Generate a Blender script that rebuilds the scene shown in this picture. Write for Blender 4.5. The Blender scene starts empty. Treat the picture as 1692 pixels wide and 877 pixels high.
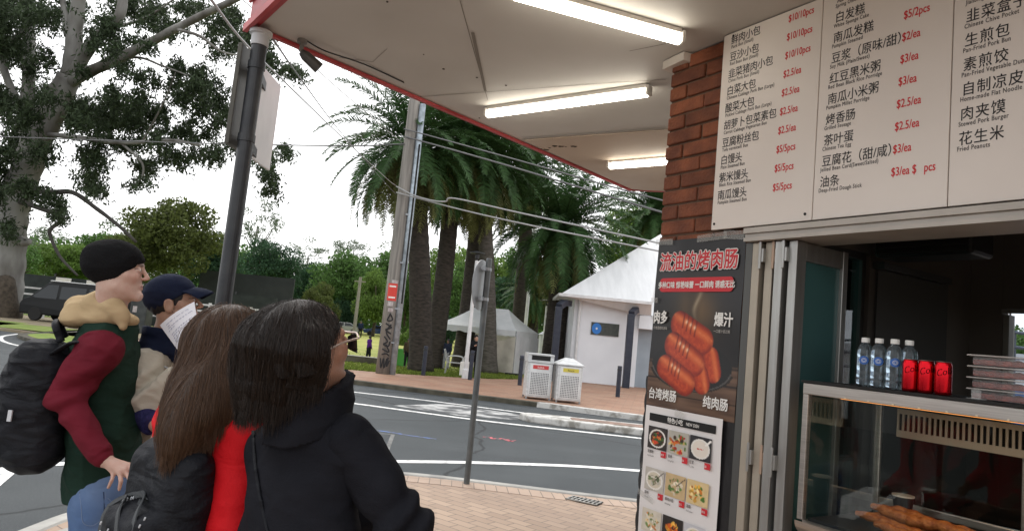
import bpy, bmesh, math, random
import numpy as np
from mathutils import Matrix, Vector
random.seed(7); RNG = np.random.default_rng(7)
R = math.radians
SC = bpy.context.scene
COL = SC.collection

# ------------------------------------------------------------------ camera, world, sun, exposure
FPX, PITCH, ROLL, CAMH = 1150.0, R(5.9), R(5.6), 1.55
_c = np.array([0, 0, CAMH]); _f = np.array([0, math.cos(PITCH), math.sin(PITCH)])
_u0 = np.array([0, -math.sin(PITCH), math.cos(PITCH)]); _r0 = np.array([1.0, 0, 0])
_r = math.cos(ROLL)*_r0 + math.sin(ROLL)*_u0; _u = -math.sin(ROLL)*_r0 + math.cos(ROLL)*_u0
cd = bpy.data.cameras.new('camera'); cam = bpy.data.objects.new('camera', cd); COL.objects.link(cam)
cd.sensor_width = 36; cd.sensor_fit = 'HORIZONTAL'; cd.lens = 36*FPX/1692; cd.clip_start = .05; cd.clip_end = 3000
cam.matrix_world = Matrix(((_r[0], _u[0], -_f[0], _c[0]), (_r[1], _u[1], -_f[1], _c[1]), (_r[2], _u[2], -_f[2], _c[2]), (0, 0, 0, 1)))
SC.camera = cam
W = bpy.data.worlds.new('World'); SC.world = W; W.use_nodes = True
nt = W.node_tree; nt.nodes.clear()
sky = nt.nodes.new('ShaderNodeTexSky'); sky.sky_type = 'NISHITA'; sky.sun_disc = False
sky.sun_elevation = R(52); sky.sun_rotation = R(-25); sky.air_density = 1.0; sky.dust_density = 6.0; sky.ozone_density = 1.0
hs = nt.nodes.new('ShaderNodeHueSaturation'); hs.inputs['Saturation'].default_value = .22
mx = nt.nodes.new('ShaderNodeMix'); mx.data_type = 'RGBA'; mx.inputs[0].default_value = .55
mx.inputs[7].default_value = (18.5, 18.6, 18.9, 1)           # even cloud deck
bg = nt.nodes.new('ShaderNodeBackground'); bg.inputs[1].default_value = .13
wo = nt.nodes.new('ShaderNodeOutputWorld')
nt.links.new(sky.outputs[0], hs.inputs['Color']); nt.links.new(hs.outputs[0], mx.inputs[6])
nt.links.new(mx.outputs[2], bg.inputs[0]); nt.links.new(bg.outputs[0], wo.inputs[0])
sd = bpy.data.lights.new('sun', 'SUN'); sd.energy = 1.0; sd.angle = R(20); sd.color = (1, .96, .9)
so = bpy.data.objects.new('sun', sd); COL.objects.link(so)
so.rotation_euler = Vector((math.sin(R(-25))*math.cos(R(52)), math.cos(R(-25))*math.cos(R(52)), math.sin(R(52)))).to_track_quat('Z', 'Y').to_euler()
SC.view_settings.view_transform = 'Standard'; SC.view_settings.look = 'None'
SC.view_settings.exposure = 0.0; SC.view_settings.gamma = 1.0; SC.view_settings.use_curve_mapping = False
SC.render.engine = 'CYCLES'
SC.cycles.use_denoising = True; SC.cycles.max_bounces = 8; SC.cycles.transparent_max_bounces = 12
SC.cycles.sample_clamp_indirect = 4.0; SC.cycles.caustics_reflective = False; SC.cycles.caustics_refractive = False
SC.cycles_curves.shape = 'RIBBONS'

# ------------------------------------------------------------------ geometry helpers
def at_depth(px, py, Y):
    d = _f + (px-846)/FPX*_r + (438.5-py)/FPX*_u
    return _c + Y/d[1]*d
def at_height(px, py, z=0.0):
    d = _f + (px-846)/FPX*_r + (438.5-py)/FPX*_u
    return _c + (z-CAMH)/d[2]*d
def nrm(v):
    v = np.asarray(v, float); return v/np.linalg.norm(v)
def col(r, g, b): return (r, g, b, 1)

class MB:
    """collects geometry for one mesh"""
    def __init__(s): s.v = []; s.f = []; s.n = 0; s.c = []
    def add(s, v, f, c=None):
        v = np.asarray(v, float); s.v.append(v)
        s.f += [tuple(int(i)+s.n for i in q) for q in f]; s.n += len(v)
        if c is not None: s.c.append(np.broadcast_to(np.asarray(c, float), (len(v), len(c) if np.ndim(c) == 1 else 3)))
        return s
    def box(s, lo, hi, M=None, c=None):
        (a, b, d), (e, f, g) = lo, hi
        v = np.array([(a,b,d),(e,b,d),(e,f,d),(a,f,d),(a,b,g),(e,b,g),(e,f,g),(a,f,g)], float)
        if M is not None: v = M(v)
        return s.add(v, [(0,3,2,1),(4,5,6,7),(0,1,5,4),(1,2,6,5),(2,3,7,6),(3,0,4,7)], c)
    def bar(s, a, b, w, h, up=(0,0,1)):
        a = np.asarray(a, float); b = np.asarray(b, float); t = nrm(b-a); x = np.cross(t, up)
        if np.linalg.norm(x) < 1e-6: x = np.array([1., 0, 0])
        x = nrm(x); y = np.cross(x, t)
        o = [(-w/2*x-h/2*y), (w/2*x-h/2*y), (w/2*x+h/2*y), (-w/2*x+h/2*y)]
        return s.add([a+q for q in o]+[b+q for q in o], [(3,2,1,0),(4,5,6,7),(0,1,5,4),(1,2,6,5),(2,3,7,6),(3,0,4,7)])
    def tube(s, pts, rad, n=8, caps=True, flat=None):
        pts = np.asarray(pts, float); m = len(pts); rad = np.broadcast_to(np.asarray(rad, float), (m,))
        t = np.gradient(pts, axis=0); t /= np.linalg.norm(t, axis=1)[:, None]+1e-12
        x = np.cross(t[0], (0,0,1)); 
        if np.linalg.norm(x) < .1: x = np.cross(t[0], (0,1,0))
        x = nrm(x); vs = []
        a = np.arange(n)*2*math.pi/n
        for i in range(m):
            x = x - t[i]*(x@t[i]); x = nrm(x); y = np.cross(t[i], x)
            fy = 1 if flat is None else flat
            vs.append(pts[i]+rad[i]*(np.cos(a)[:, None]*x+fy*np.sin(a)[:, None]*y))
        f = [(i*n+j, i*n+(j+1)%n, (i+1)*n+(j+1)%n, (i+1)*n+j) for i in range(m-1) for j in range(n)]
        if caps: f += [tuple(range(n-1, -1, -1)), tuple((m-1)*n+j for j in range(n))]
        return s.add(np.concatenate(vs), f)
    def lathe(s, prof, n=20, o=(0,0,0), M=None):
        a = np.arange(n)*2*math.pi/n
        v = np.concatenate([np.stack([r*np.cos(a), r*np.sin(a), np.full(n, z)], 1) for r, z in prof]) + np.asarray(o, float)
        if M is not None: v = M(v)
        m = len(prof); f = [(i*n+j, i*n+(j+1)%n, (i+1)*n+(j+1)%n, (i+1)*n+j) for i in range(m-1) for j in range(n)]
        if prof[0][0] > 1e-6: f.append(tuple(range(n-1, -1, -1)))
        if prof[-1][0] > 1e-6: f.append(tuple((m-1)*n+j for j in range(n)))
        return s.add(v, f)
    def prism(s, poly, z0, z1, M=None):
        p = np.asarray(poly, float); n = len(p)
        v = np.concatenate([np.c_[p, np.full(n, z0)], np.c_[p, np.full(n, z1)]])
        if M is not None: v = M(v)
        return s.add(v, [tuple(range(n-1, -1, -1)), tuple(range(n, 2*n))]+[(i, (i+1)%n, n+(i+1)%n, n+i) for i in range(n)])
    def poly(s, pts): return s.add(pts, [tuple(range(len(pts)))])
    def grid(s, fn, us, vs):
        P = np.array([[fn(u, v) for v in vs] for u in us], float); m, n = P.shape[:2]
        return s.add(P.reshape(-1, 3), [(i*n+j, (i+1)*n+j, (i+1)*n+j+1, i*n+j+1) for i in range(m-1) for j in range(n-1)])
    def ribbon(s, pts, w, z):
        p = np.asarray(pts, float)[:, :2]; t = np.gradient(p, axis=0); t /= np.linalg.norm(t, axis=1)[:, None]+1e-9
        nn = np.stack([-t[:, 1], t[:, 0]], 1); w = np.broadcast_to(np.asarray(w, float), (len(p),))[:, None]
        v = np.concatenate([np.c_[p-nn*w/2, np.full(len(p), z)], np.c_[p+nn*w/2, np.full(len(p), z)]]); m = len(p)
        return s.add(v, [(i, i+1, m+i+1, m+i) for i in range(m-1)])
    def build(s, name, mat, parent=None, smooth=False, bevel=0, recalc=True, world=True, sub=0):
        v = np.concatenate(s.v) if s.v else np.zeros((0, 3))
        if parent is not None and world: v = v - BASE.get(parent.name, np.zeros(3))
        me = bpy.data.meshes.new(name); me.from_pydata(v.tolist(), [], s.f)
        if s.c:
            c = np.concatenate(s.c); at = me.color_attributes.new('tint', 'FLOAT_COLOR', 'POINT')
            at.data.foreach_set('color', np.c_[c[:, :3], np.ones(len(c))].astype(np.float32).ravel())
        if recalc and len(s.f) < 60000:
            b = bmesh.new(); b.from_mesh(me); bmesh.ops.recalc_face_normals(b, faces=b.faces); b.to_mesh(me); b.free()
        me.update()
        if smooth: me.polygons.foreach_set('use_smooth', [True]*len(me.polygons))
        if mat is not None: me.materials.append(mat)
        o = bpy.data.objects.new(name, me); COL.objects.link(o)
        if parent is not None: o.parent = parent; BASE[o.name] = BASE.get(parent.name, np.zeros(3))
        if bevel:
            m = o.modifiers.new('bevel', 'BEVEL'); m.width = bevel; m.segments = 2; m.limit_method = 'ANGLE'; m.angle_limit = R(40)
        if sub:
            m = o.modifiers.new('subsurf', 'SUBSURF'); m.levels = sub; m.render_levels = sub
        return o
BASE = {}
def thing(name, label, cat, loc=(0,0,0), rotz=0, group=None):
    o = bpy.data.objects.new(name, None); COL.objects.link(o); o.location = loc; o.rotation_euler = (0, 0, rotz); o.empty_display_size = .1
    BASE[o.name] = np.asarray(loc, float); return tag(o, label, cat, group)
def tag(o, label, cat, group=None):
    o['label'] = label; o['category'] = cat
    if group: o['group'] = group
    return o
def struct(o, kind='structure'): o['kind'] = kind; return o
def copy_tree(o, parent=None):
    c = o.copy(); COL.objects.link(c)
    if parent is not None: c.parent = parent
    for ch in list(o.children): copy_tree(ch, c)
    return c
def dup(o, loc, rotz=0, label=None, scale=1):
    c = copy_tree(o); c.location = loc; c.rotation_euler = (0, 0, rotz); c.scale = (scale,)*3 if np.isscalar(scale) else scale
    if label: c['label'] = label
    return c

# ------------------------------------------------------------------ text
def text_geo(body, size, sx=1.0, bold=0.0, align='LEFT', spacing=1.0):
    cu = bpy.data.curves.new('lettering_source', 'FONT'); cu.body = body; cu.size = size; cu.offset = bold; cu.space_character = spacing
    cu.align_x = align; cu.resolution_u = 3; cu.fill_mode = 'FRONT'
    ob = bpy.data.objects.new('lettering_source', cu); COL.objects.link(ob)
    me = bpy.data.meshes.new_from_object(ob.evaluated_get(bpy.context.evaluated_depsgraph_get()))
    v = np.array([x.co[:] for x in me.vertices]).reshape(-1, 3); v[:, 0] *= sx
    f = [tuple(p.vertices) for p in me.polygons]
    bpy.data.meshes.remove(me); bpy.data.objects.remove(ob); bpy.data.curves.remove(cu)
    return v, f
def put_text(mb, body, size, fr, x, y, sx=1.0, bold=0.0, align='LEFT', rot=0, spacing=1.0, off=0.0):
    """bold: the strokes are thickened by overlaying shifted copies, each a hair proud of the last"""
    v, f = text_geo(body, size, sx, 0, align, spacing)
    if not len(v): return
    ca, sa = math.cos(rot), math.sin(rot); vx = v[:, 0]*ca-v[:, 1]*sa; vy = v[:, 0]*sa+v[:, 1]*ca
    sh = [(0, 0)]
    if bold: n = 4 if bold < .003 else 8; sh = [(bold*math.cos(k*2*math.pi/n+.785), bold*math.sin(k*2*math.pi/n+.785)) for k in range(n)]
    for k, (dx, dy) in enumerate(sh): mb.add(fr(np.stack([vx+x+dx, vy+y+dy, np.full(len(v), off+k*.00007)], 1)), f)

# ------------------------------------------------------------------ materials
def mat(name, base=(.5,.5,.5), rough=.6, metal=0.0, var=None, scale=5.0, bump=0.0, bscale=40.0, fold=0.0, emit=None, es=1.0, trans=0.0, ior=1.45,
        alpha=1.0, tint=False, spec=.5, sheen=0.0, coat=0.0, stretch=None, detail=6.0, sss=0.0, varmix=(.35,.65), rvar=0.0, island=0.0, translucent=0.0):
    m = bpy.data.materials.new(name); m.use_nodes = True; t = m.node_tree; p = t.nodes['Principled BSDF']; L = t.links.new
    p.inputs['Base Color'].default_value = col(*base); p.inputs['Roughness'].default_value = rough; p.inputs['Metallic'].default_value = metal
    p.inputs['IOR'].default_value = ior; p.inputs['Transmission Weight'].default_value = trans; p.inputs['Alpha'].default_value = alpha
    p.inputs['Specular IOR Level'].default_value = spec; p.inputs['Sheen Weight'].default_value = sheen; p.inputs['Coat Weight'].default_value = coat
    if sss: p.inputs['Subsurface Weight'].default_value = sss; p.inputs['Subsurface Radius'].default_value = (.012,.005,.003); p.inputs['Subsurface Scale'].default_value = 1
    tc = t.nodes.new('ShaderNodeTexCoord'); vec = tc.outputs['Object']
    if stretch:
        mp = t.nodes.new('ShaderNodeMapping'); mp.inputs['Scale'].default_value = stretch; L(vec, mp.inputs[0]); vec = mp.outputs[0]
    csock = None
    if tint:
        a = t.nodes.new('ShaderNodeAttribute'); a.attribute_name = 'tint'; csock = a.outputs['Color']
    if var is not None:
        n = t.nodes.new('ShaderNodeTexNoise'); n.inputs['Scale'].default_value = scale; n.inputs['Detail'].default_value = detail; L(vec, n.inputs['Vector'])
        r = t.nodes.new('ShaderNodeMapRange'); r.inputs[1].default_value = varmix[0]; r.inputs[2].default_value = varmix[1]; L(n.outputs['Fac'], r.inputs[0])
        k = t.nodes.new('ShaderNodeMix'); k.data_type = 'RGBA'; L(r.outputs[0], k.inputs[0])
        if csock is None: k.inputs[6].default_value = col(*base)
        else: L(csock, k.inputs[6])
        k.inputs[7].default_value = col(*var); csock = k.outputs[2]
        if tint: r.inputs[4].default_value = .35
        if rvar:
            q = t.nodes.new('ShaderNodeMapRange'); q.inputs[3].default_value = rough-rvar; q.inputs[4].default_value = rough+rvar
            L(n.outputs['Fac'], q.inputs[0]); L(q.outputs[0], p.inputs['Roughness'])
    if island:
        g = t.nodes.new('ShaderNodeNewGeometry'); hv = t.nodes.new('ShaderNodeHueSaturation'); q = t.nodes.new('ShaderNodeMapRange')
        q.inputs[3].default_value = 1-island; q.inputs[4].default_value = 1+island; L(g.outputs['Random Per Island'], q.inputs[0]); L(q.outputs[0], hv.inputs['Value'])
        if csock is None: hv.inputs['Color'].default_value = col(*base)
        else: L(csock, hv.inputs['Color'])
        csock = hv.outputs[0]
    if csock is not None: L(csock, p.inputs['Base Color'])
    if bump:
        n2 = t.nodes.new('ShaderNodeTexNoise'); n2.inputs['Scale'].default_value = bscale; n2.inputs['Detail'].default_value = 5; L(vec, n2.inputs['Vector'])
        b = t.nodes.new('ShaderNodeBump'); b.inputs['Strength'].default_value = bump; b.inputs['Distance'].default_value = .01; L(n2.outputs['Fac'], b.inputs['Height']); L(b.outputs[0], p.inputs['Normal'])
    if fold:
        w1 = t.nodes.new('ShaderNodeTexNoise'); w1.inputs['Scale'].default_value = 9; w1.inputs['Detail'].default_value = 1.5; w1.inputs['Distortion'].default_value = .5; mp2 = t.nodes.new('ShaderNodeMapping'); mp2.inputs['Scale'].default_value = (1,1,2.2); mp2.inputs['Rotation'].default_value = (.5,.3,.2)
        L(tc.outputs['Object'], mp2.inputs[0]); L(mp2.outputs[0], w1.inputs['Vector']); b2 = t.nodes.new('ShaderNodeBump'); b2.inputs['Strength'].default_value = fold; b2.inputs['Distance'].default_value = .05; L(w1.outputs['Fac'], b2.inputs['Height'])
        if bump: L(b2.outputs[0], b.inputs['Normal'])
        else: L(b2.outputs[0], p.inputs['Normal'])
    if emit is not None: p.inputs['Emission Color'].default_value = col(*emit); p.inputs['Emission Strength'].default_value = es
    if translucent:
        tr = t.nodes.new('ShaderNodeBsdfTranslucent'); ms = t.nodes.new('ShaderNodeMixShader'); ms.inputs[0].default_value = translucent
        if csock is not None: L(csock, tr.inputs[0])
        else: tr.inputs[0].default_value = col(*base)
        L(p.outputs[0], ms.inputs[1]); L(tr.outputs[0], ms.inputs[2]); L(ms.outputs[0], t.nodes['Material Output'].inputs[0])
    return m
def glass_mat(name, tint=(.9,.95,.95), refl=.12, rough=.0):
    """thin pane: tinted see-through with a mirror reflection by angle"""
    m = bpy.data.materials.new(name); m.use_nodes = True; t = m.node_tree; t.nodes.clear(); L = t.links.new
    o = t.nodes.new('ShaderNodeOutputMaterial'); a = t.nodes.new('ShaderNodeBsdfTransparent'); a.inputs[0].default_value = col(*tint)
    g = t.nodes.new('ShaderNodeBsdfGlossy'); g.inputs['Roughness'].default_value = rough; g.inputs[0].default_value = (1,1,1,1)
    lw = t.nodes.new('ShaderNodeFresnel'); lw.inputs[0].default_value = 1.5; mth = t.nodes.new('ShaderNodeMath'); mth.operation = 'MULTIPLY'; mth.inputs[1].default_value = refl/.06
    mth.use_clamp = True; ms = t.nodes.new('ShaderNodeMixShader'); L(lw.outputs[0], mth.inputs[0]); L(mth.outputs[0], ms.inputs[0]); L(a.outputs[0], ms.inputs[1]); L(g.outputs[0], ms.inputs[2]); L(ms.outputs[0], o.inputs[0])
    return m
def brick_mat(name, c1, c2, mortar, bw, bh, ms=.012, rough=.8, bump=.4, rotz=0.0, offset=.5, squash=1.0, dirt=None):
    m = mat(name, c1, rough); t = m.node_tree; L = t.links.new; p = t.nodes['Principled BSDF']
    tc = t.nodes.new('ShaderNodeTexCoord'); mp = t.nodes.new('ShaderNodeMapping'); mp.inputs['Rotation'].default_value = (0, 0, rotz); L(tc.outputs['Object'], mp.inputs[0])
    b = t.nodes.new('ShaderNodeTexBrick'); L(mp.outputs[0], b.inputs['Vector']); b.inputs['Scale'].default_value = 1; b.offset = offset
    b.inputs['Brick Width'].default_value = bw; b.inputs['Row Height'].default_value = bh; b.inputs['Mortar Size'].default_value = ms; b.inputs['Mortar Smooth'].default_value = .3
    b.inputs['Color1'].default_value = col(*c1); b.inputs['Color2'].default_value = col(*c2); b.inputs['Mortar'].default_value = col(*mortar); b.inputs['Bias'].default_value = -.1
    n = t.nodes.new('ShaderNodeTexNoise'); n.inputs['Scale'].default_value = .9; n.inputs['Detail'].default_value = 8; L(tc.outputs['Object'], n.inputs['Vector'])
    r = t.nodes.new('ShaderNodeMapRange'); r.inputs[1].default_value = .4; r.inputs[2].default_value = .72; r.inputs[4].default_value = .45; L(n.outputs['Fac'], r.inputs[0])
    k = t.nodes.new('ShaderNodeMix'); k.data_type = 'RGBA'; L(r.outputs[0], k.inputs[0]); L(b.outputs['Color'], k.inputs[6]); k.inputs[7].default_value = col(*(dirt or [x*.5 for x in c1])); L(k.outputs[2], p.inputs['Base Color'])
    bp = t.nodes.new('ShaderNodeBump'); bp.inputs['Strength'].default_value = bump; bp.inputs['Distance'].default_value = .006; bp.invert = True; L(b.outputs['Fac'], bp.inputs['Height']); L(bp.outputs[0], p.inputs['Normal'])
    return m
def worn_paint(name, c, under, amount=.5, scale=3.0):
    return mat(name, c, .6, var=under, scale=scale, detail=10, varmix=(amount-.06, amount+.1), bump=.2, bscale=90)

# ------------------------------------------------------------------ the ground, road and pavements
M_asph = mat('asphalt', (.058,.066,.071), .62, var=(.082,.091,.096), scale=.9, bump=.9, bscale=120, detail=14, rvar=.1, spec=.16)
t = M_asph.node_tree; L = t.links.new; p = t.nodes['Principled BSDF']; tc = t.nodes.new('ShaderNodeTexCoord')
dn = t.nodes.new('ShaderNodeTexNoise'); dn.inputs['Scale'].default_value = .8; dn.inputs['Detail'].default_value = 6; L(tc.outputs['Object'], dn.inputs['Vector'])
wv_ = t.nodes.new('ShaderNodeMix'); wv_.data_type = 'RGBA'; wv_.blend_type = 'LINEAR_LIGHT'; wv_.inputs[0].default_value = .35; L(tc.outputs['Object'], wv_.inputs[6]); L(dn.outputs['Color'], wv_.inputs[7])
vo = t.nodes.new('ShaderNodeTexVoronoi'); vo.feature = 'DISTANCE_TO_EDGE'; vo.inputs['Scale'].default_value = .22; L(wv_.outputs[2], vo.inputs['Vector'])
cr = t.nodes.new('ShaderNodeMapRange'); cr.inputs[1].default_value = .002; cr.inputs[2].default_value = .008; cr.inputs[3].default_value = .75; cr.inputs[4].default_value = 0; L(vo.outputs['Distance'], cr.inputs[0])
sp_n = t.nodes.new('ShaderNodeTexNoise'); sp_n.inputs['Scale'].default_value = 60; sp_n.inputs['Detail'].default_value = 3; L(tc.outputs['Object'], sp_n.inputs['Vector'])
sp_r = t.nodes.new('ShaderNodeMapRange'); sp_r.inputs[1].default_value = .56; sp_r.inputs[2].default_value = .72; sp_r.inputs[4].default_value = .55; L(sp_n.outputs['Fac'], sp_r.inputs[0])
mp_ = t.nodes.new('ShaderNodeMapping'); mp_.inputs['Scale'].default_value = (.05,.9,1); mp_.inputs['Rotation'].default_value = (0,0,.12); L(tc.outputs['Object'], mp_.inputs[0])
tw = t.nodes.new('ShaderNodeTexNoise'); tw.inputs['Scale'].default_value = 1.1; tw.inputs['Detail'].default_value = 4; L(mp_.outputs[0], tw.inputs['Vector']); tr_ = t.nodes.new('ShaderNodeMapRange'); tr_.inputs[1].default_value = .42; tr_.inputs[2].default_value = .62; tr_.inputs[4].default_value = .45; L(tw.outputs['Fac'], tr_.inputs[0])
src = p.inputs['Base Color'].links[0].from_socket
for fac, c_ in ((tr_, (.045,.051,.055,1)), (sp_r, (.13,.14,.145,1)), (cr, (.018,.019,.02,1))):
    k_ = t.nodes.new('ShaderNodeMix'); k_.data_type = 'RGBA'; L(fac.outputs[0], k_.inputs[0]); L(src, k_.inputs[6]); k_.inputs[7].default_value = c_; src = k_.outputs[2]
L(src, p.inputs['Base Color'])
M_asph2 = mat('asphalt_patch', (.05,.054,.058), .7, var=(.07,.075,.08), scale=3, bump=.5, bscale=160, spec=.16)
M_pav = brick_mat('clay_pavers', (.41,.30,.22), (.32,.23,.17), (.17,.135,.11), .23, .115, .006, .75, .3, R(38), dirt=(.26,.19,.15))
M_pavfar = brick_mat('red_pavers', (.36,.20,.13), (.27,.145,.095), (.17,.12,.09), .46, .23, .008, .75, .2, R(12), dirt=(.42,.30,.21))
M_conc = mat('concrete', (.42,.41,.38), .8, var=(.27,.265,.25), scale=4, bump=.3, bscale=60)
M_concmoss = mat('mossy_concrete', (.10,.092,.066), .85, var=(.045,.042,.03), scale=3, bump=.4, bscale=50)
M_grass = mat('lawn_grass', (.22,.26,.04), .9, var=(.36,.34,.085), scale=.35, bump=.6, bscale=35, detail=8)
M_verge = mat('verge_grass', (.15,.24,.03), .9, var=(.22,.26,.05), scale=1.2, bump=.6, bscale=30)
M_dirt = mat('bare_earth', (.2,.16,.11), .95, var=(.28,.24,.15), scale=1.2, bump=.4, bscale=20)
M_white = worn_paint('road_paint', (.78,.78,.76), (.3,.3,.3), .60, 9)
M_worn = worn_paint('worn_road_paint', (.5,.5,.49), (.075,.08,.085), .46, 2.6)
M_kerbw = worn_paint('painted_kerb', (.60,.59,.56), (.28,.265,.235), .52, 5)

g = MB(); g.poly([(-900,-900,-.16),(900,-900,-.16),(900,900,-.16),(-900,900,-.16)]); struct(g.build('ground', M_dirt))
ro = MB(); ro.poly([(-60,-40,-.1),(60,-40,-.1),(60,36,-.1),(-60,36,-.1)]); struct(ro.build('road', M_asph))
KF = [(60,-2),(30,7.5),(16,12.6),(8,15.3),(3.4,16.8),(.56,17.75),(-1.9,18.3),(-4.05,18.95),(-8,19.7),(-13,21.2),(-16.6,24.2),(-17.6,27),(-19,32),(-26,46)]
def smooth_line(p, n=6):
    p = np.asarray(p, float); t = np.arange(len(p)); tt = np.linspace(0, len(p)-1, (len(p)-1)*n+1)
    P = np.concatenate([[2*p[0]-p[1]], p, [2*p[-1]-p[-2]]]); out = []
    for x in tt:
        i = min(int(x), len(p)-2); u = x-i; a, b, c, d = P[i], P[i+1], P[i+2], P[i+3]
        out.append(.5*((2*b)+(-a+c)*u+(2*a-5*b+4*c-d)*u*u+(-a+3*b-3*c+d)*u**3))
    return np.array(out)
kf = smooth_line(KF)
# park land beyond the far kerb: one slab
pk = MB(); pk.prism([tuple(q) for q in kf]+[(-26,700),(700,700),(700,-60)], -.14, -.005); struct(pk.build('park_lawn', M_grass))
pl = MB(); pl.prism([(-600,36.2),(-19.9,36.2),(-26,46.2),(-26.05,700),(-600,700)], -.13, -.012); struct(pl.build('verge_ground', M_verge))
dv = MB(); dv.prism([(-70,32),(-22.5,32),(-20,27.5),(-15,25.5),(-9.0,24.5),(-9.5,37),(-26,44),(-70,44)], -.13, .004); struct(dv.build('dirt_strip', M_dirt))
vs = MB(); vs.prism([(-60,32.0),(-19.3,32.0),(-17.9,27.2),(-16.9,24.6),(-13.2,21.6),(-8.2,20.1),(-6.6,19.9),(-7,23.5),(-9,25.4),(-15,27.4),(-20.5,27.9),(-22.5,33.4),(-60,33.4)], -.13, .008); struct(vs.build('verge', M_verge))
# far brick pavement
fp = MB(); off = kf.copy(); sel = [q for q in off if -7.2 < q[0] < 40]
fp.prism([tuple(q+np.array([0.02,.32])) for q in sel]+[(-7.0,22.6),(-5.3,22.9),(-3.3,23.4),(-1.6,24.5),(-.3,25.6),(.6,26.9),(1.4,32),(3.5,33),(40,33)], -.13, .003); struct(fp.build('far_pavement', M_pavfar))
def kerb(name, line, w, m, z0=-.13, z1=.012, rnd=True):
    p = np.asarray(line, float); t = np.gradient(p, axis=0); t /= np.linalg.norm(t, axis=1)[:, None]; nn = np.stack([-t[:, 1], t[:, 0]], 1)
    b = MB(); k = len(p); prof = [(-w/2, z0), (-w/2+.02, z1-.025), (-w/2+.05, z1), (w/2, z1), (w/2, z0)]
    v = np.concatenate([np.c_[p+nn*o, np.full(k, z)] for o, z in prof])
    b.add(v, [(j*k+i, j*k+i+1, (j+1)*k+i+1, (j+1)*k+i) for j in range(len(prof)-1) for i in range(k-1)]); return struct(b.build(name, m))
kp = kf+np.array([0.02,.16])
iw = [i for i in range(len(kp)) if .9 < kp[i][0] < 9]
kerb('far_kerb', kp[iw[-1]:], .34, M_concmoss, rnd=True); kerb('far_kerb', kp[:iw[0]+1], .34, M_concmoss); kerb('white_far_kerb', kp[iw[0]:iw[-1]+1], .36, M_kerbw, z1=.02)
# near pavement
KN = [(60,2.0),(30,5.2),(12,6.9),(6,7.2),(1.5,7.47),(-.8,7.68),(-1.7,7.35),(-2.45,6.5),(-2.85,5.4),(-2.93,4.7),(-2.9,2),(-2.85,-4),(-2.8,-40)]
kn = smooth_line(KN)
npv = MB(); npv.prism([tuple(q) for q in kn]+[(60,-40)], -.13, 0.0); struct(npv.build('near_pavement', M_pav))
cs = MB(); cs.prism([(-2.84,-30),(-1.75,-30),(-1.8,4.4),(-2.2,5.6),(-2.62,5.9),(-2.82,4.7)], -.12, .004); struct(cs.build('kerb_ramp', M_conc))
kerb('near_kerb', (kn-np.array([0,.06]))[::-1], .15, M_conc)
# pale edging course of pavers next to the kerb
ec = MB(); M_edge = brick_mat('paver_edging', (.47,.35,.27), (.42,.31,.24), (.2,.16,.13), .115, .5, .006, .75, .3, R(-4), offset=0)
i0 = [i for i in range(len(kn)) if -1.2 < kn[i][0] < 14]; ln = kn[i0]
ec.prism([tuple(q+np.array([0,-.14])) for q in ln]+[tuple(q+np.array([0,-.40])) for q in ln[::-1]], -.1, .004); struct(ec.build('paver_edge', M_edge))
# markings
zr = -.096
mk = MB(); mk.ribbon(smooth_line([(-6,5.6),(-3.4,7.6),(-1.29,8.76),(.29,9.45),(1.98,9.85),(6,10.0),(14,9.6),(30,7)]), .17, zr); struct(mk.build('road_marking', M_white))
mk = MB(); mk.ribbon(smooth_line([(-12,17.5),(-7,15.7),(-3.09,14.6),(-.24,13.78),(2.74,13.45),(8,12.6)]), .17, zr); struct(mk.build('road_marking', M_white))
mk = MB(); mk.ribbon(smooth_line([(-12,19.4),(-7,17.8),(-3.65,16.95),(-1.68,16.6),(.59,15.95),(2.9,15.05)]), .16, zr); struct(mk.build('road_marking', M_white))
mk = MB(); mk.ribbon(smooth_line([(-22,36),(-18.6,27.5),(-16.67,23.4),(-13.5,20.4),(-8,18.8)]), .14, zr); struct(mk.build('road_marking', M_white))
mk = MB(); mk.poly([(-2.2,14.9,zr-.002),(-.7,14.2,zr-.002),(.45,14.5,zr-.002),(.5,15.55,zr-.002),(-1.2,16.3,zr-.002)]); struct(mk.build('worn_road_marking', M_worn))
mk = MB()
mk.poly([(-7.5,5.3,zr),(-4.1,6.05,zr),(-4.55,7.1,zr),(-7.5,6.4,zr)])
for k in range(1,5): mk.poly([(-7.5,5.6-k*.95,zr),(-4.75,6.3-k*.95,zr),(-4.75,6.8-k*.95,zr),(-7.5,6.1-k*.95,zr)])
struct(mk.build('crossing_marking', M_white))
mk = MB()
for k in range(6): mk.poly([(3.2,8.0+k*1.05,zr),(7.6,7.7+k*1.05,zr),(7.6,8.25+k*1.05,zr),(3.2,8.55+k*1.05,zr)])
struct(mk.build('crossing_marking', M_white))
M_redp = worn_paint('pink_spray_paint', (.55,.1,.12), (.1,.1,.105), .5, 12); M_blup = worn_paint('blue_spray_paint', (.1,.2,.5), (.09,.095,.11), .47, 10)
mk = MB()
for k, pts in enumerate([[(-.2,11.6),(-.08,11.68),(-.05,11.5),(.04,11.62)],[(.05,11.5),(.12,11.66),(.2,11.45)],[(.18,11.62),(.3,11.42)],[(.2,11.42),(.33,11.6)]]): mk.ribbon(smooth_line(pts), .05, zr)
struct(mk.build('survey_marking', M_redp))
mk = MB(); mk.ribbon(smooth_line([(-2.1,11.25),(-1.6,11.12),(-1.3,11.0),(-.9,10.9)]), .06, zr); struct(mk.build('survey_marking', M_blup))
mk = MB()
mk.ribbon([(-1.85,10.88),(-1.55,10.95)], .05, zr-.001); mk.ribbon([(-1.57,10.95),(-1.4,9.3)], .06, zr-.001)
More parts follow.
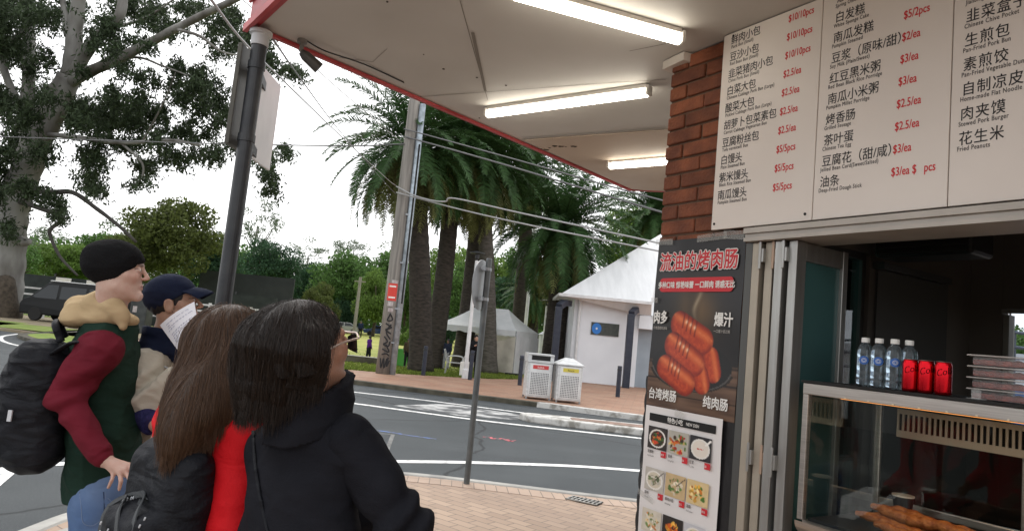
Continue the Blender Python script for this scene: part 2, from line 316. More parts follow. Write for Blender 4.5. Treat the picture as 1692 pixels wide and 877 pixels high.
struct(mk.build('patch_seam_marking', mat('seam', (.2,.2,.19), .8, var=(.1,.1,.1), scale=8)))
mk = MB(); mk.poly([(-3.2,9.3,zr-.0025),(-1.5,9.3,zr-.0025),(-1.6,10.9,zr-.0025),(-3.4,10.9,zr-.0025)]); struct(mk.build('road_patch', M_asph2))
# traffic island
ti = thing('traffic_island', 'long pointed traffic island with worn white kerb in the middle of the road', 'traffic island', (2,14,-.1))
isl = [(.45,14.62),(.62,14.3),(1.2,14.08),(2.77,13.82),(8,13.0),(20,10.0),(20,11.6),(8,14.2),(2.93,14.78),(1.3,14.86),(.62,14.84)]
b = MB(); b.prism(isl, -.11, .035); b.build('kerb', M_kerbw, ti, bevel=.03)
b = MB(); b.prism([(1.5,14.25),(2.8,14.05),(8,13.22),(19.8,10.3),(19.8,11.3),(8,13.98),(2.93,14.55),(1.5,14.62)], .03, .042); b.build('infill', mat('brown_infill', (.3,.2,.16), .9, var=(.2,.14,.11), scale=5), ti)
# steel drain grate in the pavers
dg = thing('drain_grate', 'small rectangular metal drain grate set in the brick pavers near the kerb', 'drain grate', (.95,7.17,.004))
b = MB(); fx = lambda v: v@np.array([[math.cos(-.5), math.sin(-.5), 0],[-math.sin(-.5), math.cos(-.5), 0],[0,0,1]])+np.array([.95,7.17,.004])
b.box((-.17,-.09,0),(.17,.09,.004), fx); b.build('pit', mat('dark_pit', (.012,.012,.012), .9), dg)
b = MB()
for k in range(8): b.box((-.165+k*.044,-.085,.004),(-.147+k*.044,.085,.012), fx)
b.box((-.17,-.09,.003),(.17,-.078,.013), fx); b.box((-.17,.078,.003),(.17,.09,.013), fx); b.box((-.17,-.006,.004),(.17,.006,.0125), fx)
b.build('grille', mat('galvanised', (.42,.42,.4), .5, .6, var=(.25,.24,.22), scale=12), dg)

# ------------------------------------------------------------------ the takeaway shop
D2 = np.array([.53,-.848,0]); D2 /= np.linalg.norm(D2); N2 = np.array([D2[1], -D2[0], 0]); O2 = np.array([.95,3.2,0])
def SH(v): v = np.asarray(v, float); return O2+v[..., 0:1]*D2+v[..., 1:2]*N2+v[..., 2:3]*np.array([0,0,1.])
def FR(off): return lambda v: O2+v[:, 0:1]*D2+(v[:, 2:3]+off)*N2+v[:, 1:2]*np.array([0,0,1.])
def sbox(mb, s0, s1, t0, t1, z0, z1): return mb.box((s0,t0,z0),(s1,t1,z1), SH)
M_alu = mat('aluminium', (.40,.40,.385), .38, .75, var=(.34,.33,.31), scale=8, stretch=(6,6,.6))
M_alud = mat('dark_aluminium', (.1,.1,.095), .45, .5)
M_alub = mat('beige_aluminium', (.42,.37,.3), .45, .4, var=(.36,.32,.26), scale=6)
M_soff = mat('soffit_paint', (.52,.502,.468), .6, var=(.445,.425,.39), scale=1.1, detail=9, bump=.05, bscale=8)
M_soff2 = mat('stained_soffit', (.46,.37,.29), .7, var=(.56,.50,.44), scale=1.4, detail=9, varmix=(.4,.7))
M_red = mat('red_fascia', (.38,.022,.03), .4, var=(.30,.02,.026), scale=4)
M_redl = mat('faded_red_trim', (.5,.07,.075), .45, var=(.4,.045,.05), scale=6)
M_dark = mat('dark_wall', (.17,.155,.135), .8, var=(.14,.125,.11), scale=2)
M_black = mat('black_gap', (.012,.012,.012), .8)
shop = thing('takeaway_shop', 'brick corner takeaway shop with wide awning, menu board and open serving window', 'shop', (.95,3.2,0))
# brick pier, real bricks with recessed mortar
M_brick = mat('orange_brick', (.215,.068,.030), .75, var=(.12,.036,.018), scale=9, bump=.6, bscale=70, tint=False, island=.28)
M_mort = mat('mortar', (.12,.07,.045), .95, var=(.13,.08,.055), scale=15, bump=.5, bscale=90)
b = MB(); rows = 39; ph = 3.098/rows
for k in range(rows):
    z0 = k*ph; o = 0 if k % 2 else .121
    xs = [-.425]+[x for x in np.arange(-.425+o, .16, .242) if x > -.42]+[.165]
    for a, e in zip(xs[:-1], xs[1:]):
        j = RNG.uniform(-.004, .004, 4)
        if e-a < .03: continue
        sbox(b, a+.005+j[0]*.7, e-.005+j[1]*.7, -.30+(.004 if k % 2 else 0), -.022+j[2]*.8, z0+.005, z0+ph-.006)
br = b.build('brick_pier', M_brick, shop, bevel=.007)
b = MB(); sbox(b, -.414, .16, -.29, -.034, 0, 3.09); b.build('mortar', M_mort, br)
# side wall with a glazed opening, back wall with a window, right wall, ceiling, floor, front wall above the header
b = MB()
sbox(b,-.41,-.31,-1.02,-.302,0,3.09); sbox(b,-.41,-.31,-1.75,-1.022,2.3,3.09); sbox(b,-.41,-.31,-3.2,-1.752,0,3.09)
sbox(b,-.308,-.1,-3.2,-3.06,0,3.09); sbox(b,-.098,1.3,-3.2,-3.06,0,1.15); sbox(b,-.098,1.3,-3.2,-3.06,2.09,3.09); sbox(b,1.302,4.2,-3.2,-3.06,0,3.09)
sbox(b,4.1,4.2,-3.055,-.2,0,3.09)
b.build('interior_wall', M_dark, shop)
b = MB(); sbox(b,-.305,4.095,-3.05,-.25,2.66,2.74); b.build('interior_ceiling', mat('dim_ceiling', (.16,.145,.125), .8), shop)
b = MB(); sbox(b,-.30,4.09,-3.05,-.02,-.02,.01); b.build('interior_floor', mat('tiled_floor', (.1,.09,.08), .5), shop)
b = MB(); sbox(b,.17,4.2,-.25,-.03,2.135,3.09); b.build('front_wall', mat('rendered_wall', (.4,.36,.32), .8), shop)
b = MB(); sbox(b,-.43,4.3,-3.3,-.05,3.32,4.6); b.build('upper_wall', mat('upper_render', (.42,.38,.34), .8, var=(.34,.3,.27), scale=2), shop)
b = MB()
for z0, z1, t1 in ((2.072,2.088,.028),(2.089,2.106,.018),(2.107,2.131,.032)): sbox(b,.16,4.2,-.2,t1,z0,z1)
b.build('window_header', mat('header_rail', (.47,.43,.385), .5, .2, var=(.38,.35,.31), scale=5), shop)
# side glazing: pane and frame
b = MB(); sbox(b,-.365,-.355,-1.75,-1.02,.06,2.29); sg = b.build('side_window', glass_mat('tinted_pane', (.42,.66,.64), .10), shop)
b = MB()
for q in ((-1.75,-1.71,.02,2.3),(-1.06,-1.02,.02,2.3),(-1.709,-1.061,.02,.06),(-1.709,-1.061,2.26,2.3),(-1.709,-1.061,1.0,1.03)): sbox(b,-.385,-.335,q[0],q[1],q[2],q[3])
b.build('frame', M_alud, sg)
b = MB(); sbox(b,-.09,1.3,-3.14,-3.13,1.16,2.08); bw = b.build('back_window', glass_mat('clear_pane', (.9,.93,.96), .05), shop)
b = MB(); sbox(b,-.097,1.3,-3.075,-3.04,2.06,2.085); sbox(b,-.097,-.06,-3.155,-3.07,1.15,2.05); b.build('frame', mat('window_frame', (.3,.3,.27), .6), bw)
# awning: slab with soffit, red fascia and trim
Apt, Bpt = (-1.714,1.840), (-2.872,-1.947)
Cpt = (-2.72,-2.35)     # far end runs away to the right
poly = [Apt, Bpt, (-2.55,-2.25), (-.35,-3.4), (4.4,-3.4), (4.4,1.30)]
aw = MB(); aw.prism(poly, 3.1, 3.3, SH); awn = aw.build('awning', M_soff, shop)
def edge_strip(mb, a, c, z0, z1, w0, w1, ext=.0):
    a = np.array(a); c = np.array(c); e = nrm(c-a); nn = np.array([e[1], -e[0]]);
    cen = np.array([.5,-1.]);
    if (cen-a)@nn > 0: nn = -nn
    a = a-e*ext; c = c+e*ext
    q = [a+nn*w0, c+nn*w0, c+nn*w1, a+nn*w1]
    mb.prism(q, z0, z1, SH)
f = MB()
edge_strip(f, Apt, Bpt, 3.085, 3.56, .003, .03, .03); edge_strip(f, Bpt, (-2.55,-2.25), 3.085, 3.56, .003, .03, .0); edge_strip(f, (4.4,1.30), Apt, 3.085, 3.56, .003, .035, .03)
fa = f.build('fascia', M_red, awn)
f = MB()
edge_strip(f, Apt, Bpt, 3.078, 3.096, -.018, .002, 0); edge_strip(f, (4.4,1.30), Apt, 3.07, 3.11, .036, .06, .05); edge_strip(f, (4.4,1.30), Apt, 3.24, 3.3, .036, .05, .05)
f.build('trim', M_redl, fa)
# soffit sheets, joints, stains
f = MB()
def inpoly(k): return None
def soff_line(mb, p, q, w, z=3.0975):
    a = at_height(*p, 3.1)[:2]; c = at_height(*q, 3.1)[:2]; mb.ribbon([a, c], w, z)
far = [at_height(862,229,3.1), at_height(1098,212,3.1), at_height(1098,345,3.1), at_height(1042,311,3.1)]
b = MB(); b.prism([tuple(p[:2]) for p in [far[0]+np.array([.02,0.02,0]), far[1]+np.array([.6,-.35,0]), np.array([2.6,6.2,0]), at_height(1085,315,3.1), at_height(1043,311,3.1)]], 3.0905, 3.099); b.build('stained_sheet', M_soff2, awn)
f = MB()
soff_line(f,(862,228),(1098,211),.014,3.088); soff_line(f,(690,160),(1000,137),.006); soff_line(f,(1040,84),(1110,70),.006); soff_line(f,(560,95),(616,102),.005); soff_line(f,(760,0),(806,165),.004); soff_line(f,(781,53),(802,150),.018,3.0965); soff_line(f,(616,102),(640,80),.003)
soff_line(f,(1000,137),(1100,131),.006)
f.build('joint', mat('soffit_joint', (.2,.18,.155), .9), awn)
f = MB()
for k in range(9):
    p = at_height(895+k*7+RNG.uniform(-3,3), 244+RNG.uniform(-4,4), 3.09); r = RNG.uniform(.008,.03)
    f.prism([(p[0]+r*math.cos(a)*RNG.uniform(.4,1.3), p[1]+r*.8*math.sin(a)*RNG.uniform(.4,1.3)) for a in np.linspace(0, 6.28, 9)[:-1]], 3.0885, 3.0902)
for px, py, r in ((733,114,.008),(788,128,.007),(836,141,.007),(712,168,.006),(792,195,.006),(640,3,.006),(980,20,.006),(700,90,.004)):
    p = at_height(px, py, 3.1); f.prism([(p[0]+r*math.cos(a), p[1]+r*math.sin(a)) for a in np.linspace(0, 6.28, 7)[:-1]], 3.0965, 3.0995)
f.build('stain', mat('mould', (.05,.035,.025), .95), awn)
b = MB(); p0 = at_height(1107,97,3.1); b.prism([(-.47,.0),(-.3,.02),(-.28,-.1),(-.47,-.12)], 3.05, 3.095, SH); b.build('plaster_patch', mat('plaster', (.55,.5,.45), .9, bump=.5, bscale=30), awn)

# folded door leaves at the left of the opening
fd = thing('folding_door', 'stacked bifold aluminium and glass door leaves folded open beside the poster', 'folding door', tuple(SH(np.array([.2,0,0]))))
M_teal = mat('teal_film', (.055,.135,.135), .22, var=(.04,.10,.105), scale=.8, spec=.6)
M_tint = glass_mat('teal_pane', (.78,.90,.89), .09)
for k, s0 in enumerate((.19,.248,.306,.366)):
    t0 = -.02-.012*(k % 2); m = (M_alub, M_alub, M_alu, M_alu)[k]
    b = MB(); sbox(b,s0,s0+.04,t0-.045,t0+.02,.03,2.068); sbox(b,s0,s0+.04,t0-.345,t0-.31,.03,2.068); sbox(b,s0+.002,s0+.038,t0-.309,t0-.046,.03,.12); sbox(b,s0+.002,s0+.038,t0-.309,t0-.046,1.99,2.066)
    lf = b.build('leaf', m, fd, bevel=.003)
    b = MB(); sbox(b,s0+.017,s0+.023,t0-.312,t0-.044,.118,1.992); b.build('pane', M_tint if k < 3 else M_teal, lf)
    if k < 3:
        b = MB()
        for z0 in (1.12,1.98): sbox(b,s0+.036,s0+.062,t0+.0,t0+.026,z0,z0+.06); sbox(b,s0+.04,s0+.052,t0+.022,t0+.03,z0-.03,z0+.09)
        b.build('hinge', (M_alu, mat('worn_hinge', (.42,.3,.22), .5, .3))[k % 2], lf, bevel=.002)
b = MB(); sbox(b,.150,.186,-.24,-.005,0,2.07); b.build('jamb', M_alud, fd)
sl = thing('vertical_blind', 'dark vertical blind slats hanging inside beyond the folded glass door', 'blind', tuple(SH(np.array([-.28,-2.1,0]))))
for k in range(11):
    b = MB(); t = -1.80-k*.075; ca = .6
    b.prism([(-.285,t),(-.245,t-.045),(-.241,t-.042),(-.281,t+.003)], .05, 2.2, SH); b.build('slat', mat('blind_slat', (.075,.08,.08), .45, .2) if k == 0 else bpy.data.materials['blind_slat'], sl)
b = MB(); sbox(b,-.29,-.22,-2.6,-1.76,2.205,2.25); b.build('headrail', M_alud, sl)
# air conditioner
ac = thing('air_conditioner', 'black air conditioner hanging high inside the dark shop', 'air conditioner', tuple(SH(np.array([.13,-1.6,2.3]))))
b = MB(); sbox(b,-.14,.40,-1.75,-1.5,2.235,2.41); bd = b.build('casing', mat('black_casing', (.02,.02,.02), .5), ac, bevel=.02)
b = MB()
for k in range(4): sbox(b,-.11,.37,-1.498,-1.49,2.25+k*.035,2.262+k*.035)
b.build('louvre', mat('louvre', (.035,.035,.035), .4), bd)
b = MB()
for s in (-.05,.31): b.tube(SH(np.array([[s,-1.62,2.405],[s,-1.62,2.66]])), .012, 8)
b.build('bracket', M_alud, ac)
# tubes
M_tube = mat('lit_diffuser', (.9,.9,.85), .3, emit=(1,.93,.80), es=13.0); M_fit = mat('batten_body', (.7,.68,.64), .5)
def batten(p, q, label):
    a = at_height(*p, 3.06); c = at_height(*q, 3.06); t = thing('fluorescent_light', label, 'ceiling light', tuple((a+c)/2), 0, 'fluorescent battens under the awning')
    e = nrm(c-a); side = np.cross(e, (0,0,1)); a = a+e*.02; c = c-e*.02
    b = MB(); b.bar(a+(0,0,.026), c+(0,0,.026), .05, .025); b.build('body', M_fit, t, bevel=.004)
    b = MB(); b.tube([a+(0,0,-.012)-e*.0, c+(0,0,-.012)], .024, 12, flat=1.0); b.build('diffuser', M_tube, t, smooth=False)
    b = MB(); b.bar(a-e*.02, a-e*.001, .06, .06); b.bar(c+e*.001, c+e*.02, .06, .06); b.build('end_cap', M_fit, t, bevel=.006)
batten((845,-14),(1128,64),'lit fluorescent light crossing under the awning nearest the menu board')
batten((803,187),(1075,150),'lit fluorescent light in the middle of the awning soffit, whole length showing')
batten((1005,273),(1140,262),'lit fluorescent light on the stained far soffit, end hidden by the brick pier')
# spotlight fixture by the awning corner
sp = at_height(500,66,3.1); st = thing('spotlight', 'small dark spotlight fixed to the soffit near the awning corner', 'spotlight', tuple(sp))
b = MB(); b.lathe([(.028,0),(.028,-.02),(.012,-.025),(.012,-.07)], 14, sp); b.build('base', mat('grey_plastic', (.2,.19,.18), .6), st, smooth=False)
b = MB(); dr = nrm(np.array([.5,.25,-.35])); b.tube([sp+(0,0,-.07), sp+(0,0,-.07)+dr*.03, sp+(0,0,-.07)+dr*.13], [.018,.03,.034], 14); b.build('lamp_head', M_alud, st)
b = MB(); b.tube(smooth_line([sp+(.02,0,-.003), sp+(.12,.06,-.03), sp+(.3,.25,-.012), sp+(.5,.52,-.004)]), .004, 6); b.build('cable', M_black, st)

# menu board
mb_ = thing('menu_board', 'large white menu board with Chinese dishes and red prices above the serving window', 'menu board', tuple(SH(np.array([1.0,0,2.1]))))
M_brd = mat('board_white', (.80,.735,.675), .45, var=(.74,.67,.61), scale=1.2); M_ink = mat('black_ink', (.02,.018,.018), .6); M_inkr = mat('red_ink', (.62,.02,.025), .55); M_inkg = mat('grey_ink', (.07,.062,.058), .6)
for k, (a, e) in enumerate(((-.045,.480),(.484,.998),(1.002,1.52),(1.524,2.04))):
    b = MB(); sbox(b,a,e,.0,.012,2.142,3.094); b.build('panel', M_brd, mb_, bevel=.0015)
b = MB(); sbox(b,-.04,2.0,-.03,-.001,2.2,3.05); b.build('backing', M_black, mb_)
FT = FR(.0126)
P1 = [('鲜肉小包','Pork Bun (Small)','$10/10pcs'),('豆沙小包','Red Bean Bun (Small)','$10/10pcs'),('韭菜猪肉小包','Chive Pork Bun (Small)','$10/10pcs'),('白菜大包','Chinese Cabbage Pork Bun (Large)','$2.5/ea'),('酸菜大包','Pickled Cabbage Pork Bun (Large)','$2.5/ea'),('胡萝卜包菜素包','Carrot Cabbage Vegetarian Bun','$2.5/ea'),('豆腐粉丝包','Tofu vermicelli Bun','$2.5/ea'),('白馒头','Plain Steamed Bun','$5/5pcs'),('紫米馒头','Black Rice Steamed Bun','$5/5pcs'),('南瓜馒头','Pumpkin Steamed Bun','$5/5pcs')]
P2 = [('葱花卷','Spring Onion Roll','$5/2pcs'),('白发糕','White Sponge Cake','$5/2pcs'),('南瓜发糕','Pumpkin Steamed','$5/2pcs'),('豆浆（原味/甜）','Soy Milk (Plain/Sweet)','$2/ea'),('红豆黑米粥','Red Bean Black Rice Porridge','$3/ea'),('南瓜小米粥','Pumpkin Millet Porridge','$3/ea'),('烤香肠','Grilled Sausage','$2.5/ea'),('茶叶蛋','Chinese Tea Egg','$2.5/ea'),('豆腐花（甜/咸）','Jellied Bean Curd(Sweet/Salted)','$3/ea'),('油条','Deep-Fried Dough Stick','$3/ea $   pcs')]
P3 = [('葱油饼','Spring Onion Pancake',''),('煎饼果子','Jianbing',''),('韭菜盒子','Chinese Chive Pocket',''),('生煎包','Pan-Fried Pork Bun',''),('素煎饺','Pan-Fried Vegetable Dumpling',''),('自制凉皮','Home-made Flat Noodle',''),('肉夹馍','Stewed Pork Burger',''),('花生米','Fried Peanuts','')]
ink, eng, red = MB(), MB(), MB()
for rows_, x, z0, dz, size, px_, sp_ in ((P1,-.02,3.058,.0838,.050,.285,.95),(P2,.51,3.066,.0858,.050,.80,1.0),(P3,1.03,2.984,.0874,.052,1.33,1.12)):
    for k, (zh, en, pr) in enumerate(rows_):
        z = z0-k*dz; xx = x+(.02*(1-k/9) if rows_ is P1 else .034*(1-k/9) if rows_ is P2 else .016*(1-k/7))
        put_text(ink, zh, size, FT, xx, z-.018, .86, .0005, spacing=sp_)
        put_text(eng, en, .0235, FT, xx-.004 if rows_ is not P1 else xx+.004, z-.042, .70, .0004, spacing=1.12)
        if pr: put_text(red, pr, .046, FT, px_+(.03*(1-k/9)), z-.017, .66, .0007)
ink.build('lettering', M_ink, mb_, recalc=False); eng.build('small_lettering', M_inkg, mb_, recalc=False); red.build('price_lettering', M_inkr, mb_, recalc=False)
b = MB()
for s, z in ((.012,3.078),(-.028,2.17),(.45,2.17)):
    b.prism([(s+.006*math.cos(a), z+.006*math.sin(a)) for a in np.linspace(0, 6.28, 13)[:-1]], .012, .0145, lambda v: SH(v[:, [0,2,1]]))
b.build('screw', M_black, mb_)

# ------------------------------------------------------------------ printed poster and price sheet
def srgb(c):
    c = np.asarray(c, float)/255.0; return np.where(c <= .04045, c/12.92, ((c+.055)/1.055)**2.4)
def vnoise(x, y, s, seed=0):
    r = np.random.default_rng(seed); T = r.random((64, 64)); x = np.asarray(x)*s; y = np.asarray(y)*s
    i = np.floor(x).astype(int); j = np.floor(y).astype(int); u = x-i; v = y-j; u = u*u*(3-2*u); v = v*v*(3-2*v)
    g = lambda a, b: T[a % 64, b % 64]
    return (g(i,j)*(1-u)+g(i+1,j)*u)*(1-v)+(g(i,j+1)*(1-u)+g(i+1,j+1)*u)*v
def mixc(a, b, k): k = np.clip(k, 0, 1)[..., None]; return a*(1-k)+np.asarray(b, float)*k
def print_sheet(mb, s0, s1, z0, z1, nx, ny, paint, wave=lambda s, z: .004*0):
    us = np.linspace(0, 1, nx); vs = np.linspace(0, 1, ny); U, V = np.meshgrid(us, vs, indexing='ij')
    S = s0+(s1-s0)*U; Z = z1-(z1-z0)*V
    v = SH(np.stack([S, wave(S, Z), Z], -1).reshape(-1, 3)); C = srgb(paint(U*(s1-s0), V*(z1-z0), U, V)).reshape(-1, 3)
    f = [(i*ny+j, (i+1)*ny+j, (i+1)*ny+j+1, i*ny+j+1) for i in range(nx-1) for j in range(ny-1)]
    mb.add(v, f, C)
def seg(x, y, a, b):
    ax, ay = a; bx, by = b; dx, dy = bx-ax, by-ay; L = math.hypot(dx, dy); t = np.clip(((x-ax)*dx+(y-ay)*dy)/L**2, 0, 1)
    px_, py_ = x-(ax+t*dx), y-(ay+t*dy); side = (dx*(y-ay)-dy*(x-ax))/L
    return np.hypot(px_, py_), t, side
def paint_poster(x, y, U, V):
    c = np.zeros(x.shape+(3,))+np.array([30, 27, 29.])
    gl = np.exp(-(((U-.52)/.23)**2+((V-.40)/.16)**2)); c = mixc(c, [122, 94, 58], gl*.75*(.6+.8*vnoise(U*1.2, V*.6, 7, 3)))
    sm = np.exp(-((U-.53-.03*np.sin(V*26))/.022)**2)*np.exp(-((V-.37)/.09)**2); c = mixc(c, [205, 190, 160], sm*.55)
    wood = V > .715+.0*U
    w = np.zeros_like(c)+np.array([112, 86, 68.]); w = mixc(w, [72, 52, 41], vnoise(U*.6+V*.1, V*9, 9, 5)*.9); w = mixc(w, [40, 28, 22], (np.abs((V*11) % 1-.5) > .46).astype(float))
    c = np.where(wood[..., None], w, c); c = mixc(c, [40, 30, 26], ((V > .715) & (V < .735)).astype(float)*.5)
    e = ((U-.49)/.45)**2+((V-.735)/.135)**2; c = mixc(c, [24, 23, 25], (e < 1).astype(float)); c = mixc(c, [96, 92, 90], ((e > .93) & (e < 1.0) & (V > .75)).astype(float)*.8)
    c = mixc(c, [14, 12, 12], ((e > 1) & (e < 1.12) & (V > .76)).astype(float)*.7)
    sausages = [((.71,.67),(.75,.755),.088),((.62,.775),(.645,.825),.086),((.35,.50),(.61,.585),.122),((.285,.622),(.54,.715),.118),((.215,.755),(.455,.828),.118)]
    for k, (a, b, r) in enumerate(sausages):
        a = (a[0]*.55, a[1]*.84); b = (b[0]*.55, b[1]*.84); r = r*.55
        d, t, sd_ = seg(x, y, a, b); q = d/r; ins = np.clip((1-q)*18, 0, 1)
        n = vnoise(x*10, y*10, 9, 11+k)*.6+vnoise(x*10, y*10, 22, 31+k)*.4
        s = np.zeros_like(c)+np.array([206, 84, 38.]); s = mixc(s, [150, 38, 18], n*.9); s = mixc(s, [104, 20, 12], np.clip(q-.55, 0, 1)*1.7)
        s = mixc(s, [236, 138, 78], np.exp(-((sd_/r+.35)/.28)**2)*.65*(.4+n))
        if k > 1:
            for tt in (.12, .3, .48, .66): s = mixc(s, [84, 15, 10], np.exp(-((t-tt-.12*sd_/r)/.022)**2)*((sd_ < .15*r))*.9)
            for tt in (.2, .38, .56): s = mixc(s, [255, 222, 190], np.exp(-(((t-tt)/.045)**2+((sd_/r+.45)/.16)**2))*.85)
        c = c*(1-ins[..., None])+s*ins[..., None]
    return c
M_print = mat('poster_print', (.5,.5,.5), .32, tint=True); M_paper = mat('sheet_print', (.5,.5,.5), .45, tint=True)
M_wht = mat('white_ink', (.78,.76,.72), .5); M_rink = mat('poster_red', (.58,.02,.03), .45); M_gink = mat('pale_ink', (.45,.42,.38), .6)
po = thing('poster', 'dark grilled sausage poster with red Chinese title taped to the brick pier', 'poster', tuple(SH(np.array([-.13,0,1.7]))))
wv = lambda s, z: -.012+.0022*np.sin(s*19+z*3)+.002*np.sin(z*15+s*4)
b = MB(); print_sheet(b, -.412, .142, 1.275, 2.115, 120, 180, paint_poster, wv); b.build('print', M_print, po, smooth=True, recalc=False)
FP = FR(-.005)
def ptext(name, items, m, off=0.0):
    b = MB()
    for (t, sz, x, z, sx, bo, al, ro_) in items: put_text(b, t, sz, FP, x, z, sx, bo, al, ro_, off=off)
    return b.build(name, m, po, recalc=False)
ptext('title_outline', [('流油的烤肉肠', .098, -.135, 1.968, .84, .0062, 'CENTER', .0)], M_wht)
ptext('title_lettering', [('流油的烤肉肠', .098, -.135, 1.968, .84, .0022, 'CENTER', .0)], M_rink, .0012)
b = MB(); 
def rrect(mb, s0, s1, z0, z1, r, off, fr=FP):
    p = [(cx+r*math.cos(a), cz+r*math.sin(a)) for cx, cz, a0 in ((s1-r,z1-r,0),(s0+r,z1-r,1.5708),(s0+r,z0+r,3.1416),(s1-r,z0+r,4.7124)) for a in np.linspace(a0, a0+1.5708, 5)]
    mb.add(fr(np.array([(x, z, off) for x, z in p])), [tuple(range(len(p)))])
rrect(b, -.372, .092, 1.853, 1.922, .02, 0.0); b.build('banner', M_rink, po, recalc=False)
ptext('banner_lettering', [('多种口味 惊艳味蕾 一口鲜肉 诱惑无比', .036, -.14, 1.874, .80, .0012, 'CENTER', 0)], M_wht, .0012)
ptext('lettering', [('肉多', .068, -.40, 1.70, .72, .0022, 'LEFT', 0), ('爆汁', .068, -.005, 1.70, .80, .0022, 'LEFT', 0), ('台湾烤肠', .058, -.395, 1.325, .82, .0014, 'LEFT', 0), ('纯肉肠', .058, -.04, 1.325, .84, .0014, 'LEFT', 0)], M_wht)
ptext('small_lettering', [('外焦里嫩有滋味', .017, -.395, 1.665, .8, 0, 'LEFT', 0), ('一口爆汁很过瘾', .017, -.005, 1.665, .8, 0, 'LEFT', 0)], M_gink)
M_tape = mat('clear_tape', (.55,.55,.52), .15, alpha=.35)
for s, z, w, h, r in ((-.36,2.108,.12,.03,.05),(-.05,2.112,.18,.034,-.04),(.08,2.113,.12,.04,.1),(-.4,1.81,.05,.025,.0)):
    b = MB(); b.add(FR(-.003)(np.array([(s-w/2, z-h/2+r*w/2, .002),(s+w/2, z-h/2-r*w/2, 0),(s+w/2, z+h/2-r*w/2, .004),(s-w/2, z+h/2+r*w/2, .001)])), [(0,1,2,3)]); b.build('tape', M_tape, po, recalc=False)
bk = thing('black_backing', 'black plastic wrapped round the lower brick pier behind the white price sheet', 'plastic sheet', tuple(SH(np.array([-.13,0,.9]))))
b = MB(); ph_ = 3.098/32
pts = []
for k in range(14):
    z = .12+k*ph_-.03
    for q in (0, .2, .4, .6, .8): pts.append((-.427-.008*math.sin(math.pi*q), z+q*ph_))
b.prism(pts+[(.146,1.44),(.146,.09)], -.045, -.0185, lambda v: SH(v[:, [0,2,1]])); b.build('film', mat('black_film', (.018,.017,.018), .3, bump=.4, bscale=14), bk)
# price sheet
ps = thing('price_sheet', 'white price sheet with rows of small food photos below the sausage poster', 'price sheet', tuple(SH(np.array([-.15,0,.95]))))
wv2 = lambda s, z: -.006+.0025*np.sin(s*13+z*5)+.002*np.sin(z*17)+.003*np.exp(-((s+.40)/.03)**2)
b = MB(); print_sheet(b, -.398, .085, .585, 1.284, 24, 36, lambda x, y, U, V: np.zeros(x.shape+(3,))+np.array([226, 222, 220.])-8*vnoise(U, V, 5, 2)[..., None], wv2); b.build('paper', M_paper, ps, smooth=True, recalc=False)
FS = FR(.001)
b = MB(); rrect(b, -.368, .052, 1.213, 1.250, .001, 0, FS); b.build('header_band', M_black, ps, recalc=False)
b = MB(); put_text(b, '特色小吃', .028, FS, -.245, 1.222, .9, .0006, off=.0012); put_text(b, 'NEW DISH', .021, FS, -.125, 1.224, .8, .0002, off=.0012); b.build('header_lettering', M_wht, ps, recalc=False)
def paint_food(kind, seed):
    def fn(x, y, U, V):
        r = np.random.default_rng(seed)
        bgc = {0:[46,38,36],1:[176,172,160],2:[40,38,42],3:[186,180,170],4:[196,170,128],5:[214,190,142],6:[206,198,182],7:[38,32,30],8:[196,196,200]}[kind]
        c = np.zeros(x.shape+(3,))+np.array(bgc, float); c = c+14*(vnoise(U, V, 6, seed)[..., None]-.5)
        d = np.hypot((U-.5)/.44, (V-.52)/.42)
        if kind in (0, 2, 3, 8): c = mixc(c, [228,224,216], (d < 1).astype(float)); c = mixc(c, {0:[70,34,22],2:[224,214,202],3:[206,196,176],8:[214,204,170]}[kind], (d < .84).astype(float))
        pal = {0:[[196,62,30],[60,96,40],[214,140,60],[40,24,18]],1:[[96,130,52],[212,112,40],[196,48,36],[70,50,34],[226,196,120]],2:[[236,230,220]],3:[[228,222,206],[150,140,118],[108,120,84]],4:[[226,214,190],[92,128,60],[180,150,110]],5:[[232,176,70],[244,216,150],[84,128,48],[206,120,40]],6:[[226,206,160],[210,140,84],[118,146,76],[240,232,214]],7:[[236,150,40],[244,186,80],[200,90,24]],8:[[84,140,60],[226,214,180],[60,110,46]]}[kind]
        rad = {1:1.25,4:1.05,5:1.1,6:1.15,7:.9}.get(kind, .8)
        for k in range(34):
            a = r.uniform(0, 6.28); q = math.sqrt(r.random())*rad*.8; cx, cy = .5+.42*q*math.cos(a), .54+.4*q*math.sin(a); rx, ry = r.uniform(.05, .15), r.uniform(.03, .09); th = r.uniform(0, 3.1)
            du, dv = U-cx, V-cy; e = ((du*math.cos(th)+dv*math.sin(th))/rx)**2+((-du*math.sin(th)+dv*math.cos(th))/ry)**2
            if kind == 2: break
            c = mixc(c, np.array(pal[k % len(pal)])*r.uniform(.8, 1.08), np.clip((1-e)*3, 0, 1)*((d < rad) if kind not in (1,5,6) else 1))
        if kind == 2: c = mixc(c, [196,70,60], ((np.abs(V-.52) < .03) & (np.abs(U-.5) < .16) & (vnoise(U, V, 40, 2) > .45)).astype(float)); s, t, _ = seg(U, V, (.75,.32), (.95,.12)); c = mixc(c, [236,232,226], (s < .04).astype(float))
        if kind in (3, 4, 7): s, t, _ = seg(U, V, (.95,.1), (.55,.5)); c = mixc(c, [46,32,24], (s < .018).astype(float))
        return np.clip(c, 0, 255)
    return fn
M_inkt = M_inkg
txt, tag_, tagt = MB(), MB(), MB(); kk = 0
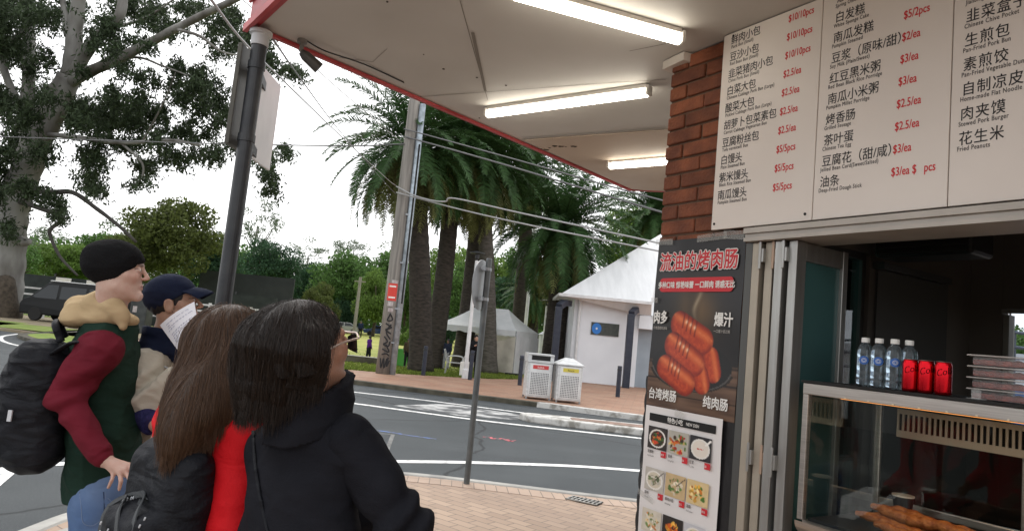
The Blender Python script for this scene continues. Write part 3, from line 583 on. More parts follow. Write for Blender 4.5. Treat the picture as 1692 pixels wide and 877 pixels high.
for rz in (1.188, .990, .795, .690):
    for cx in (-.368, -.230, -.094):
        if rz < .7: break
        b = MB(); w = .128; dz = {-.368:0, -.230:.001, -.094:0}[cx]
        print_sheet(b, cx, cx+w, rz-.106, rz, 40, 34, paint_food(kk, 40+kk), lambda s, z: .0012+0*s); b.build('food_photo', M_paper, ps, recalc=False)
        put_text(txt, ['酸辣粉','春卷','豆浆','馄饨','鲜肉水饺','锅贴','凉拌菜','炸豆腐','汤面'][kk], .017, FS, cx+.004, rz-.128, .8, .0002); put_text(txt, ['Hot Noodle','Spring Roll','Soy Milk','Wonton','Dumplings','Pot Sticker','Salad','Fried Tofu','Noodle Soup'][kk], .011, FS, cx+.004, rz-.146, .8)
        rrect(tag_, cx+w-.034, cx+w+.0, rz-.138, rz-.110, .001, 0, FS); put_text(tagt, '$'+['9.8','6','3','9','12','9.8','7','8','11'][kk], .015, FS, cx+w-.031, rz-.130, .7, off=.0012); kk += 1
txt.build('lettering', M_inkt, ps, recalc=False); tag_.build('price_tag', M_rink, ps, recalc=False); tagt.build('price_lettering', M_wht, ps, recalc=False)
for s0, z0, s1, z1, w in ((-.405,.862,-.30,.835,.014),(-.2,1.276,-.14,1.262,.016),(-.40,1.0,-.385,.93,.01),(-.395,1.16,-.385,1.1,.008)):
    b = MB(); b.add(FR(.004)(np.array([(s0,z0-w,0),(s1,z1-w,0),(s1,z1+w,0),(s0,z0+w,0)])), [(0,1,2,3)]); b.build('tape', M_tape, ps, recalc=False)

# ------------------------------------------------------------------ counter and heated display case
M_steel = mat('brushed_steel', (.50,.47,.43), .33, .9, var=(.40,.37,.34), scale=5, stretch=(1,1,30))
ct = thing('counter', 'stainless steel serving counter under the heated display case', 'counter', tuple(SH(np.array([1.2,-.3,0]))))
b = MB(); sbox(b,.455,2.6,-.62,-.045,0,.86); b.build('cabinet', M_steel, ct, bevel=.004)
b = MB(); sbox(b,.448,2.62,-.64,-.03,.862,.90); b.build('worktop', M_steel, ct, bevel=.012)
dc = thing('display_case', 'heated glass food display case with warm light strip standing on the counter', 'display case', tuple(SH(np.array([1.1,-.3,.9]))))
s0, s1 = .475, 1.75
b = MB(); sbox(b,s0-.006,s1,-.56,.006,1.488,1.497); b.build('top_plate', M_black, dc, bevel=.002)
b = MB(); sbox(b,s0,s1,-.03,0,1.443,1.487); sbox(b,s0,s0+.024,-.028,-.002,.96,1.443); sbox(b,s0,s0+.02,-.55,-.53,.96,1.487); sbox(b,s0,s0+.02,-.529,-.031,1.455,1.487); sbox(b,s0+.021,s1,-.55,-.53,1.45,1.487); sbox(b,s0+.021,s1,-.55,-.53,1.0,1.03); sbox(b,s0+.55,s0+.565,-.545,-.535,1.03,1.31)
b.build('frame', M_steel, dc, bevel=.003)
b = MB()
b.grid(lambda u, v: SH(np.array([s0-.004+u*(s1-s0), -.05*math.cos(v*1.57)**2*0+.004-.07*(1-math.cos(v*1.57)), .955-.058*math.sin(v*1.57)*1.0])), np.linspace(0,1,12), np.linspace(0,1,8)); sbox(b,s0,s1,-.56,-.04,.902,.955)
b.build('base', M_steel, dc)
b = MB(); sbox(b,s0+.024,s1,-.52,-.04,.956,.968); b.build('tray', mat('black_tray', (.02,.019,.018), .35), dc)
M_case = glass_mat('case_pane', (.93,.95,.94), .022)
b = MB(); sbox(b,s0+.025,s1,-.016,-.011,.957,1.442); b.build('front_pane', M_case, dc)
b = MB(); sbox(b,s0+.006,s0+.011,-.529,-.031,.96,1.454); b.build('side_pane', M_case, dc)
b = MB(); sbox(b,s0+.022,s1,-.543,-.538,1.031,1.30); b.build('back_pane', glass_mat('smoked_pane', (.5,.5,.47), .04), dc)
M_vent = mat('warm_vent', (.40,.35,.28), .45, .5)
b = MB(); vz0, vz1, zz0, zz1 = 1.300, 1.415, 1.328, 1.395; va = .60
sbox(b,va,s1,-.47,-.462,vz0,zz0); sbox(b,va,s1,-.47,-.462,zz1,vz1); n = int((s1-va-.03)/.021)
for k in range(n+1): sbox(b,va+.0+k*.021,va+.0095+k*.021,-.469,-.4625,zz0,zz1)
vp = b.build('vent_panel', M_vent, dc)
b = MB(); sbox(b,va,s1,-.528,-.476,vz0,vz1); b.build('housing', M_black, vp)
b = MB(); b.tube(SH(np.array([[s0+.14,-.036,1.446],[s1,-.036,1.446]])), .0058, 8); b.build('light_strip', mat('warm_strip', (.9,.6,.3), .4, emit=(1,.36,.08), es=1.9), dc)
la = bpy.data.lights.new('strip_glow', 'AREA'); la.shape = 'RECTANGLE'; la.size = s1-s0-.2; la.size_y = .012; la.energy = 1.6; la.color = (1,.55,.22); lo_ = bpy.data.objects.new('strip_glow', la); COL.objects.link(lo_); lo_.location = SH(np.array([(s0+s1)/2+.07, -.045, 1.436])); lo_.rotation_euler = (0, 0, math.atan2(D2[1], D2[0]))
b = MB()
for k in range(9): c = SH(np.array([s0+.18+k*.09, .001, 1.4475])); b.lathe([(.004,-.002),(.004,.002)], 8, c)
b.build('screw', mat('bright_screw', (.7,.6,.45), .3, .9), dc)
# fried dough sticks: lumpy twin rods
M_dough = mat('fried_dough', (.42,.155,.04), .5, var=(.24,.07,.018), scale=45, bump=.6, bscale=130)
def dough(a, c, r, label):
    a = SH(np.array(a)); c = SH(np.array(c)); t = thing('fried_dough_stick', label, 'dough stick', tuple((a+c)/2), 0, 'fried dough sticks in the display case'); b = MB(); e = nrm(c-a); sd_ = np.cross(e, (0,0,1)); n = 26
    for q in (-1, 1):
        ts = np.linspace(0, 1, n); pts = a+ts[:, None]*(c-a)+q*sd_*r*.72+np.stack([np.zeros(n), np.zeros(n), .006*np.sin(ts*9+q)], 1)
        b.tube(pts, r*(np.sin(np.clip(ts*math.pi, .12, 3.02))**.3)*(1+.16*np.sin(ts*40+q*2)+RNG.uniform(-.1,.1,n)), 10)
    b.build('dough', M_dough, t, smooth=True, sub=1)
dough((.60,-.20,1.0),(.92,-.26,1.0), .021, 'fried dough stick lying underneath at the left of the heap in the display case')
dough((.64,-.25,1.034),(1.02,-.20,1.034), .024, 'fried dough stick lying on top of the heap, lit along its whole length')
dough((.70,-.33,1.0),(1.10,-.33,1.0), .022, 'fried dough stick lying at the back of the heap in the display case')
dough((.72,-.13,.995),(1.06,-.12,.995), .022, 'fried dough stick lying nearest the front glass of the display case')
dough((.98,-.25,1.0),(1.32,-.22,1.0), .022, 'fried dough stick at the right edge of the heap in the display case')
cp = thing('cup', 'black paper cup with pale rim standing inside the display case', 'cup', tuple(SH(np.array([.66,-.42,.969]))))
o = SH(np.array([.66,-.42,.969])); b = MB(); b.lathe([(.028,0),(.038,.105),(.036,.105),(.027,.004)], 22, o); b.build('body', mat('black_paper', (.02,.018,.018), .6), cp, smooth=False)
b = MB(); b.lathe([(.037,.102),(.041,.104),(.041,.110),(.036,.110)], 22, o); b.build('rim', mat('pale_rim', (.6,.56,.48), .5), cp)
# bottles and cans on the case
def sz_at(px, py, t):
    d = _f + (px-846)/FPX*_r + (438.5-py)/FPX*_u; k = np.dot(O2+t*N2-_c, N2)/np.dot(d, N2); return float(np.dot(_c+k*d-O2, D2))
M_pet = mat('clear_plastic', (.72,.86,.95), .04, trans=.92, ior=1.3); M_cap = mat('white_cap', (.75,.75,.72), .4); M_lab = mat('blue_label', (.03,.12,.42), .4); M_water = mat('water', (.8,.9,.97), 0, trans=1, ior=1.33)
def label_patch(mb, o, r, a0, a1, z0, z1, n=8):
    mb.grid(lambda a, z: o+np.array([r*math.cos(a), r*math.sin(a), z]), np.linspace(a0, a1, n), [z0, z1])
def bottle(px, t, label, first=[None]):
    s = sz_at(px, 640, t); o = SH(np.array([s, t, 1.498])); rz = RNG.uniform(-.2, .2)
    if first[0] is not None: q = dup(first[0], tuple(o), rz, label); return
    T = thing('water_bottle', label, 'water bottle', tuple(o), rz, 'water bottles on the display case'); first[0] = T
    prof = [(.001,.004),(.020,0),(.027,.004),(.029,.012),(.0285,.03),(.0275,.034),(.029,.038),(.0285,.055),(.0275,.059),(.029,.063),(.029,.105),(.0275,.109),(.029,.113),(.029,.128),(.026,.145),(.018,.158),(.0125,.164),(.0125,.176)]
    b = MB(); b.lathe(prof, 28); b.build('body', M_pet, T, smooth=True, world=False)
    b = MB(); b.lathe([(.0145,.166),(.0148,.168),(.0148,.182),(.0135,.184),(.001,.184)], 22); b.build('cap', M_cap, T, smooth=False, world=False)
    b = MB(); fa = math.atan2(-2.3, -1.05)
    b.grid(lambda a, q: np.array([.0294*math.cos(fa+a), .0294*math.sin(fa+a), .098+.016*q*math.sqrt(max(0, 1-(a/.62)**2))]), np.linspace(-.62,.62,13), (-1,-.5,0,.5,1)); b.build('label', M_lab, T, world=False)
    b = MB()
    for rr in (.3, .17):
        q = [(fa+rr*math.cos(x)*1.0, .098+rr*.026*math.sin(x)) for x in np.linspace(0, 6.28, 14)]; b.tube([(.0298*math.cos(a), .0298*math.sin(a), z) for a, z in q], .0007, 5)
    b.build('emblem', M_wht, T, world=False)
bottle(1427,-.085,'water bottle at the left end of the row on the display case'); bottle(1450,-.08,'second water bottle from the left end of the row on the display case'); bottle(1476,-.075,'water bottle third along, between the second bottle and the one beside the red cans'); bottle(1500,-.11,'water bottle standing behind the first red can')
M_jet = mat('jet_ink', (.004,.004,.004), .8, spec=0)
M_can = mat('red_can', (.55,.008,.016), .22, .9); M_tin = mat('can_tin', (.6,.6,.6), .3, .9)
def can(px, t, label, first=[None]):
    s = sz_at(px, 645, t); o = SH(np.array([s, t, 1.498])); rz = RNG.uniform(-.15, .15)
    if first[0] is not None: dup(first[0], tuple(o), rz, label); return
    T = thing('drink_can', label, 'drink can', tuple(o), rz, 'red drink cans on the display case'); first[0] = T
    b = MB(); b.lathe([(.018,.0012),(.0215,.001),(.025,.005),(.0258,.010),(.0262,.014),(.0262,.060),(.0262,.098),(.0256,.102),(.0236,.110),(.0226,.1135)], 32); b.build('body', M_can, T, smooth=True, world=False)
    b = MB(); b.lathe([(.0235,.1131),(.0245,.1145),(.0235,.1155),(.022,.112),(.001,.112)], 28); b.build('top', M_tin, T, world=False)
    b = MB(); v, f = text_geo('Cola', .034, .8, 0, 'CENTER'); fa = math.atan2(-2.3, -1.05)
    an = fa+v[:, 0]/.0264; z = .070+v[:, 1]+v[:, 0]*.3; b.add(np.stack([.02645*np.cos(an), .02645*np.sin(an), z], 1), f); b.build('lettering', M_jet, T, world=False, recalc=False)
can(1503,-.055,'red drink can half hidden by the end bottle, first of the three cans'); can(1529.5,-.06,'red drink can in the middle of the three cans'); can(1558,-.06,'red drink can at the right end of the three cans')
M_tub = mat('clear_tub', (.9,.9,.88), .12, alpha=.13); M_lid = mat('tub_lid', (.62,.58,.54), .25, alpha=.55); M_food = mat('dark_red_food', (.10,.014,.012), .5, var=(.22,.035,.022), scale=60, bump=.8, bscale=110)
tub0 = None
for k, lab in enumerate(('lowest','second lowest','second highest','topmost')):
    z = 1.498+k*.0375; o = SH(np.array([sz_at(1596,630,-.09)+.112, -.16, z]))
    if tub0 is None:
        tub0 = thing('food_container', '', 'food container', tuple(o), math.atan2(D2[1], D2[0]), 'clear food containers stacked on the display case')
        b = MB(); b.prism([(-.10,-.06),(.10,-.06),(.10,.06),(-.10,.06)], .0, .0305); b.build('tub', M_tub, tub0, world=False, bevel=.008)
        b = MB(); b.prism([(-.112,-.07),(.112,-.07),(.112,.07),(-.112,.07)], .0312, .0365); b.build('lid', M_lid, tub0, world=False, bevel=.002)
        b = MB(); b.grid(lambda u, v: np.array([u, v, .020+.006*math.sin(u*90+v*31)*math.sin(v*110)]), np.linspace(-.095,.095,30), np.linspace(-.055,.055,18)); b.box((-.097,-.057,.003),(.097,.057,.020)); b.build('contents', M_food, tub0, world=False, smooth=False)
        tub0['label'] = 'clear container of dark red food, lowest of the stack beside the cans'
    else: dup(tub0, tuple(o), tub0.rotation_euler[2]+RNG.uniform(-.04,.04), f'clear container of dark red food, {lab} of the stack beside the cans')
ah = thing('acrylic_stand', 'tiny clear acrylic card stand between the cans and the containers', 'card stand', tuple(SH(np.array([1.075,-.06,1.498]))))
b = MB(); sbox(b,1.06,1.09,-.062,-.06,1.499,1.53); sbox(b,1.055,1.095,-.085,-.04,1.498,1.5015); b.build('sheet', M_tub, ah)
# things seen through the back window
rl = thing('balcony_railing', 'grey metal railing outside the back window of the shop', 'railing', tuple(SH(np.array([.2,-4.6,0]))))
b = MB(); M_rail = mat('railing_paint', (.12,.15,.2), .5)
for s in np.arange(-1.6, 2.4, .32): b.tube(SH(np.array([[s,-4.6,-.15],[s,-4.6,2.05]])), .014, 8)
b.build('post', M_rail, rl)
b = MB()
for z in (1.78,1.93,2.06): b.tube(SH(np.array([[-1.7,-4.6,z+.05],[2.4,-4.6,z-.25]])), .014, 8)
b.build('rail', M_rail, rl)
sh = thing('pale_shed', 'pale flat-walled building seen through the back window of the shop', 'building', tuple(SH(np.array([1,-9,0]))))
b = MB(); sbox(b,-6,6,-12,-9,-.15,1.9); b.build('wall', mat('pale_wall', (.7,.72,.74), .8), sh)
b = MB(); sbox(b,-6.2,6.2,-12.2,-8.8,1.901,2.02); b.build('roof', mat('grey_roof', (.5,.52,.55), .6), sh)
b = MB()
for s in (-3,-.5,2): sbox(b,s,s+1,-8.998,-8.97,.6,1.5)
b.build('window', mat('blue_window', (.05,.12,.3), .3), sh)

# ------------------------------------------------------------------ street furniture
M_navy = mat('navy_paint', (.018,.024,.042), .4, var=(.03,.036,.055), scale=6)
M_post = mat('charcoal_paint', (.02,.023,.028), .42, var=(.035,.038,.042), scale=9, bump=.1, bscale=50)
M_galv = mat('galvanised_steel', (.36,.38,.4), .45, .5, var=(.25,.27,.29), scale=9)
M_wsteel = mat('white_enamel', (.72,.73,.74), .4, var=(.62,.63,.64), scale=5)
ax, ay = -1.485, 3.66
t = thing('awning_post', 'black round steel post holding up the outer corner of the shop awning', 'post', (ax, ay, 0))
b = MB(); b.lathe([(.041,0),(.041,3.03)], 24, (ax, ay, 0)); b.build('pole', M_post, t, smooth=False)
b = MB(); b.lathe([(.046,2.985),(.047,3.0),(.047,3.045),(.06,3.05),(.06,3.068)], 24, (ax, ay, 0)); b.build('collar', mat('pale_collar', (.5,.51,.52), .5), t)
b = MB(); b.lathe([(.09,0),(.09,.012),(.05,.02),(.05,.06)], 20, (ax, ay, 0)); b.build('base_plate', M_post, t)
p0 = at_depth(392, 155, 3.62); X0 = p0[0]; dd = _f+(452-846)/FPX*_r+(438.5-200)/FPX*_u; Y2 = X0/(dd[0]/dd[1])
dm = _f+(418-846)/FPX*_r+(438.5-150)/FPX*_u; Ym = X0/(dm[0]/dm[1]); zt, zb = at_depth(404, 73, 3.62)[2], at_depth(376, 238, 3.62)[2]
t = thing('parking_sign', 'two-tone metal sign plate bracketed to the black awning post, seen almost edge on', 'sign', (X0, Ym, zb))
b = MB(); b.box((X0-.025,3.60,zb),(X0,Ym,zt)); b.build('painted_shade_half', mat('plate_shade_tone', (.06,.058,.05), .5, .2, var=(.09,.085,.07), scale=6), t, bevel=.004)  # near half of the sign: its shade is put into the dark colour
b = MB(); b.box((X0-.02,Ym+.002,zb+.01),(X0-.004,Y2+.06,zt)); b.build('painted_glow_half', M_wsteel, t, bevel=.003)  # far half of the same sign: sky reflection put into the white colour
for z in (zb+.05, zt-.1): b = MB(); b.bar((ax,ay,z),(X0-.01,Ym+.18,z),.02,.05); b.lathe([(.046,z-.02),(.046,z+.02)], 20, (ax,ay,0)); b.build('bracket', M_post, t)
# slender sign post by the near kerb
sx_, sy_ = -.25, 7.44
t = thing('road_sign', 'round road sign seen from behind on a slim grey post at the kerb', 'road sign', (sx_, sy_, 0))
b = MB(); b.lathe([(.032,0),(.032,2.36),(.026,2.37)], 18, (sx_, sy_, 0)); b.build('post', mat('sign_post', (.085,.095,.1), .5, .3, var=(.13,.14,.14), scale=7), t)
nv = nrm(np.array([-.955,.3,0])); pv = np.array([nv[1],-nv[0],0]); cz = np.array([sx_,sy_,2.08])+nv*.062
b = MB(); a = np.linspace(0, 2*math.pi, 41)[:-1]
ring = lambda r, o: [cz+nv*o+r*(math.cos(x)*pv+math.sin(x)*np.array([0,0,1.])) for x in a]
b.add(ring(.27,0)+ring(.27,.006)+ring(.262,.012)+ring(.262,.0061), [tuple(range(40))]+[(i,(i+1)%40,40+(i+1)%40,40+i) for i in range(40)]+[tuple(range(79,39,-1))])
b.build('disc', mat('sign_back', (.30,.31,.32), .45, .4, var=(.24,.25,.26), scale=5), t)
b = MB()
for z in (1.93,2.25): b.bar(np.array([sx_,sy_,z])+nv*.02-pv*.12, np.array([sx_,sy_,z])+nv*.02+pv*.12, .03, .04); b.lathe([(.038,z-.016),(.038,z+.016)], 18, (sx_,sy_,0))
b.build('clamp', M_galv, t)
# utility pole
ux, uy = -3.80, 22.75
up = thing('utility_pole', 'tall weathered timber power pole with graffiti and a red sign on the far pavement', 'utility pole', (ux, uy, 0))
M_fnot = mat('faded_notice', (.5,.48,.47), .7, var=(.35,.28,.28), scale=14)
M_timb = mat('weathered_timber', (.29,.27,.245), .9, var=(.17,.16,.145), scale=7, stretch=(2,2,.12), bump=.6, bscale=30)
b = MB(); b.lathe([(.25,0),(.225,3),(.20,7),(.17,11.5)], 24, (ux, uy, 0)); b.build('timber', M_timb, up, smooth=True)
b = MB(); b.tube([(ux+.30,uy-.06,0),(ux+.31,uy-.06,5.2),(ux+.30,uy-.05,9.0)], .105, 12); b.build('conduit', mat('blue_conduit', (.44,.51,.57), .4, .3, var=(.27,.31,.34), scale=6), up, smooth=True)
b = MB(); b.tube([(ux+.36,uy-.14,2.3),(ux+.355,uy-.15,7.6)], .03, 8); b.build('cable_riser', M_black, up)
b = MB()
for z in (1.0,2.1,3.6,5.2): b.lathe([(.245-.012*z,z),(.25-.012*z,z+.03)], 24, (ux,uy,0)); b.bar((ux+.16,uy-.16,z+.02),(ux+.40,uy-.13,z+.02),.02,.05)
b.build('strap', M_galv, up)
def cyl(v, R0): # wrap x,z around the pole front
    fa = math.atan2(-uy, -ux); a = fa+v[:, 0]/R0; return np.stack([ux+R0*np.cos(a), uy+R0*np.sin(a), v[:, 1]], 1)
b = MB(); xs = np.linspace(-.17,.15,9); b.add(cyl(np.array([(x,2.36) for x in xs]+[(x,2.92) for x in xs]), .232), [(i,i+1,9+i+1,9+i) for i in range(8)]); b.build('red_sign', mat('red_plate', (.62,.05,.035), .45), up)
for z0, z1, x0, x1 in ((2.93,3.03,-.06,.16),(2.18,2.33,-.12,.06),(2.0,2.12,-.08,.08)): xs = np.linspace(x0,x1,7); b = MB(); b.add(cyl(np.array([(x,z0) for x in xs]+[(x,z1) for x in xs]), .233), [(i,i+1,8+i,7+i) for i in range(6)]); b.build('notice', M_fnot, up)
b = MB(); xs = np.linspace(-.12,.1,7)
for z in (2.44,2.80): b.add(cyl(np.array([(x,z) for x in xs]+[(x,z+.05) for x in xs]), .234), [(i,i+1,8+i,7+i) for i in range(6)])
b.build('sign_mark', M_wht, up)
b = MB()
for pts in ([(.02,1.95),(-.06,1.72),(.1,1.75),(.04,1.9)],[(-.1,1.62),(.1,1.5),(-.08,1.42),(.1,1.3)],[(.08,1.6),(-.05,1.35),(.1,1.12)],[(-.1,1.2),(.02,1.05),(-.1,.95),(.06,.9),(.1,1.05)],[(-.12,.8),(.1,.72),(-.02,.95)],[(-.15,.5),(-.1,.2),(-.04,.5),(.0,.2),(.06,.5)],[(.1,.55),(.08,.25),(.16,.45)],[(-.12,.62),(.02,.66),(.12,.6)]):
    q = smooth_line(pts, 5); v = cyl(q, .248); b.tube(v, .024, 5)
b.build('graffiti', mat('black_spray', (.02,.02,.022), .7), up)
b = MB(); b.bar((ux-1.1,uy-.22,10.2),(ux+1.1,uy-.22,10.2),.1,.12); b.build('crossarm', M_timb, up)
M_ins = mat('insulator', (.3,.2,.15), .2)
for x in (-.8,-.3,.3,.8):
    b = MB(); b.lathe([(.02,10.26),(.05,10.3),(.03,10.34),(.05,10.38),(.02,10.42)], 10, (ux+x,uy-.22,0)); b.build('insulator', M_ins, up)
M_wire = mat('cable_sheath', (.13,.13,.135), .5); M_wirel = mat('pale_cable', (.34,.34,.34), .5)
def cable(label, pts, r, m=M_wire):
    q = smooth_line([at_depth(*p) for p in pts], 8); o = thing('overhead_cable', label, 'cable', tuple(q[len(q)//2]), 0, 'overhead cables'); b = MB(); b.tube(q, r, 6); b.build('wire', m, o, smooth=True)
cable('overhead cable leaving the power pole to the right, highest of the four', [(668,213,22.6),(860,266,20.3),(1060,322,18),(1400,410,14.5)], .022)
cable('overhead cable leaving the power pole to the right, second highest of the four', [(670,226,22.6),(770,254,21.4),(870,283,20.3),(1075,345,18),(1400,440,14.5)], .028)
cable('pale kinked overhead cable to the right, third down on the power pole', [(655,308,22.5),(682,322,22.2),(712,331,21.8),(736,333,21.5),(752,328,21.3),(860,352,20.3),(1050,393,18.2),(1400,470,14.5)], .026, M_wirel)
cable('pale overhead cable to the right, lowest on the power pole', [(655,318,22.5),(760,346,21.4),(880,373,20.2),(1075,412,18),(1400,480,14.5)], .024, M_wirel)
cable('overhead cable running level from the power pole far to the left', [(668,238,22.6),(560,241,23.5),(300,236,26),(0,226,30),(-300,215,34)], .022)
cable('service cable sagging from the awning corner up to the power pole', [(446,58,3.9),(500,135,7.5),(560,215,12),(620,284,17.5),(655,322,22.4)], .007, M_wire)
cable('service cable from above the awning corner, upper of the two to the power pole', [(345,-5,3.9),(405,72,5.2),(475,140,8),(560,222,13),(640,296,20),(656,308,22.4)], .009, M_wirel)
cable('thin overhead cable crossing the sky behind the palm fronds', [(330,-60,12),(470,60,14),(540,130,16),(610,190,19),(664,236,22.5)], .010, M_wirel)
# park lamps and other poles
def lamp(x, y, H, label, hat=.26):
    t = thing('park_lamp', label, 'lamp post', (x, y, 0), 0, 'park lamps with flat black hats')
    b = MB(); b.lathe([(.11,0),(.11,.3),(.075,.34),(.06,H-.3)], 16, (x,y,0)); b.build('pole', M_wsteel, t)
    b = MB(); b.lathe([(.03,H-.3),(.07,H-.22),(.08,H-.08),(hat,H-.05),(hat,H-.02),(.06,H+.03)], 20, (x,y,0)); b.build('hat', M_post, t)
    return t
lp = lamp(-1.25, 24.4, 4.42, 'white park lamp with flat black hat beside the man by the white tent', .27)
b = MB(); b.box((-1.25+.05,24.4-.2,2.7),(-1.25+.27,24.4-.07,3.02)); b.build('control_box', M_wsteel, lp, bevel=.01)
lamp(2.0, 36.0, 3.65, 'pale park lamp with flat hat behind the roof of the white tent', .38)
t = thing('light_pole', 'tall thin pale steel pole rising behind the white tent among palms', 'pole', (1.05,38,0)); b = MB(); b.lathe([(.1,0),(.08,9)], 12, (1.05,38,0)); b.build('shaft', M_wsteel, t)
b = MB(); b.lathe([(.16,0),(.16,.05)], 12, (1.05,38,0)); b.build('base', M_galv, t)
q = at_depth(640, 540, 48); t = thing('flagpole', 'slender white pole standing left of the timber power pole', 'pole', (q[0],48,0)); b = MB(); b.lathe([(.06,0),(.045,8.6)], 10, (q[0],48,0)); b.build('shaft', M_wsteel, t); b = MB(); b.lathe([(.0,8.72),(.06,8.66),(.0,8.6)][::-1], 10, (q[0],48,0)); b.build('finial', M_wsteel, t)
q = at_depth(586, 540, 62); t = thing('timber_pole', 'grey timber pole at the far side of the park lawn', 'pole', (q[0],62,0)); b = MB(); b.lathe([(.17,0),(.13,5.6)], 12, (q[0],62,0)); b.build('shaft', M_timb, t); b = MB(); b.bar((q[0]-.5,62,5.2),(q[0]+.5,62,5.2),.08,.1); b.build('crossarm', M_timb, t)
# bollards
bo = thing('bollard', 'navy bollard in front of the left palm trunk', 'bollard', (-2.63,23.8,0), 0, 'navy bollards along the far pavement')
b = MB(); b.prism([(.075*math.cos(a), .075*math.sin(a)) for a in np.linspace(.39,.39+6.283,9)[:-1]], 0, .95); b.build('post', M_navy, bo, world=False, bevel=.012)
b = MB(); b.lathe([(.078,.951),(.07,.99),(.0,1.0)], 8); b.build('cap', M_navy, bo, world=False); b = MB(); b.lathe([(.077,.84),(.077,.9)], 12); b.build('band', M_post, bo, world=False)
for x, y, l in ((-1.05,23.9,'navy bollard at the feet of the man by the park lamp'),(.64,23.6,'navy bollard just left of the two steel rubbish bins'),(3.78,22.6,'navy bollard in front of the white building')): dup(bo, (x,y,0), 0, l)
# rubbish bins
M_binw = mat('brushed_bin_steel', (.66,.67,.67), .45, .1, var=(.52,.53,.53), scale=6, stretch=(1,1,3)); M_hole = mat('dark_perforation', (.10,.105,.11), .8)
def bin_(x, y, rz, label, pyramid, sticker, words_):
    t = thing('rubbish_bin', label, 'rubbish bin', (x,y,.003), rz, 'steel rubbish bins on the far pavement'); w = .33
    b = MB(); b.box((-w,-w,.06),(w,w,.96)); b.build('cabinet', M_binw, t, world=False, bevel=.015)
    b = MB()
    for sx in (-1,1): 
        for sy in (-1,1): b.box((sx*w-.04*(sx>0)-.0,sy*w-.04*(sy>0),0),(sx*w+.04*(sx<0),sy*w+.04*(sy<0),.058))
    b.build('foot', M_galv, t, world=False)
    b = MB(); b.box((-w+.05,-w-.014,.12),(w-.05,-w-.003,.94)); dr_ = b.build('door', mat('bin_door', (.72,.73,.73), .4, .0, var=(.6,.61,.61), scale=4) if 'bin_door' not in bpy.data.materials else bpy.data.materials['bin_door'], t, world=False, bevel=.004)
    b = MB()
    for i in range(11):
        for j in range(13):
            cx, cz_ = -.22+i*.044, .16+j*.044; b.add([(cx-.013,-w-.0165,cz_-.013),(cx+.013,-w-.0165,cz_-.013),(cx+.013,-w-.0165,cz_+.013),(cx-.013,-w-.0165,cz_+.013)], [(0,1,2,3)])
    b.build('perforation', M_hole, dr_, world=False, recalc=False)
    b = MB(); b.box((-.20,-w-.018,.80),(.22,-w-.0145,.90)); st_ = b.build('sticker', sticker, dr_, world=False)
    b = MB(); v, f = text_geo(words_, .075, .75, 0, 'CENTER'); b.add(np.stack([v[:, 0]+.01, np.full(len(v), -w-.0192), v[:, 1]+.822], 1), f); b.build('lettering', M_wht if not pyramid else M_ink, st_, world=False, recalc=False)
    if pyramid:
        b = MB(); q = w+.03; b.add([(-q,-q,.965),(q,-q,.965),(q,q,.965),(-q,q,.965),(-q,-q,1.0),(q,-q,1.0),(q,q,1.0),(-q,q,1.0),(-.08,-.08,1.17),(.08,-.08,1.17),(.08,.08,1.17),(-.08,.08,1.17)], [(3,2,1,0),(0,1,5,4),(1,2,6,5),(2,3,7,6),(3,0,4,7),(4,5,9,8),(5,6,10,9),(6,7,11,10),(7,4,8,11),(8,9,10,11)]); lid = b.build('lid', M_binw, t, world=False, bevel=.006)
        b = MB(); b.box((-.07,-.085,1.171),(.07,.06,1.185)); b.build('knob', M_hole, lid, world=False)
    else:
        b = MB(); q = w+.02
        b.box((-q,-q,.965),(q,q,1.0)); b.box((-q,-q+.03,1.001),(q,q,1.18)); b.box((-q,-q-.0,1.16),(q,-q+.029,1.2)); b.box((-q,-q+.03,1.181),(q,q,1.2)); lid = b.build('hood', M_binw, t, world=False, bevel=.004)
        b = MB(); b.box((-.25,-q+.022,1.03),(.25,-q+.0295,1.15)); b.build('opening', M_black, lid, world=False)
bin_(.98, 18.9, .10, 'square steel rubbish bin with flat slotted hood and red sticker', False, mat('red_sticker', (.55,.06,.06), .5), 'Rubbish')
bin_(1.76, 18.75, .12, 'square steel rubbish bin with pyramid lid and yellow sticker', True, mat('yellow_sticker', (.6,.5,.08), .5), 'Recycle')

# ------------------------------------------------------------------ white tent, building and park things
M_canv = mat('white_canvas', (.74,.76,.79), .7, var=(.66,.69,.72), scale=3, translucent=.25)
M_canvt = mat('cream_canvas', (.60,.57,.50), .75, var=(.5,.47,.41), scale=3, translucent=.3)
FRc, FLc, BRc, BLc = map(np.array, ((.45,29.4),(-2.95,30.2),(1.5,32.2),(-1.75,33.1)))
t = thing('gazebo_tent', 'white pop-up gazebo tent with hanging side walls beyond the far pavement', 'tent', (-.4,31,0))
ez, pz_ = 1.86, 2.78; cen = (FRc+FLc+BRc+BLc)/4; al = nrm(FRc-FLc)*.75
r1, r2 = cen-al, cen+al
def P3(p, z): return (p[0], p[1], z)
b = MB()
def panel(a, c, d_, e, n=8):
    A_, B_, C_, D_ = map(np.array, (a, c, d_, e))
    b.grid(lambda u, v: (A_*(1-u)+B_*u)*(1-v)+(D_*(1-u)+C_*u)*v-np.array([0,0,.10*math.sin(math.pi*v)*(.6+.4*math.sin(math.pi*u))]), np.linspace(0,1,n), np.linspace(0,1,n))
panel(P3(FLc,ez),P3(FRc,ez),P3(r2,pz_),P3(r1,pz_)); panel(P3(FRc,ez),P3(BRc,ez),P3(r2,pz_),P3(r2,pz_)); panel(P3(BRc,ez),P3(BLc,ez),P3(r1,pz_),P3(r2,pz_)); panel(P3(BLc,ez),P3(FLc,ez),P3(r1,pz_),P3(r1,pz_))
b.build('canopy', M_canv, t, smooth=True)
b = MB()
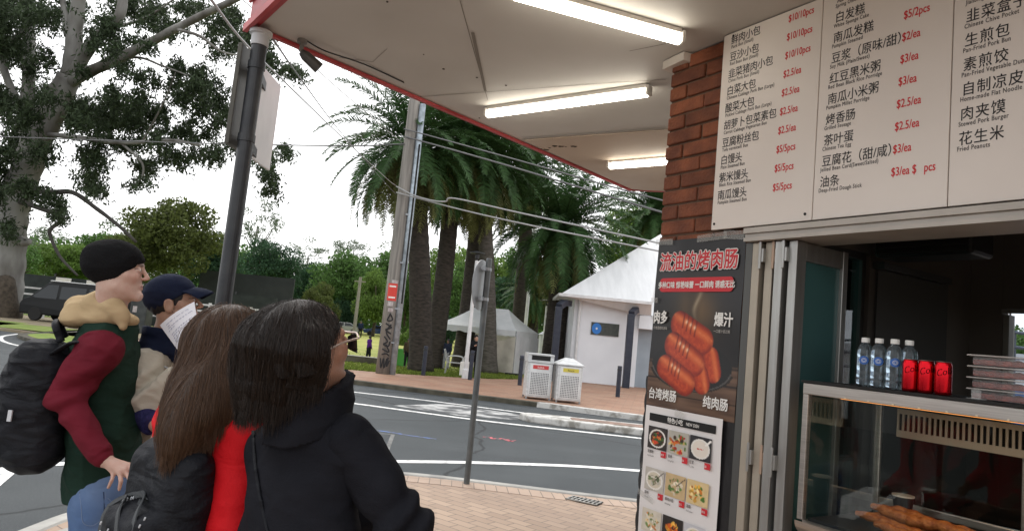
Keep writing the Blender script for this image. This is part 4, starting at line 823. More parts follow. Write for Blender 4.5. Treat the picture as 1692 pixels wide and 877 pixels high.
for a, c in ((FLc,FRc),(FRc,BRc),(BRc,BLc),(BLc,FLc)):
    b.grid(lambda u, v: np.array([*(a*(1-u)+c*u), ez-.002-v*(.24+.03*math.sin(u*38))]), np.linspace(0,1,40), (0,1))
b.build('valance', M_canv, t, smooth=True)
for q in (FLc,FRc,BRc,BLc):
    b = MB(); b.box((q[0]-.03,q[1]-.03,0),(q[0]+.03,q[1]+.03,ez-.01)); lg = b.build('leg', M_galv, t)
    b = MB(); b.box((q[0]-.3,q[1]-.2,0),(q[0]+.3,q[1]-.04,.10)); b.build('weight', M_black, lg, bevel=.02)
b = MB(); nm_ = np.array([.4,-.9])
b.grid(lambda u, v: np.array([*(FRc*(1-u)+(FRc+(FLc-FRc)*.46)*u), .08+v*1.55])+np.array([0,-.05-.10*math.sin(u*11+v*2)*(1-v*.4),-.25*math.sin(math.pi*u)*v*v]), np.linspace(0,1,26), np.linspace(0,1,14)); b.build('front_wall', M_canvt, t, smooth=True)
b = MB(); b.grid(lambda u, v: np.array([*(FRc*(1-u)+BRc*u), .03+v*1.6])+np.array([.04+.03*math.sin(u*14),0,0]), np.linspace(0,1,26), (0,.5,1)); b.build('side_wall', M_canv, t, smooth=True)
b = MB(); b.grid(lambda u, v: np.array([*(BLc*(1-u)+BRc*u), .03+v*1.6])+np.array([0,.04+.03*math.sin(u*14),0]), np.linspace(0,1,26), (0,.5,1)); b.build('back_wall', M_canvt, t, smooth=True)
t = thing('market_tent', 'second white tent just showing between the first tent and the white building', 'tent', (3.3,40,0))
b = MB(); b.add([(1.9,38.6,1.9),(5.0,38.6,1.9),(5.0,41.6,1.9),(1.9,41.6,1.9),(3.4,40,2.9)], [(0,1,4),(1,2,4),(2,3,4),(3,0,4),(3,2,1,0)]); b.build('canopy', M_canv, t)
b = MB(); b.box((2.0,38.7,.0),(4.9,41.5,1.88)); b.build('side_wall', M_canv, t)
# building
M_rend = mat('pale_render', (.78,.81,.85), .8, var=(.73,.76,.80), scale=1.5, bump=.1, bscale=40); M_rend2 = mat('blue_grey_render', (.36,.42,.47), .8, var=(.32,.37,.42), scale=2)
M_roofw = mat('white_metal_roof', (.76,.77,.78), .5, var=(.68,.69,.70), scale=.8, stretch=(6,1,1))
wb = thing('park_building', 'small white rendered building with pale metal hip roof and navy steel frames', 'building', (7,33,0))
b = MB(); b.box((2.78,29.25,0),(5.55,36,3.5)); b.build('wall', M_rend, wb, bevel=.02)
b = MB(); b.box((5.552,29.75,0),(12,36,3.02)); b.build('wing_wall', M_rend2, wb)
b = MB()
Rv = [(2.15,28.55,3.56),(5.85,28.5,3.56),(6.0,29.1,3.05),(12.3,29.1,3.05),(12.3,37.0,3.05),(2.15,37,3.56),(7.2,33.4,7.35),(9.6,33.4,7.35)]
b.add(Rv+[(x,y,z-.09) for x,y,z in Rv[:6]], [(0,1,6),(1,2,6),(2,3,7,6),(3,4,7),(4,5,6,7),(5,0,6),(0,8,9,1),(1,9,10,2),(2,10,11,3),(3,11,12,4),(4,12,13,5),(5,13,8,0),(13,12,11,10,9,8)])
rf = b.build('roof', M_roofw, wb)
b = MB(); b.box((2.2,28.6,3.46),(5.8,29.6,3.52)); b.build('eave_soffit', M_rend, rf)
b = MB(); b.bar((2.05,28.5,3.5),(5.85,28.42,3.5),.12,.12); b.bar((2.08,28.5,3.5),(2.08,37,3.5),.12,.12); b.bar((6.0,29.02,2.98),(12.3,29.02,2.98),.12,.12); b.build('gutter', M_wsteel, rf)
b = MB(); b.box((5.5,29.0,2.45),(6.35,29.72,3.0)); b.build('awning_box', M_rend, wb)
b = MB(); b.tube([(3.02,28.6,3.45),(3.0,29.12,3.35),(3.0,29.16,.05)], .06, 10); b.build('downpipe', M_wsteel, wb)
for x, y0 in ((2.05,28.1),(5.02,28.3)):
    b = MB(); b.box((x-.14,y0-.12,0),(x+.14,y0+.12,2.98)); b.bar((x,y0-.05,2.98),(x+.25,y0+.45,3.2),.26,.24); b.bar((x+.22,y0+.4,3.19),(x+.5,y0+1.1,3.2),.26,.24); b.build('steel_frame', M_navy, wb, bevel=.02)
b = MB(); b.box((3.55,29.2,2.02),(4.72,29.245,2.54)); pq = b.build('plaque', mat('dark_plaque', (.035,.045,.04), .4, var=(.06,.07,.06), scale=9), wb, bevel=.006)
b = MB(); b.lathe([(.0,0),(.2,0),(.2,.012),(.16,.014),(.155,.005),(.09,.005),(.085,.014),(.0,.014)], 26, (0,0,0), lambda v: np.stack([3.78+v[:,0], 29.198-v[:,2], 2.28+v[:,1]*1.15], 1)); b.build('emblem', mat('emblem_blue', (.03,.2,.6), .4), pq)
b = MB(); b.lathe([(.0,0),(.04,0),(.04,.018),(.0,.018)], 16, (0,0,0), lambda v: np.stack([3.78+v[:,0], 29.197-v[:,2], 2.28+v[:,1]*1.15], 1)); b.build('emblem_centre', M_wht, pq)
b = MB(); b.tube([(7.3,33.4,7.35),(7.3,33.4,7.9)], .06, 8); b.build('vent_pipe', M_wsteel, rf)
# low concrete edging, green tub, chair, bag
t = thing('garden_edging', 'low mossy concrete edging beside the lawn left of the power pole', 'edging', (-5.6,27.6,0)); b = MB(); b.box((-9.5,27.5,-.01),(-4.7,27.75,.24)); b.build('block', M_concmoss, t, bevel=.03); b = MB(); b.box((-9.5,27.48,.242),(-4.7,27.77,.27)); b.build('capping', M_conc, t, bevel=.01)
t = thing('green_tub', 'bright green plastic tub standing on the lawn behind the power pole', 'tub', (-4.3,28.4,0)); b = MB(); b.lathe([(.50,0),(.58,.62),(.60,.63),(.60,.67),(.55,.67),(.48,.05)], 24, (-4.35,28.4,0)); b.build('body', mat('green_plastic', (.07,.30,.055), .5), t); b = MB(); b.lathe([(.0,.60),(.54,.60)][::-1], 24, (-4.35,28.4,0)); b.build('contents', M_dirt, t)
t = thing('park_chair', 'pale metal slatted chair standing beside the park lamp', 'chair', (-1.75,25.7,0)); M_ch = mat('pale_metal', (.45,.46,.46), .4, .6)
b = MB()
for k in range(5): b.bar((-2.0,25.48+k*.1,.45),(-1.45,25.48+k*.1,.45),.07,.02)
b.build('seat', M_ch, t)
b = MB()
for k in range(4): b.bar((-2.02-.04*k,25.45,.55+k*.11),(-2.02-.04*k,25.93,.55+k*.11),.02,.07)
b.build('backrest', M_ch, t)
for sx in (-2.0,-1.47):
    for sy in (25.48,25.9): b = MB(); b.tube([(sx,sy,.45),(sx+(.06 if sx>-1.7 else -.06),sy,.0)], .016, 8); b.build('leg', M_ch, t)
for sy in (25.45,25.93): b = MB(); b.tube(smooth_line([(-2.15,sy,.92),(-2.0,sy,.44),(-1.98,sy,.66),(-1.5,sy,.68),(-1.46,sy,.44)]), .016, 8); b.build('armrest', M_ch, t)
t = thing('shopping_bag', 'white bag standing on the ground beside the metal park chair', 'bag', (-1.3,25.3,0)); b = MB(); b.add([(-1.5,25.2,.004),(-1.1,25.2,.004),(-1.1,25.45,.004),(-1.5,25.45,.004),(-1.52,25.25,.55),(-1.08,25.25,.55),(-1.1,25.38,.52),(-1.5,25.38,.5)], [(3,2,1,0),(4,5,6,7),(0,1,5,4),(1,2,6,5),(2,3,7,6),(3,0,4,7)]); b.build('sack', M_wht, t, bevel=.04); b = MB(); b.tube(smooth_line([(-1.4,25.3,.54),(-1.38,25.3,.72),(-1.25,25.3,.72),(-1.22,25.3,.54)]), .01, 6); b.build('handle', M_wht, t)
# van, cabinet, fences
M_vanp = mat('black_van_paint', (.006,.007,.008), .3, spec=.3); M_glassd = mat('dark_glass', (.02,.025,.03), .06); M_rub = mat('tyre_rubber', (.015,.015,.015), .8); M_rim = mat('wheel_rim', (.35,.35,.36), .3, .8); M_chr = mat('silver_trim', (.6,.61,.62), .25, .7)
def vehicle(name, label, cat, x, y, rz, L, Wd, prof, wins, paint, roof=None, wheels=(.9,-.9), wr=.33, group=None, lamps=True):
    """prof: side outline (x along length, z); nose towards -x"""
    t = thing(name, label, cat, (x,y,0), rz, group)
    b = MB(); n = len(prof); tap = lambda z: Wd/2-(max(0, z-1.0)*.10)
    b.add([(px_, -tap(pz), pz) for px_, pz in prof]+[(px_, tap(pz), pz) for px_, pz in prof], [tuple(range(n)), tuple(range(2*n-1, n-1, -1))]+[(i, n+i, n+(i+1)%n, (i+1)%n) for i in range(n)]); b.build('body', paint, t, world=False, bevel=.05)
    for pts in wins:
        for s in (-1, 1):
            b = MB(); b.add([(px_, s*(tap(pz)+.006), pz) for px_, pz in pts]+[(px_, s*(tap(pz)-.02), pz) for px_, pz in pts], [tuple(range(len(pts))), tuple(range(2*len(pts)-1, len(pts)-1, -1))]+[(i,(i+1)%len(pts),len(pts)+(i+1)%len(pts),len(pts)+i) for i in range(len(pts))]); b.build('window', M_glassd, t, world=False)
    for wx in wheels:
        for s in (-1, 1):
            b = MB(); b.lathe([(wr*.6,-.1),(wr*.92,-.1),(wr,-.06),(wr,.06),(wr*.92,.1),(wr*.6,.1)], 22, (0,0,0), lambda v: np.stack([wx+v[:,0], s*(Wd/2-.06)+v[:,2], wr+v[:,1]], 1)); wh = b.build('wheel', M_rub, t, world=False)
            b = MB(); b.lathe([(.0,-.05),(wr*.58,-.085),(wr*.6,.085),(.0,.05)], 16, (0,0,0), lambda v: np.stack([wx+v[:,0], s*(Wd/2-.045)+v[:,2], wr+v[:,1]], 1)); b.build('rim', M_rim, wh, world=False)
    if lamps:
        x0 = min(p[0] for p in prof); x1 = max(p[0] for p in prof)
        for s in (-1, 1):
            b = MB(); b.box((x0-.02,s*Wd*.36-.16,.66),(x0+.12,s*Wd*.36+.16,.84)); b.build('headlight', M_chr, t, world=False, bevel=.03)
            b = MB(); b.box((x1-.08,s*Wd*.41-.08,.7),(x1+.015,s*Wd*.41+.08,1.1)); b.build('tail_light', bpy.data.materials['red_plate'], t, world=False, bevel=.02)
    if roof is not None:
        b = MB(); zr_ = max(p[1] for p in prof); xr = [p[0] for p in prof if p[1] > zr_-.12]; b.box((min(xr)+.05,-tap(zr_)+.03,zr_+.004),(max(xr)-.05,tap(zr_)-.03,zr_+.05)); b.build('roof_panel', roof, t, world=False, bevel=.02)
    return t
vp_ = [(-2.6,.35),(-2.65,.85),(-2.5,1.12),(-2.2,1.25),(-1.35,2.05),(-1.1,2.15),(2.35,2.15),(2.55,1.95),(2.62,.9),(2.6,.35)]
q = at_height(20, 527, 0); vehicle('parked_van', 'black parked van with pale roof on the dirt strip behind the young man', 'van', q[0]+2.25, 38.2, .0, 5.2, 2.0, vp_, [[(-2.0,1.3),(-1.3,1.95),(-.75,1.98),(-.75,1.22),(-1.9,1.22)],[(-.6,1.25),(-.6,1.92),(.75,1.92),(.75,1.25)],[(.9,1.25),(.9,1.92),(2.3,1.9),(2.35,1.25)]], M_vanp, M_chr, (-1.75,1.6), .36)
q = at_height(230, 550, 0); t = thing('utility_cabinet', 'dark upright utility cabinet with a red edge standing on the grass verge', 'cabinet', (q[0],34.6,0)); x = q[0]
b = MB(); b.box((x-.40,34.2,.0),(x+.42,34.9,1.66)); b.build('casing', mat('dark_green_casing', (.018,.022,.022), .45, var=(.05,.055,.055), scale=3), t, bevel=.04)
b = MB(); b.box((x-.46,34.24,.2),(x-.402,34.8,.75)); b.build('red_edge', bpy.data.materials['red_plate'], t); b = MB(); b.box((x-.25,34.185,1.0),(x-.05,34.198,1.3)); b.build('notice', bpy.data.materials['faded_notice'], t)
t = thing('rail_fence', 'white horizontal rail fence behind the black van', 'fence', (-24,41,0)); b = MB()
x0, x1 = at_height(0,500,1.7)[0]*0-31, -12
for z in (1.72,1.35,.8): b.bar((x0-8,41,z),(x1,41,z),.06,.10)
b.build('rail', M_wsteel, t)
for x in np.arange(x0-8, x1, 2.4): b = MB(); b.box((x-.06,40.95,0),(x+.06,41.1,1.85)); b.build('post', M_wsteel, t)
t = thing('screen_fence', 'long dark mesh screened fence behind the van and rail fence', 'fence', (-26,46,0)); b = MB(); b.box((-45,46,.02),(-15.2,46.06,2.62)); b.build('mesh', mat('dark_mesh', (.016,.022,.022), .8, var=(.03,.038,.038), scale=1.5), t)
for x in np.arange(-45,-15,3.): b = MB(); b.lathe([(.05,0),(.05,2.8)], 8, (x,46.15,0)); b.build('post', M_post, t)
for px0, px1, py0, py1, lab, wd in ((88,116,460,477,'wide white sign board fixed to the dark fence behind the van','SPORT'),(139,156,464,480,'small white sign board on the dark fence next to the black beanie','D')):
    a, c = at_depth(px0,py1,45.8), at_depth(px1,py0,45.8); t = thing('sign_board', lab, 'sign', ((a[0]+c[0])/2,45.9,a[2]), 0)
    b = MB(); b.box((a[0],45.9,a[2]),(c[0],45.96,c[2])); b.build('board', M_wht, t); b = MB(); w_ = c[0]-a[0]
    b.box((a[0]+.1*w_,45.885,a[2]+.42*(c[2]-a[2])),(a[0]+.55*w_,45.898,a[2]+.5*(c[2]-a[2]))); b.box((a[0]+.5*w_,45.885,a[2]+.56*(c[2]-a[2])),(a[0]+.8*w_,45.898,a[2]+.62*(c[2]-a[2]))); b.build('mark', M_inkg, t)
t = thing('sight_screen', 'large dark grey sight screen standing at the edge of the park lawn', 'screen', (-25,60,0)); a, c = at_depth(330,460,60), at_depth(486,468,60)
b = MB(); b.box((a[0],60,.25),(c[0],60.2,4.75)); b.build('panel', mat('screen_cloth', (.022,.026,.03), .85, var=(.032,.036,.04), scale=1), t)
for k in range(6): x = a[0]+.1+k*(c[0]-a[0]-.2)/5; b = MB(); b.box((x-.06,60.21,0),(x+.06,60.35,4.7)); b.build('post', M_post, t)
cp_ = [(-2.1,.3),(-2.15,.75),(-1.2,.92),(-.6,1.42),(.9,1.45),(1.7,1.0),(2.1,.95),(2.12,.3)]; cw = [[(-1.0,.98),(-.52,1.36),(.1,1.38),(.1,.98)],[(.2,.98),(.2,1.38),(.85,1.38),(1.45,1.0)]]
for px_, Y, rz, c_, lab in ((566,92,.2,(.45,.46,.48),'silver parked car at the far edge of the lawn beside the sunglasses'),(628,96,.1,(.03,.06,.18),'dark blue parked car across the lawn left of the power pole'),(660,94,-.2,(.68,.69,.7),'white parked car across the lawn right of the power pole'),(690,97,.0,(.4,.42,.45),'grey parked car mostly hidden behind the left palm trunk')):
    q = at_depth(px_, 545, Y); vehicle('parked_car', lab, 'car', q[0], Y, rz, 4.2, 1.75, cp_, cw, mat('car_paint', c_, .25, coat=.5), None, (-1.3,1.3), .31, 'cars parked across the lawn')

# ------------------------------------------------------------------ vegetation
def fast_mesh(name, V, F4, m, parent=None, smooth=False):
    """V (n,3), F4 (k,4) quads or (k,3)"""
    me = bpy.data.meshes.new(name); V = np.asarray(V, np.float32); F4 = np.asarray(F4, np.int32); k, w = F4.shape
    me.vertices.add(len(V)); me.vertices.foreach_set('co', V.ravel()); me.loops.add(k*w); me.loops.foreach_set('vertex_index', F4.ravel())
    me.polygons.add(k); me.polygons.foreach_set('loop_start', np.arange(0, k*w, w, dtype=np.int32)); me.polygons.foreach_set('loop_total', np.full(k, w, np.int32))
    me.update(); me.validate(); 
    if smooth: me.polygons.foreach_set('use_smooth', [True]*k)
    me.materials.append(m)
    o = bpy.data.objects.new(name, me); COL.objects.link(o)
    if parent is not None: o.parent = parent
    return o
def leaf_cards(pos, L, Wd, droop, rng):
    n = len(pos); d = rng.normal(size=(n,3)); d[:,2] -= droop; d /= np.linalg.norm(d,axis=1)[:,None]
    s = np.cross(d, rng.normal(size=(n,3))); s /= np.linalg.norm(s,axis=1)[:,None]+1e-9
    l = (L*rng.uniform(.6,1.35,n))[:,None]; w = (Wd*rng.uniform(.6,1.3,n))[:,None]
    V = np.stack([pos-d*l*.5, pos+s*w*.5, pos+d*l*.5, pos-s*w*.5], 1).reshape(-1,3); return V, np.arange(4*n).reshape(-1,4)
def clump_points(cs, rs, per, rng, hollow=.35):
    out = []
    for c, r in zip(cs, rs):
        k = max(6, int(per*(np.mean(r)**2))); d = rng.normal(size=(k,3)); d /= np.linalg.norm(d,axis=1)[:,None]
        out.append(np.asarray(c)+d*(rng.uniform(hollow**3,1,k)**(1/3))[:,None]*np.asarray(r))
    return np.concatenate(out)
M_euc = mat('eucalypt_leaves', (.045,.066,.034), .5, island=.5, translucent=.25, spec=.15); M_euc2 = mat('hanging_eucalypt_leaves', (.075,.095,.035), .6, island=.45, translucent=.3, spec=.15)
M_lf = [mat('dark_leaves', (.04,.085,.045), .6, island=.5, translucent=.35, spec=.15), mat('mid_leaves', (.085,.16,.045), .6, island=.5, translucent=.4, spec=.15), mat('olive_leaves', (.10,.125,.038), .6, island=.45, translucent=.35, spec=.15), mat('light_leaves', (.13,.21,.05), .6, island=.4, translucent=.4, spec=.15), mat('pale_gum_leaves', (.13,.17,.11), .6, island=.4, translucent=.35, spec=.15)]
M_bark = mat('brown_bark', (.10,.08,.06), .9, var=(.05,.04,.03), scale=6, bump=.5, bscale=20); M_gum = mat('gum_bark', (.26,.255,.24), .7, var=(.10,.09,.08), scale=.55, stretch=(1.5,1.5,.45), bump=.2, bscale=10, varmix=(.42,.62))
# the big gum tree at the left
M_gumd = mat('dead_limb_bark', (.06,.055,.05), .9)
EY = 38.0
gt = thing('eucalyptus_tree', 'huge pale trunked gum tree at the left with spreading limbs and hanging leaves', 'tree', tuple(at_depth(4,522,EY)))
def limb(pts, r0, r1, parent, mt=M_gum, name='limb', n=12):
    q = smooth_line([at_depth(*p) for p in pts], 5); k = len(q); rr = np.linspace(r0, r1, k)*(1+.05*np.sin(np.arange(k)*1.7)); b = MB(); b.tube(q, rr, n); return b.build(name, mt, parent, smooth=True)
tr = limb([(2,526,EY),(6,470,EY),(12,420,EY),(16,370,EY),(24,330,EY),(42,285,EY),(58,240,EY),(76,205,EY),(95,165,EY),(115,128,EY)], .95, .62, gt, name='trunk', n=20)
b = MB(); bp_ = at_depth(9,440,EY); b.tube(smooth_line([at_depth(2,528,EY-.3), at_depth(6,500,EY-.45), at_depth(8,470,EY-.5), at_depth(10,462,EY-.2)],4), [.9,.86,.8,.75,.68,.62,.58,.55,.52,.5,.48,.45,.42], 16); b.build('bark_sheath', M_bark, gt, smooth=True)
for pts, r0, r1 in ([[(115,130,EY),(120,95,EY),(124,50,EY),(130,0,EY-.5),(140,-60,EY-1)],.5,.3],[[(118,132,EY),(150,75,EY-1),(178,48,EY-1.5),(200,20,EY-2),(205,-40,EY-2)],.36,.22],[[(112,138,EY),(150,118,EY-1),(190,100,EY-2),(240,75,EY-3),(290,48,EY-4),(350,18,EY-5),(420,-15,EY-6)],.34,.14],[[(50,260,EY),(44,200,EY+.6),(47,140,EY+.8),(48,80,EY+1),(44,0,EY+1)],.42,.26],[[(44,190,EY+.8),(20,150,EY+.5),(4,95,EY),(30,60,EY-1),(60,30,EY-1)],.25,.12],[[(112,60,EY),(106,20,EY),(100,-30,EY)],.2,.12],[[(70,222,EY),(120,226,EY-1),(200,236,EY-2),(280,232,EY-3),(330,240,EY-3)],.16,.06],[[(30,310,EY),(80,318,EY-1),(120,318,EY-2),(160,345,EY-2),(195,372,EY-3),(225,400,EY-3)],.16,.07],[[(24,330,EY),(70,345,EY-2),(104,360,EY-3),(84,378,EY-4),(84,392,EY-4),(100,425,EY-4),(128,455,EY-4)],.15,.05],[[(150,118,EY-1),(220,95,EY-2),(270,110,EY-3),(310,125,EY-4)],.09,.03],[[(290,48,EY-4),(330,60,EY-5),(365,85,EY-5),(400,92,EY-5)],.09,.03],[[(200,236,EY-2),(235,270,EY-2),(230,300,EY-2),(200,310,EY-2)],.07,.03],[[(20,390,EY),(40,400,EY-.6),(48,398,EY-.8)],.3,.17],[[(235,235,EY-2),(270,170,EY-3),(290,120,EY-4)],.06,.02],[[(178,48,EY-1.5),(240,30,EY-2),(300,-10,EY-2)],.1,.04]): limb(pts, r0, r1, gt, M_gumd if pts[0][1] in (310,330) else M_gum)
rng = np.random.default_rng(3)
blobs = [(20,20,55,40),(70,25,45,35),(120,8,30,20),(30,75,42,30),(85,95,25,22),(95,150,42,34),(75,190,40,26),(20,200,45,34),(35,245,50,28),(10,290,30,40),(30,330,35,30),(120,185,28,22),(150,172,22,20),(165,205,26,20),(150,232,30,18),(190,150,16,18),(205,175,26,22),(225,200,30,26),(235,150,24,22),(250,180,26,24),(262,225,24,24),(215,235,24,16),(245,265,18,22),(235,295,14,14),(160,265,26,18),(172,300,22,16),(150,290,16,14),(290,115,26,20),(320,110,28,22),(345,130,24,20),(300,150,20,18),(330,165,26,20),(362,170,24,22),(345,205,24,20),(310,225,24,18),(340,248,28,18),(300,262,22,14),(180,20,22,20),(225,35,26,22),(250,10,26,20),(275,45,24,18),(240,70,24,14),(190,75,18,16),(200,105,22,16),(160,60,16,14),(365,25,26,20),(400,45,22,22),(345,50,22,16),(420,85,18,18),(440,60,22,22),(455,95,24,18),(480,110,22,14),(330,8,26,14),(300,15,20,12),(60,305,30,16),(90,320,22,12),(95,345,18,10),(440,255,16,22),(450,290,14,22),(470,245,10,16),(385,15,20,14),(370,75,18,14),(385,190,14,20),(0,150,20,22),(140,110,14,12),(230,120,14,10),(380,235,18,14),(8,370,14,16)]
cs, rs = [], []
for (px_, py_, rx_, ry_) in blobs:
    for _ in range(3):
        Y = EY+rng.uniform(-5,3); s = Y/FPX; cs.append(at_depth(px_+rng.normal()*rx_*.45, py_+rng.normal()*ry_*.45, Y)); rs.append(np.array([rx_*.62*s, max(rx_,ry_)*.62*s, ry_*.62*s]))
for _ in range(40): cs.append(np.array([-28+rng.uniform(-14,4), 38+rng.uniform(-4,9), rng.uniform(13,25)])); rs.append(np.full(3, rng.uniform(.8,1.7)))
pts = []
for c, r in zip(cs, rs):
    for _ in range(max(4, int(78*np.mean(r)**1.5))):
        p = c+rng.normal(size=3)*r*np.array([.47,.47,.46]); d_ = nrm(np.array([rng.normal(),rng.normal(),-.9-rng.random()])); k = rng.integers(9,22); u = rng.random((k,1))*rng.uniform(.4,1.1)
        pts.append(p+d_*u+rng.normal(size=(k,3))*.10)
pts = np.concatenate(pts); V, Fq = leaf_cards(pts, .27, .085, 1.0, rng)
o = fast_mesh('crown', V, Fq, M_euc, gt); o.location = -Vector(gt.location)
# generic trees
crown_mesh = {}
def crown_variant(kind, seed):
    key = (kind, seed)
    if key in crown_mesh: return crown_mesh[key]
    r = np.random.default_rng(100+seed+17*kind); airy = kind == 4
    nC = 26 if airy else 60; cs, rs = [], []
    while len(cs) < nC:
        p = r.uniform(-1,1,3)
        if np.linalg.norm(p) > 1 or np.linalg.norm(p) < .25: continue
        if p[2] < -.55 and r.random() < .6: continue
        cs.append(p*np.array([.86,.86,.84])); q = r.uniform(.16,.30)*(.8 if airy else 1.05); rs.append(np.array([q*1.25,q*1.25,q*.8]))
    V, Fq = leaf_cards(clump_points(cs, rs, 1500 if airy else 2600, r, .5), .085, .045, .3, r)
    me = fast_mesh('crown', V, Fq, M_lf[kind]); crown_mesh[key] = me.data; bpy.data.objects.remove(me); return crown_mesh[key]
def tree(name, label, px0, px1, py0, py1, Y, kind, seed, group='trees round the park lawn', trunk=.25):
    a, c = at_depth((px0+px1)/2, (py0+py1)/2, Y), None; w = (px1-px0)/2*Y/FPX*.995; h = (py1-py0)/2*Y/FPX
    t = thing(name, label, 'tree', (a[0], Y, 0), 0, group)
    o = bpy.data.objects.new('crown', crown_variant(kind, seed)); COL.objects.link(o); o.parent = t; o.location = (0,0,a[2]); o.scale = (w, w*.9, h); o.rotation_euler = (0,0,seed*1.3)
    zt_ = a[2]-h*.1; b = MB(); r = np.random.default_rng(seed*7+int(px0)); q = smooth_line([(0,0,-.02),(r.normal()*.15,0,zt_*.4),(r.normal()*.3,0,zt_*.75),(r.normal()*.5,0,zt_)],4); b.tube(q, np.linspace(trunk, trunk*.45, len(q)), 10)
    for k in range(6):
        an = r.uniform(0,6.28); b.tube(smooth_line([q[-5], q[-5]+np.array([math.cos(an)*w*.3, math.sin(an)*w*.25, h*.15]), q[-5]+np.array([math.cos(an)*w*.65, math.sin(an)*w*.5, h*r.uniform(.2,.7)])],3), np.linspace(trunk*.5, .05, 7), 7)
    b.build('trunk', M_gum if kind == 4 else M_bark, t, smooth=True, world=False)
for a in [('olive_tree','olive green tree with loose crown right behind the black awning post',200,375,322,485,56,2,1),('olive_tree','smaller olive green tree leaning in from the left of the loose crowned one',165,268,368,492,60,2,29),('olive_tree','dark olive tree just left of the sight screen, right of the loose crowned one',300,402,380,492,64,0,30),('dense_tree','dark bushy tree rising behind the grey sight screen',392,502,388,500,78,0,2),('gum_tree','tall airy pale gum tree left of the sagging palm fronds, above the dark tree',392,470,318,420,84,4,3),('broad_tree','broad mid green tree at the middle of the far side of the lawn',505,640,408,530,100,1,4),('round_tree','lighter rounded tree just left of the timber power pole',585,660,435,556,90,3,5),('bushy_tree','low rounded bushy tree beside the woman in sunglasses, under the broad tree',494,562,466,556,88,2,6),('gum_tree','tall thin gum tree on the skyline above the broad tree',548,618,378,440,132,4,7),('gum_tree','pale gum tree on the skyline just above the sight screen corner',468,545,388,450,128,4,8),('gum_tree','pale gum tree on the skyline left of the power pole sign',600,690,392,470,126,4,9),('dense_tree','dark low tree between the rounded tree and the bushy tree',540,600,485,560,96,0,10),('park_tree','leafy tree filling the gap right of the power pole',640,705,420,575,80,1,11),('park_tree','green tree seen between the left palm trunks and the sign post',700,800,430,575,74,1,12),('park_tree','yellowish green tree seen behind the lamp post, between palm trunks',735,850,400,540,82,3,13),('park_tree','dark tree behind the white tent ridge',800,930,440,560,70,0,14),('park_tree','olive tree behind the gap between tent and white building',880,1000,430,560,66,2,15),('broad_tree','tall green tree at the far left edge, behind the gum trunk',-60,70,385,500,66,1,16),('broad_tree','broad pale green tree behind the van left of the black beanie',40,165,398,480,74,3,17),('dense_tree','dark green tree behind the beanie and the dark fence',100,240,385,495,80,1,18),('gum_tree','airy gum tree on the skyline between beanie and olive tree',150,280,345,450,100,4,19),('dense_tree','tree between the olive tree and the sight screen',330,420,395,500,92,1,20),('park_tree','light green tree behind the roof of the white building',985,1110,330,470,58,3,21),('gum_tree','pale gum tree on the skyline over the far left fence',30,130,372,440,120,4,22),('broad_tree','broad green tree at the far side of the lawn under the pale skyline gums',560,690,405,545,108,1,25),('bushy_tree','green bushy tree low at the far side, right of the sight screen',470,560,425,545,106,0,26),('broad_tree','bright green tree far behind the gap between the palm trunks',690,800,395,550,104,3,27),('broad_tree','dark green tree far behind the tent roof and pale pole',790,930,400,560,100,1,28),('shrub','rounded green shrub between the left palm trunk and the power pole',655,690,540,590,60,3,23),('shrub','dark shrub behind the left legs of the white tent',712,760,520,592,50,0,24)]:
    tree(*a)
rng = np.random.default_rng(9); cs, rs = [], []
for _ in range(900):
    X = rng.uniform(-150,150); Y = rng.uniform(130,200); cs.append(np.array([X,Y,.5+rng.uniform(0,1)*(12.5+2.5*math.sin(X*.06)+2*math.sin(X*.17))])); rs.append(np.array([rng.uniform(2,4.5)]*2+[rng.uniform(1.5,3)]))
V, Fq = leaf_cards(clump_points(cs, rs, 22, rng, .5), .9, .6, .3, rng); struct(fast_mesh('far_woodland', V, Fq, M_lf[1]), 'stuff')
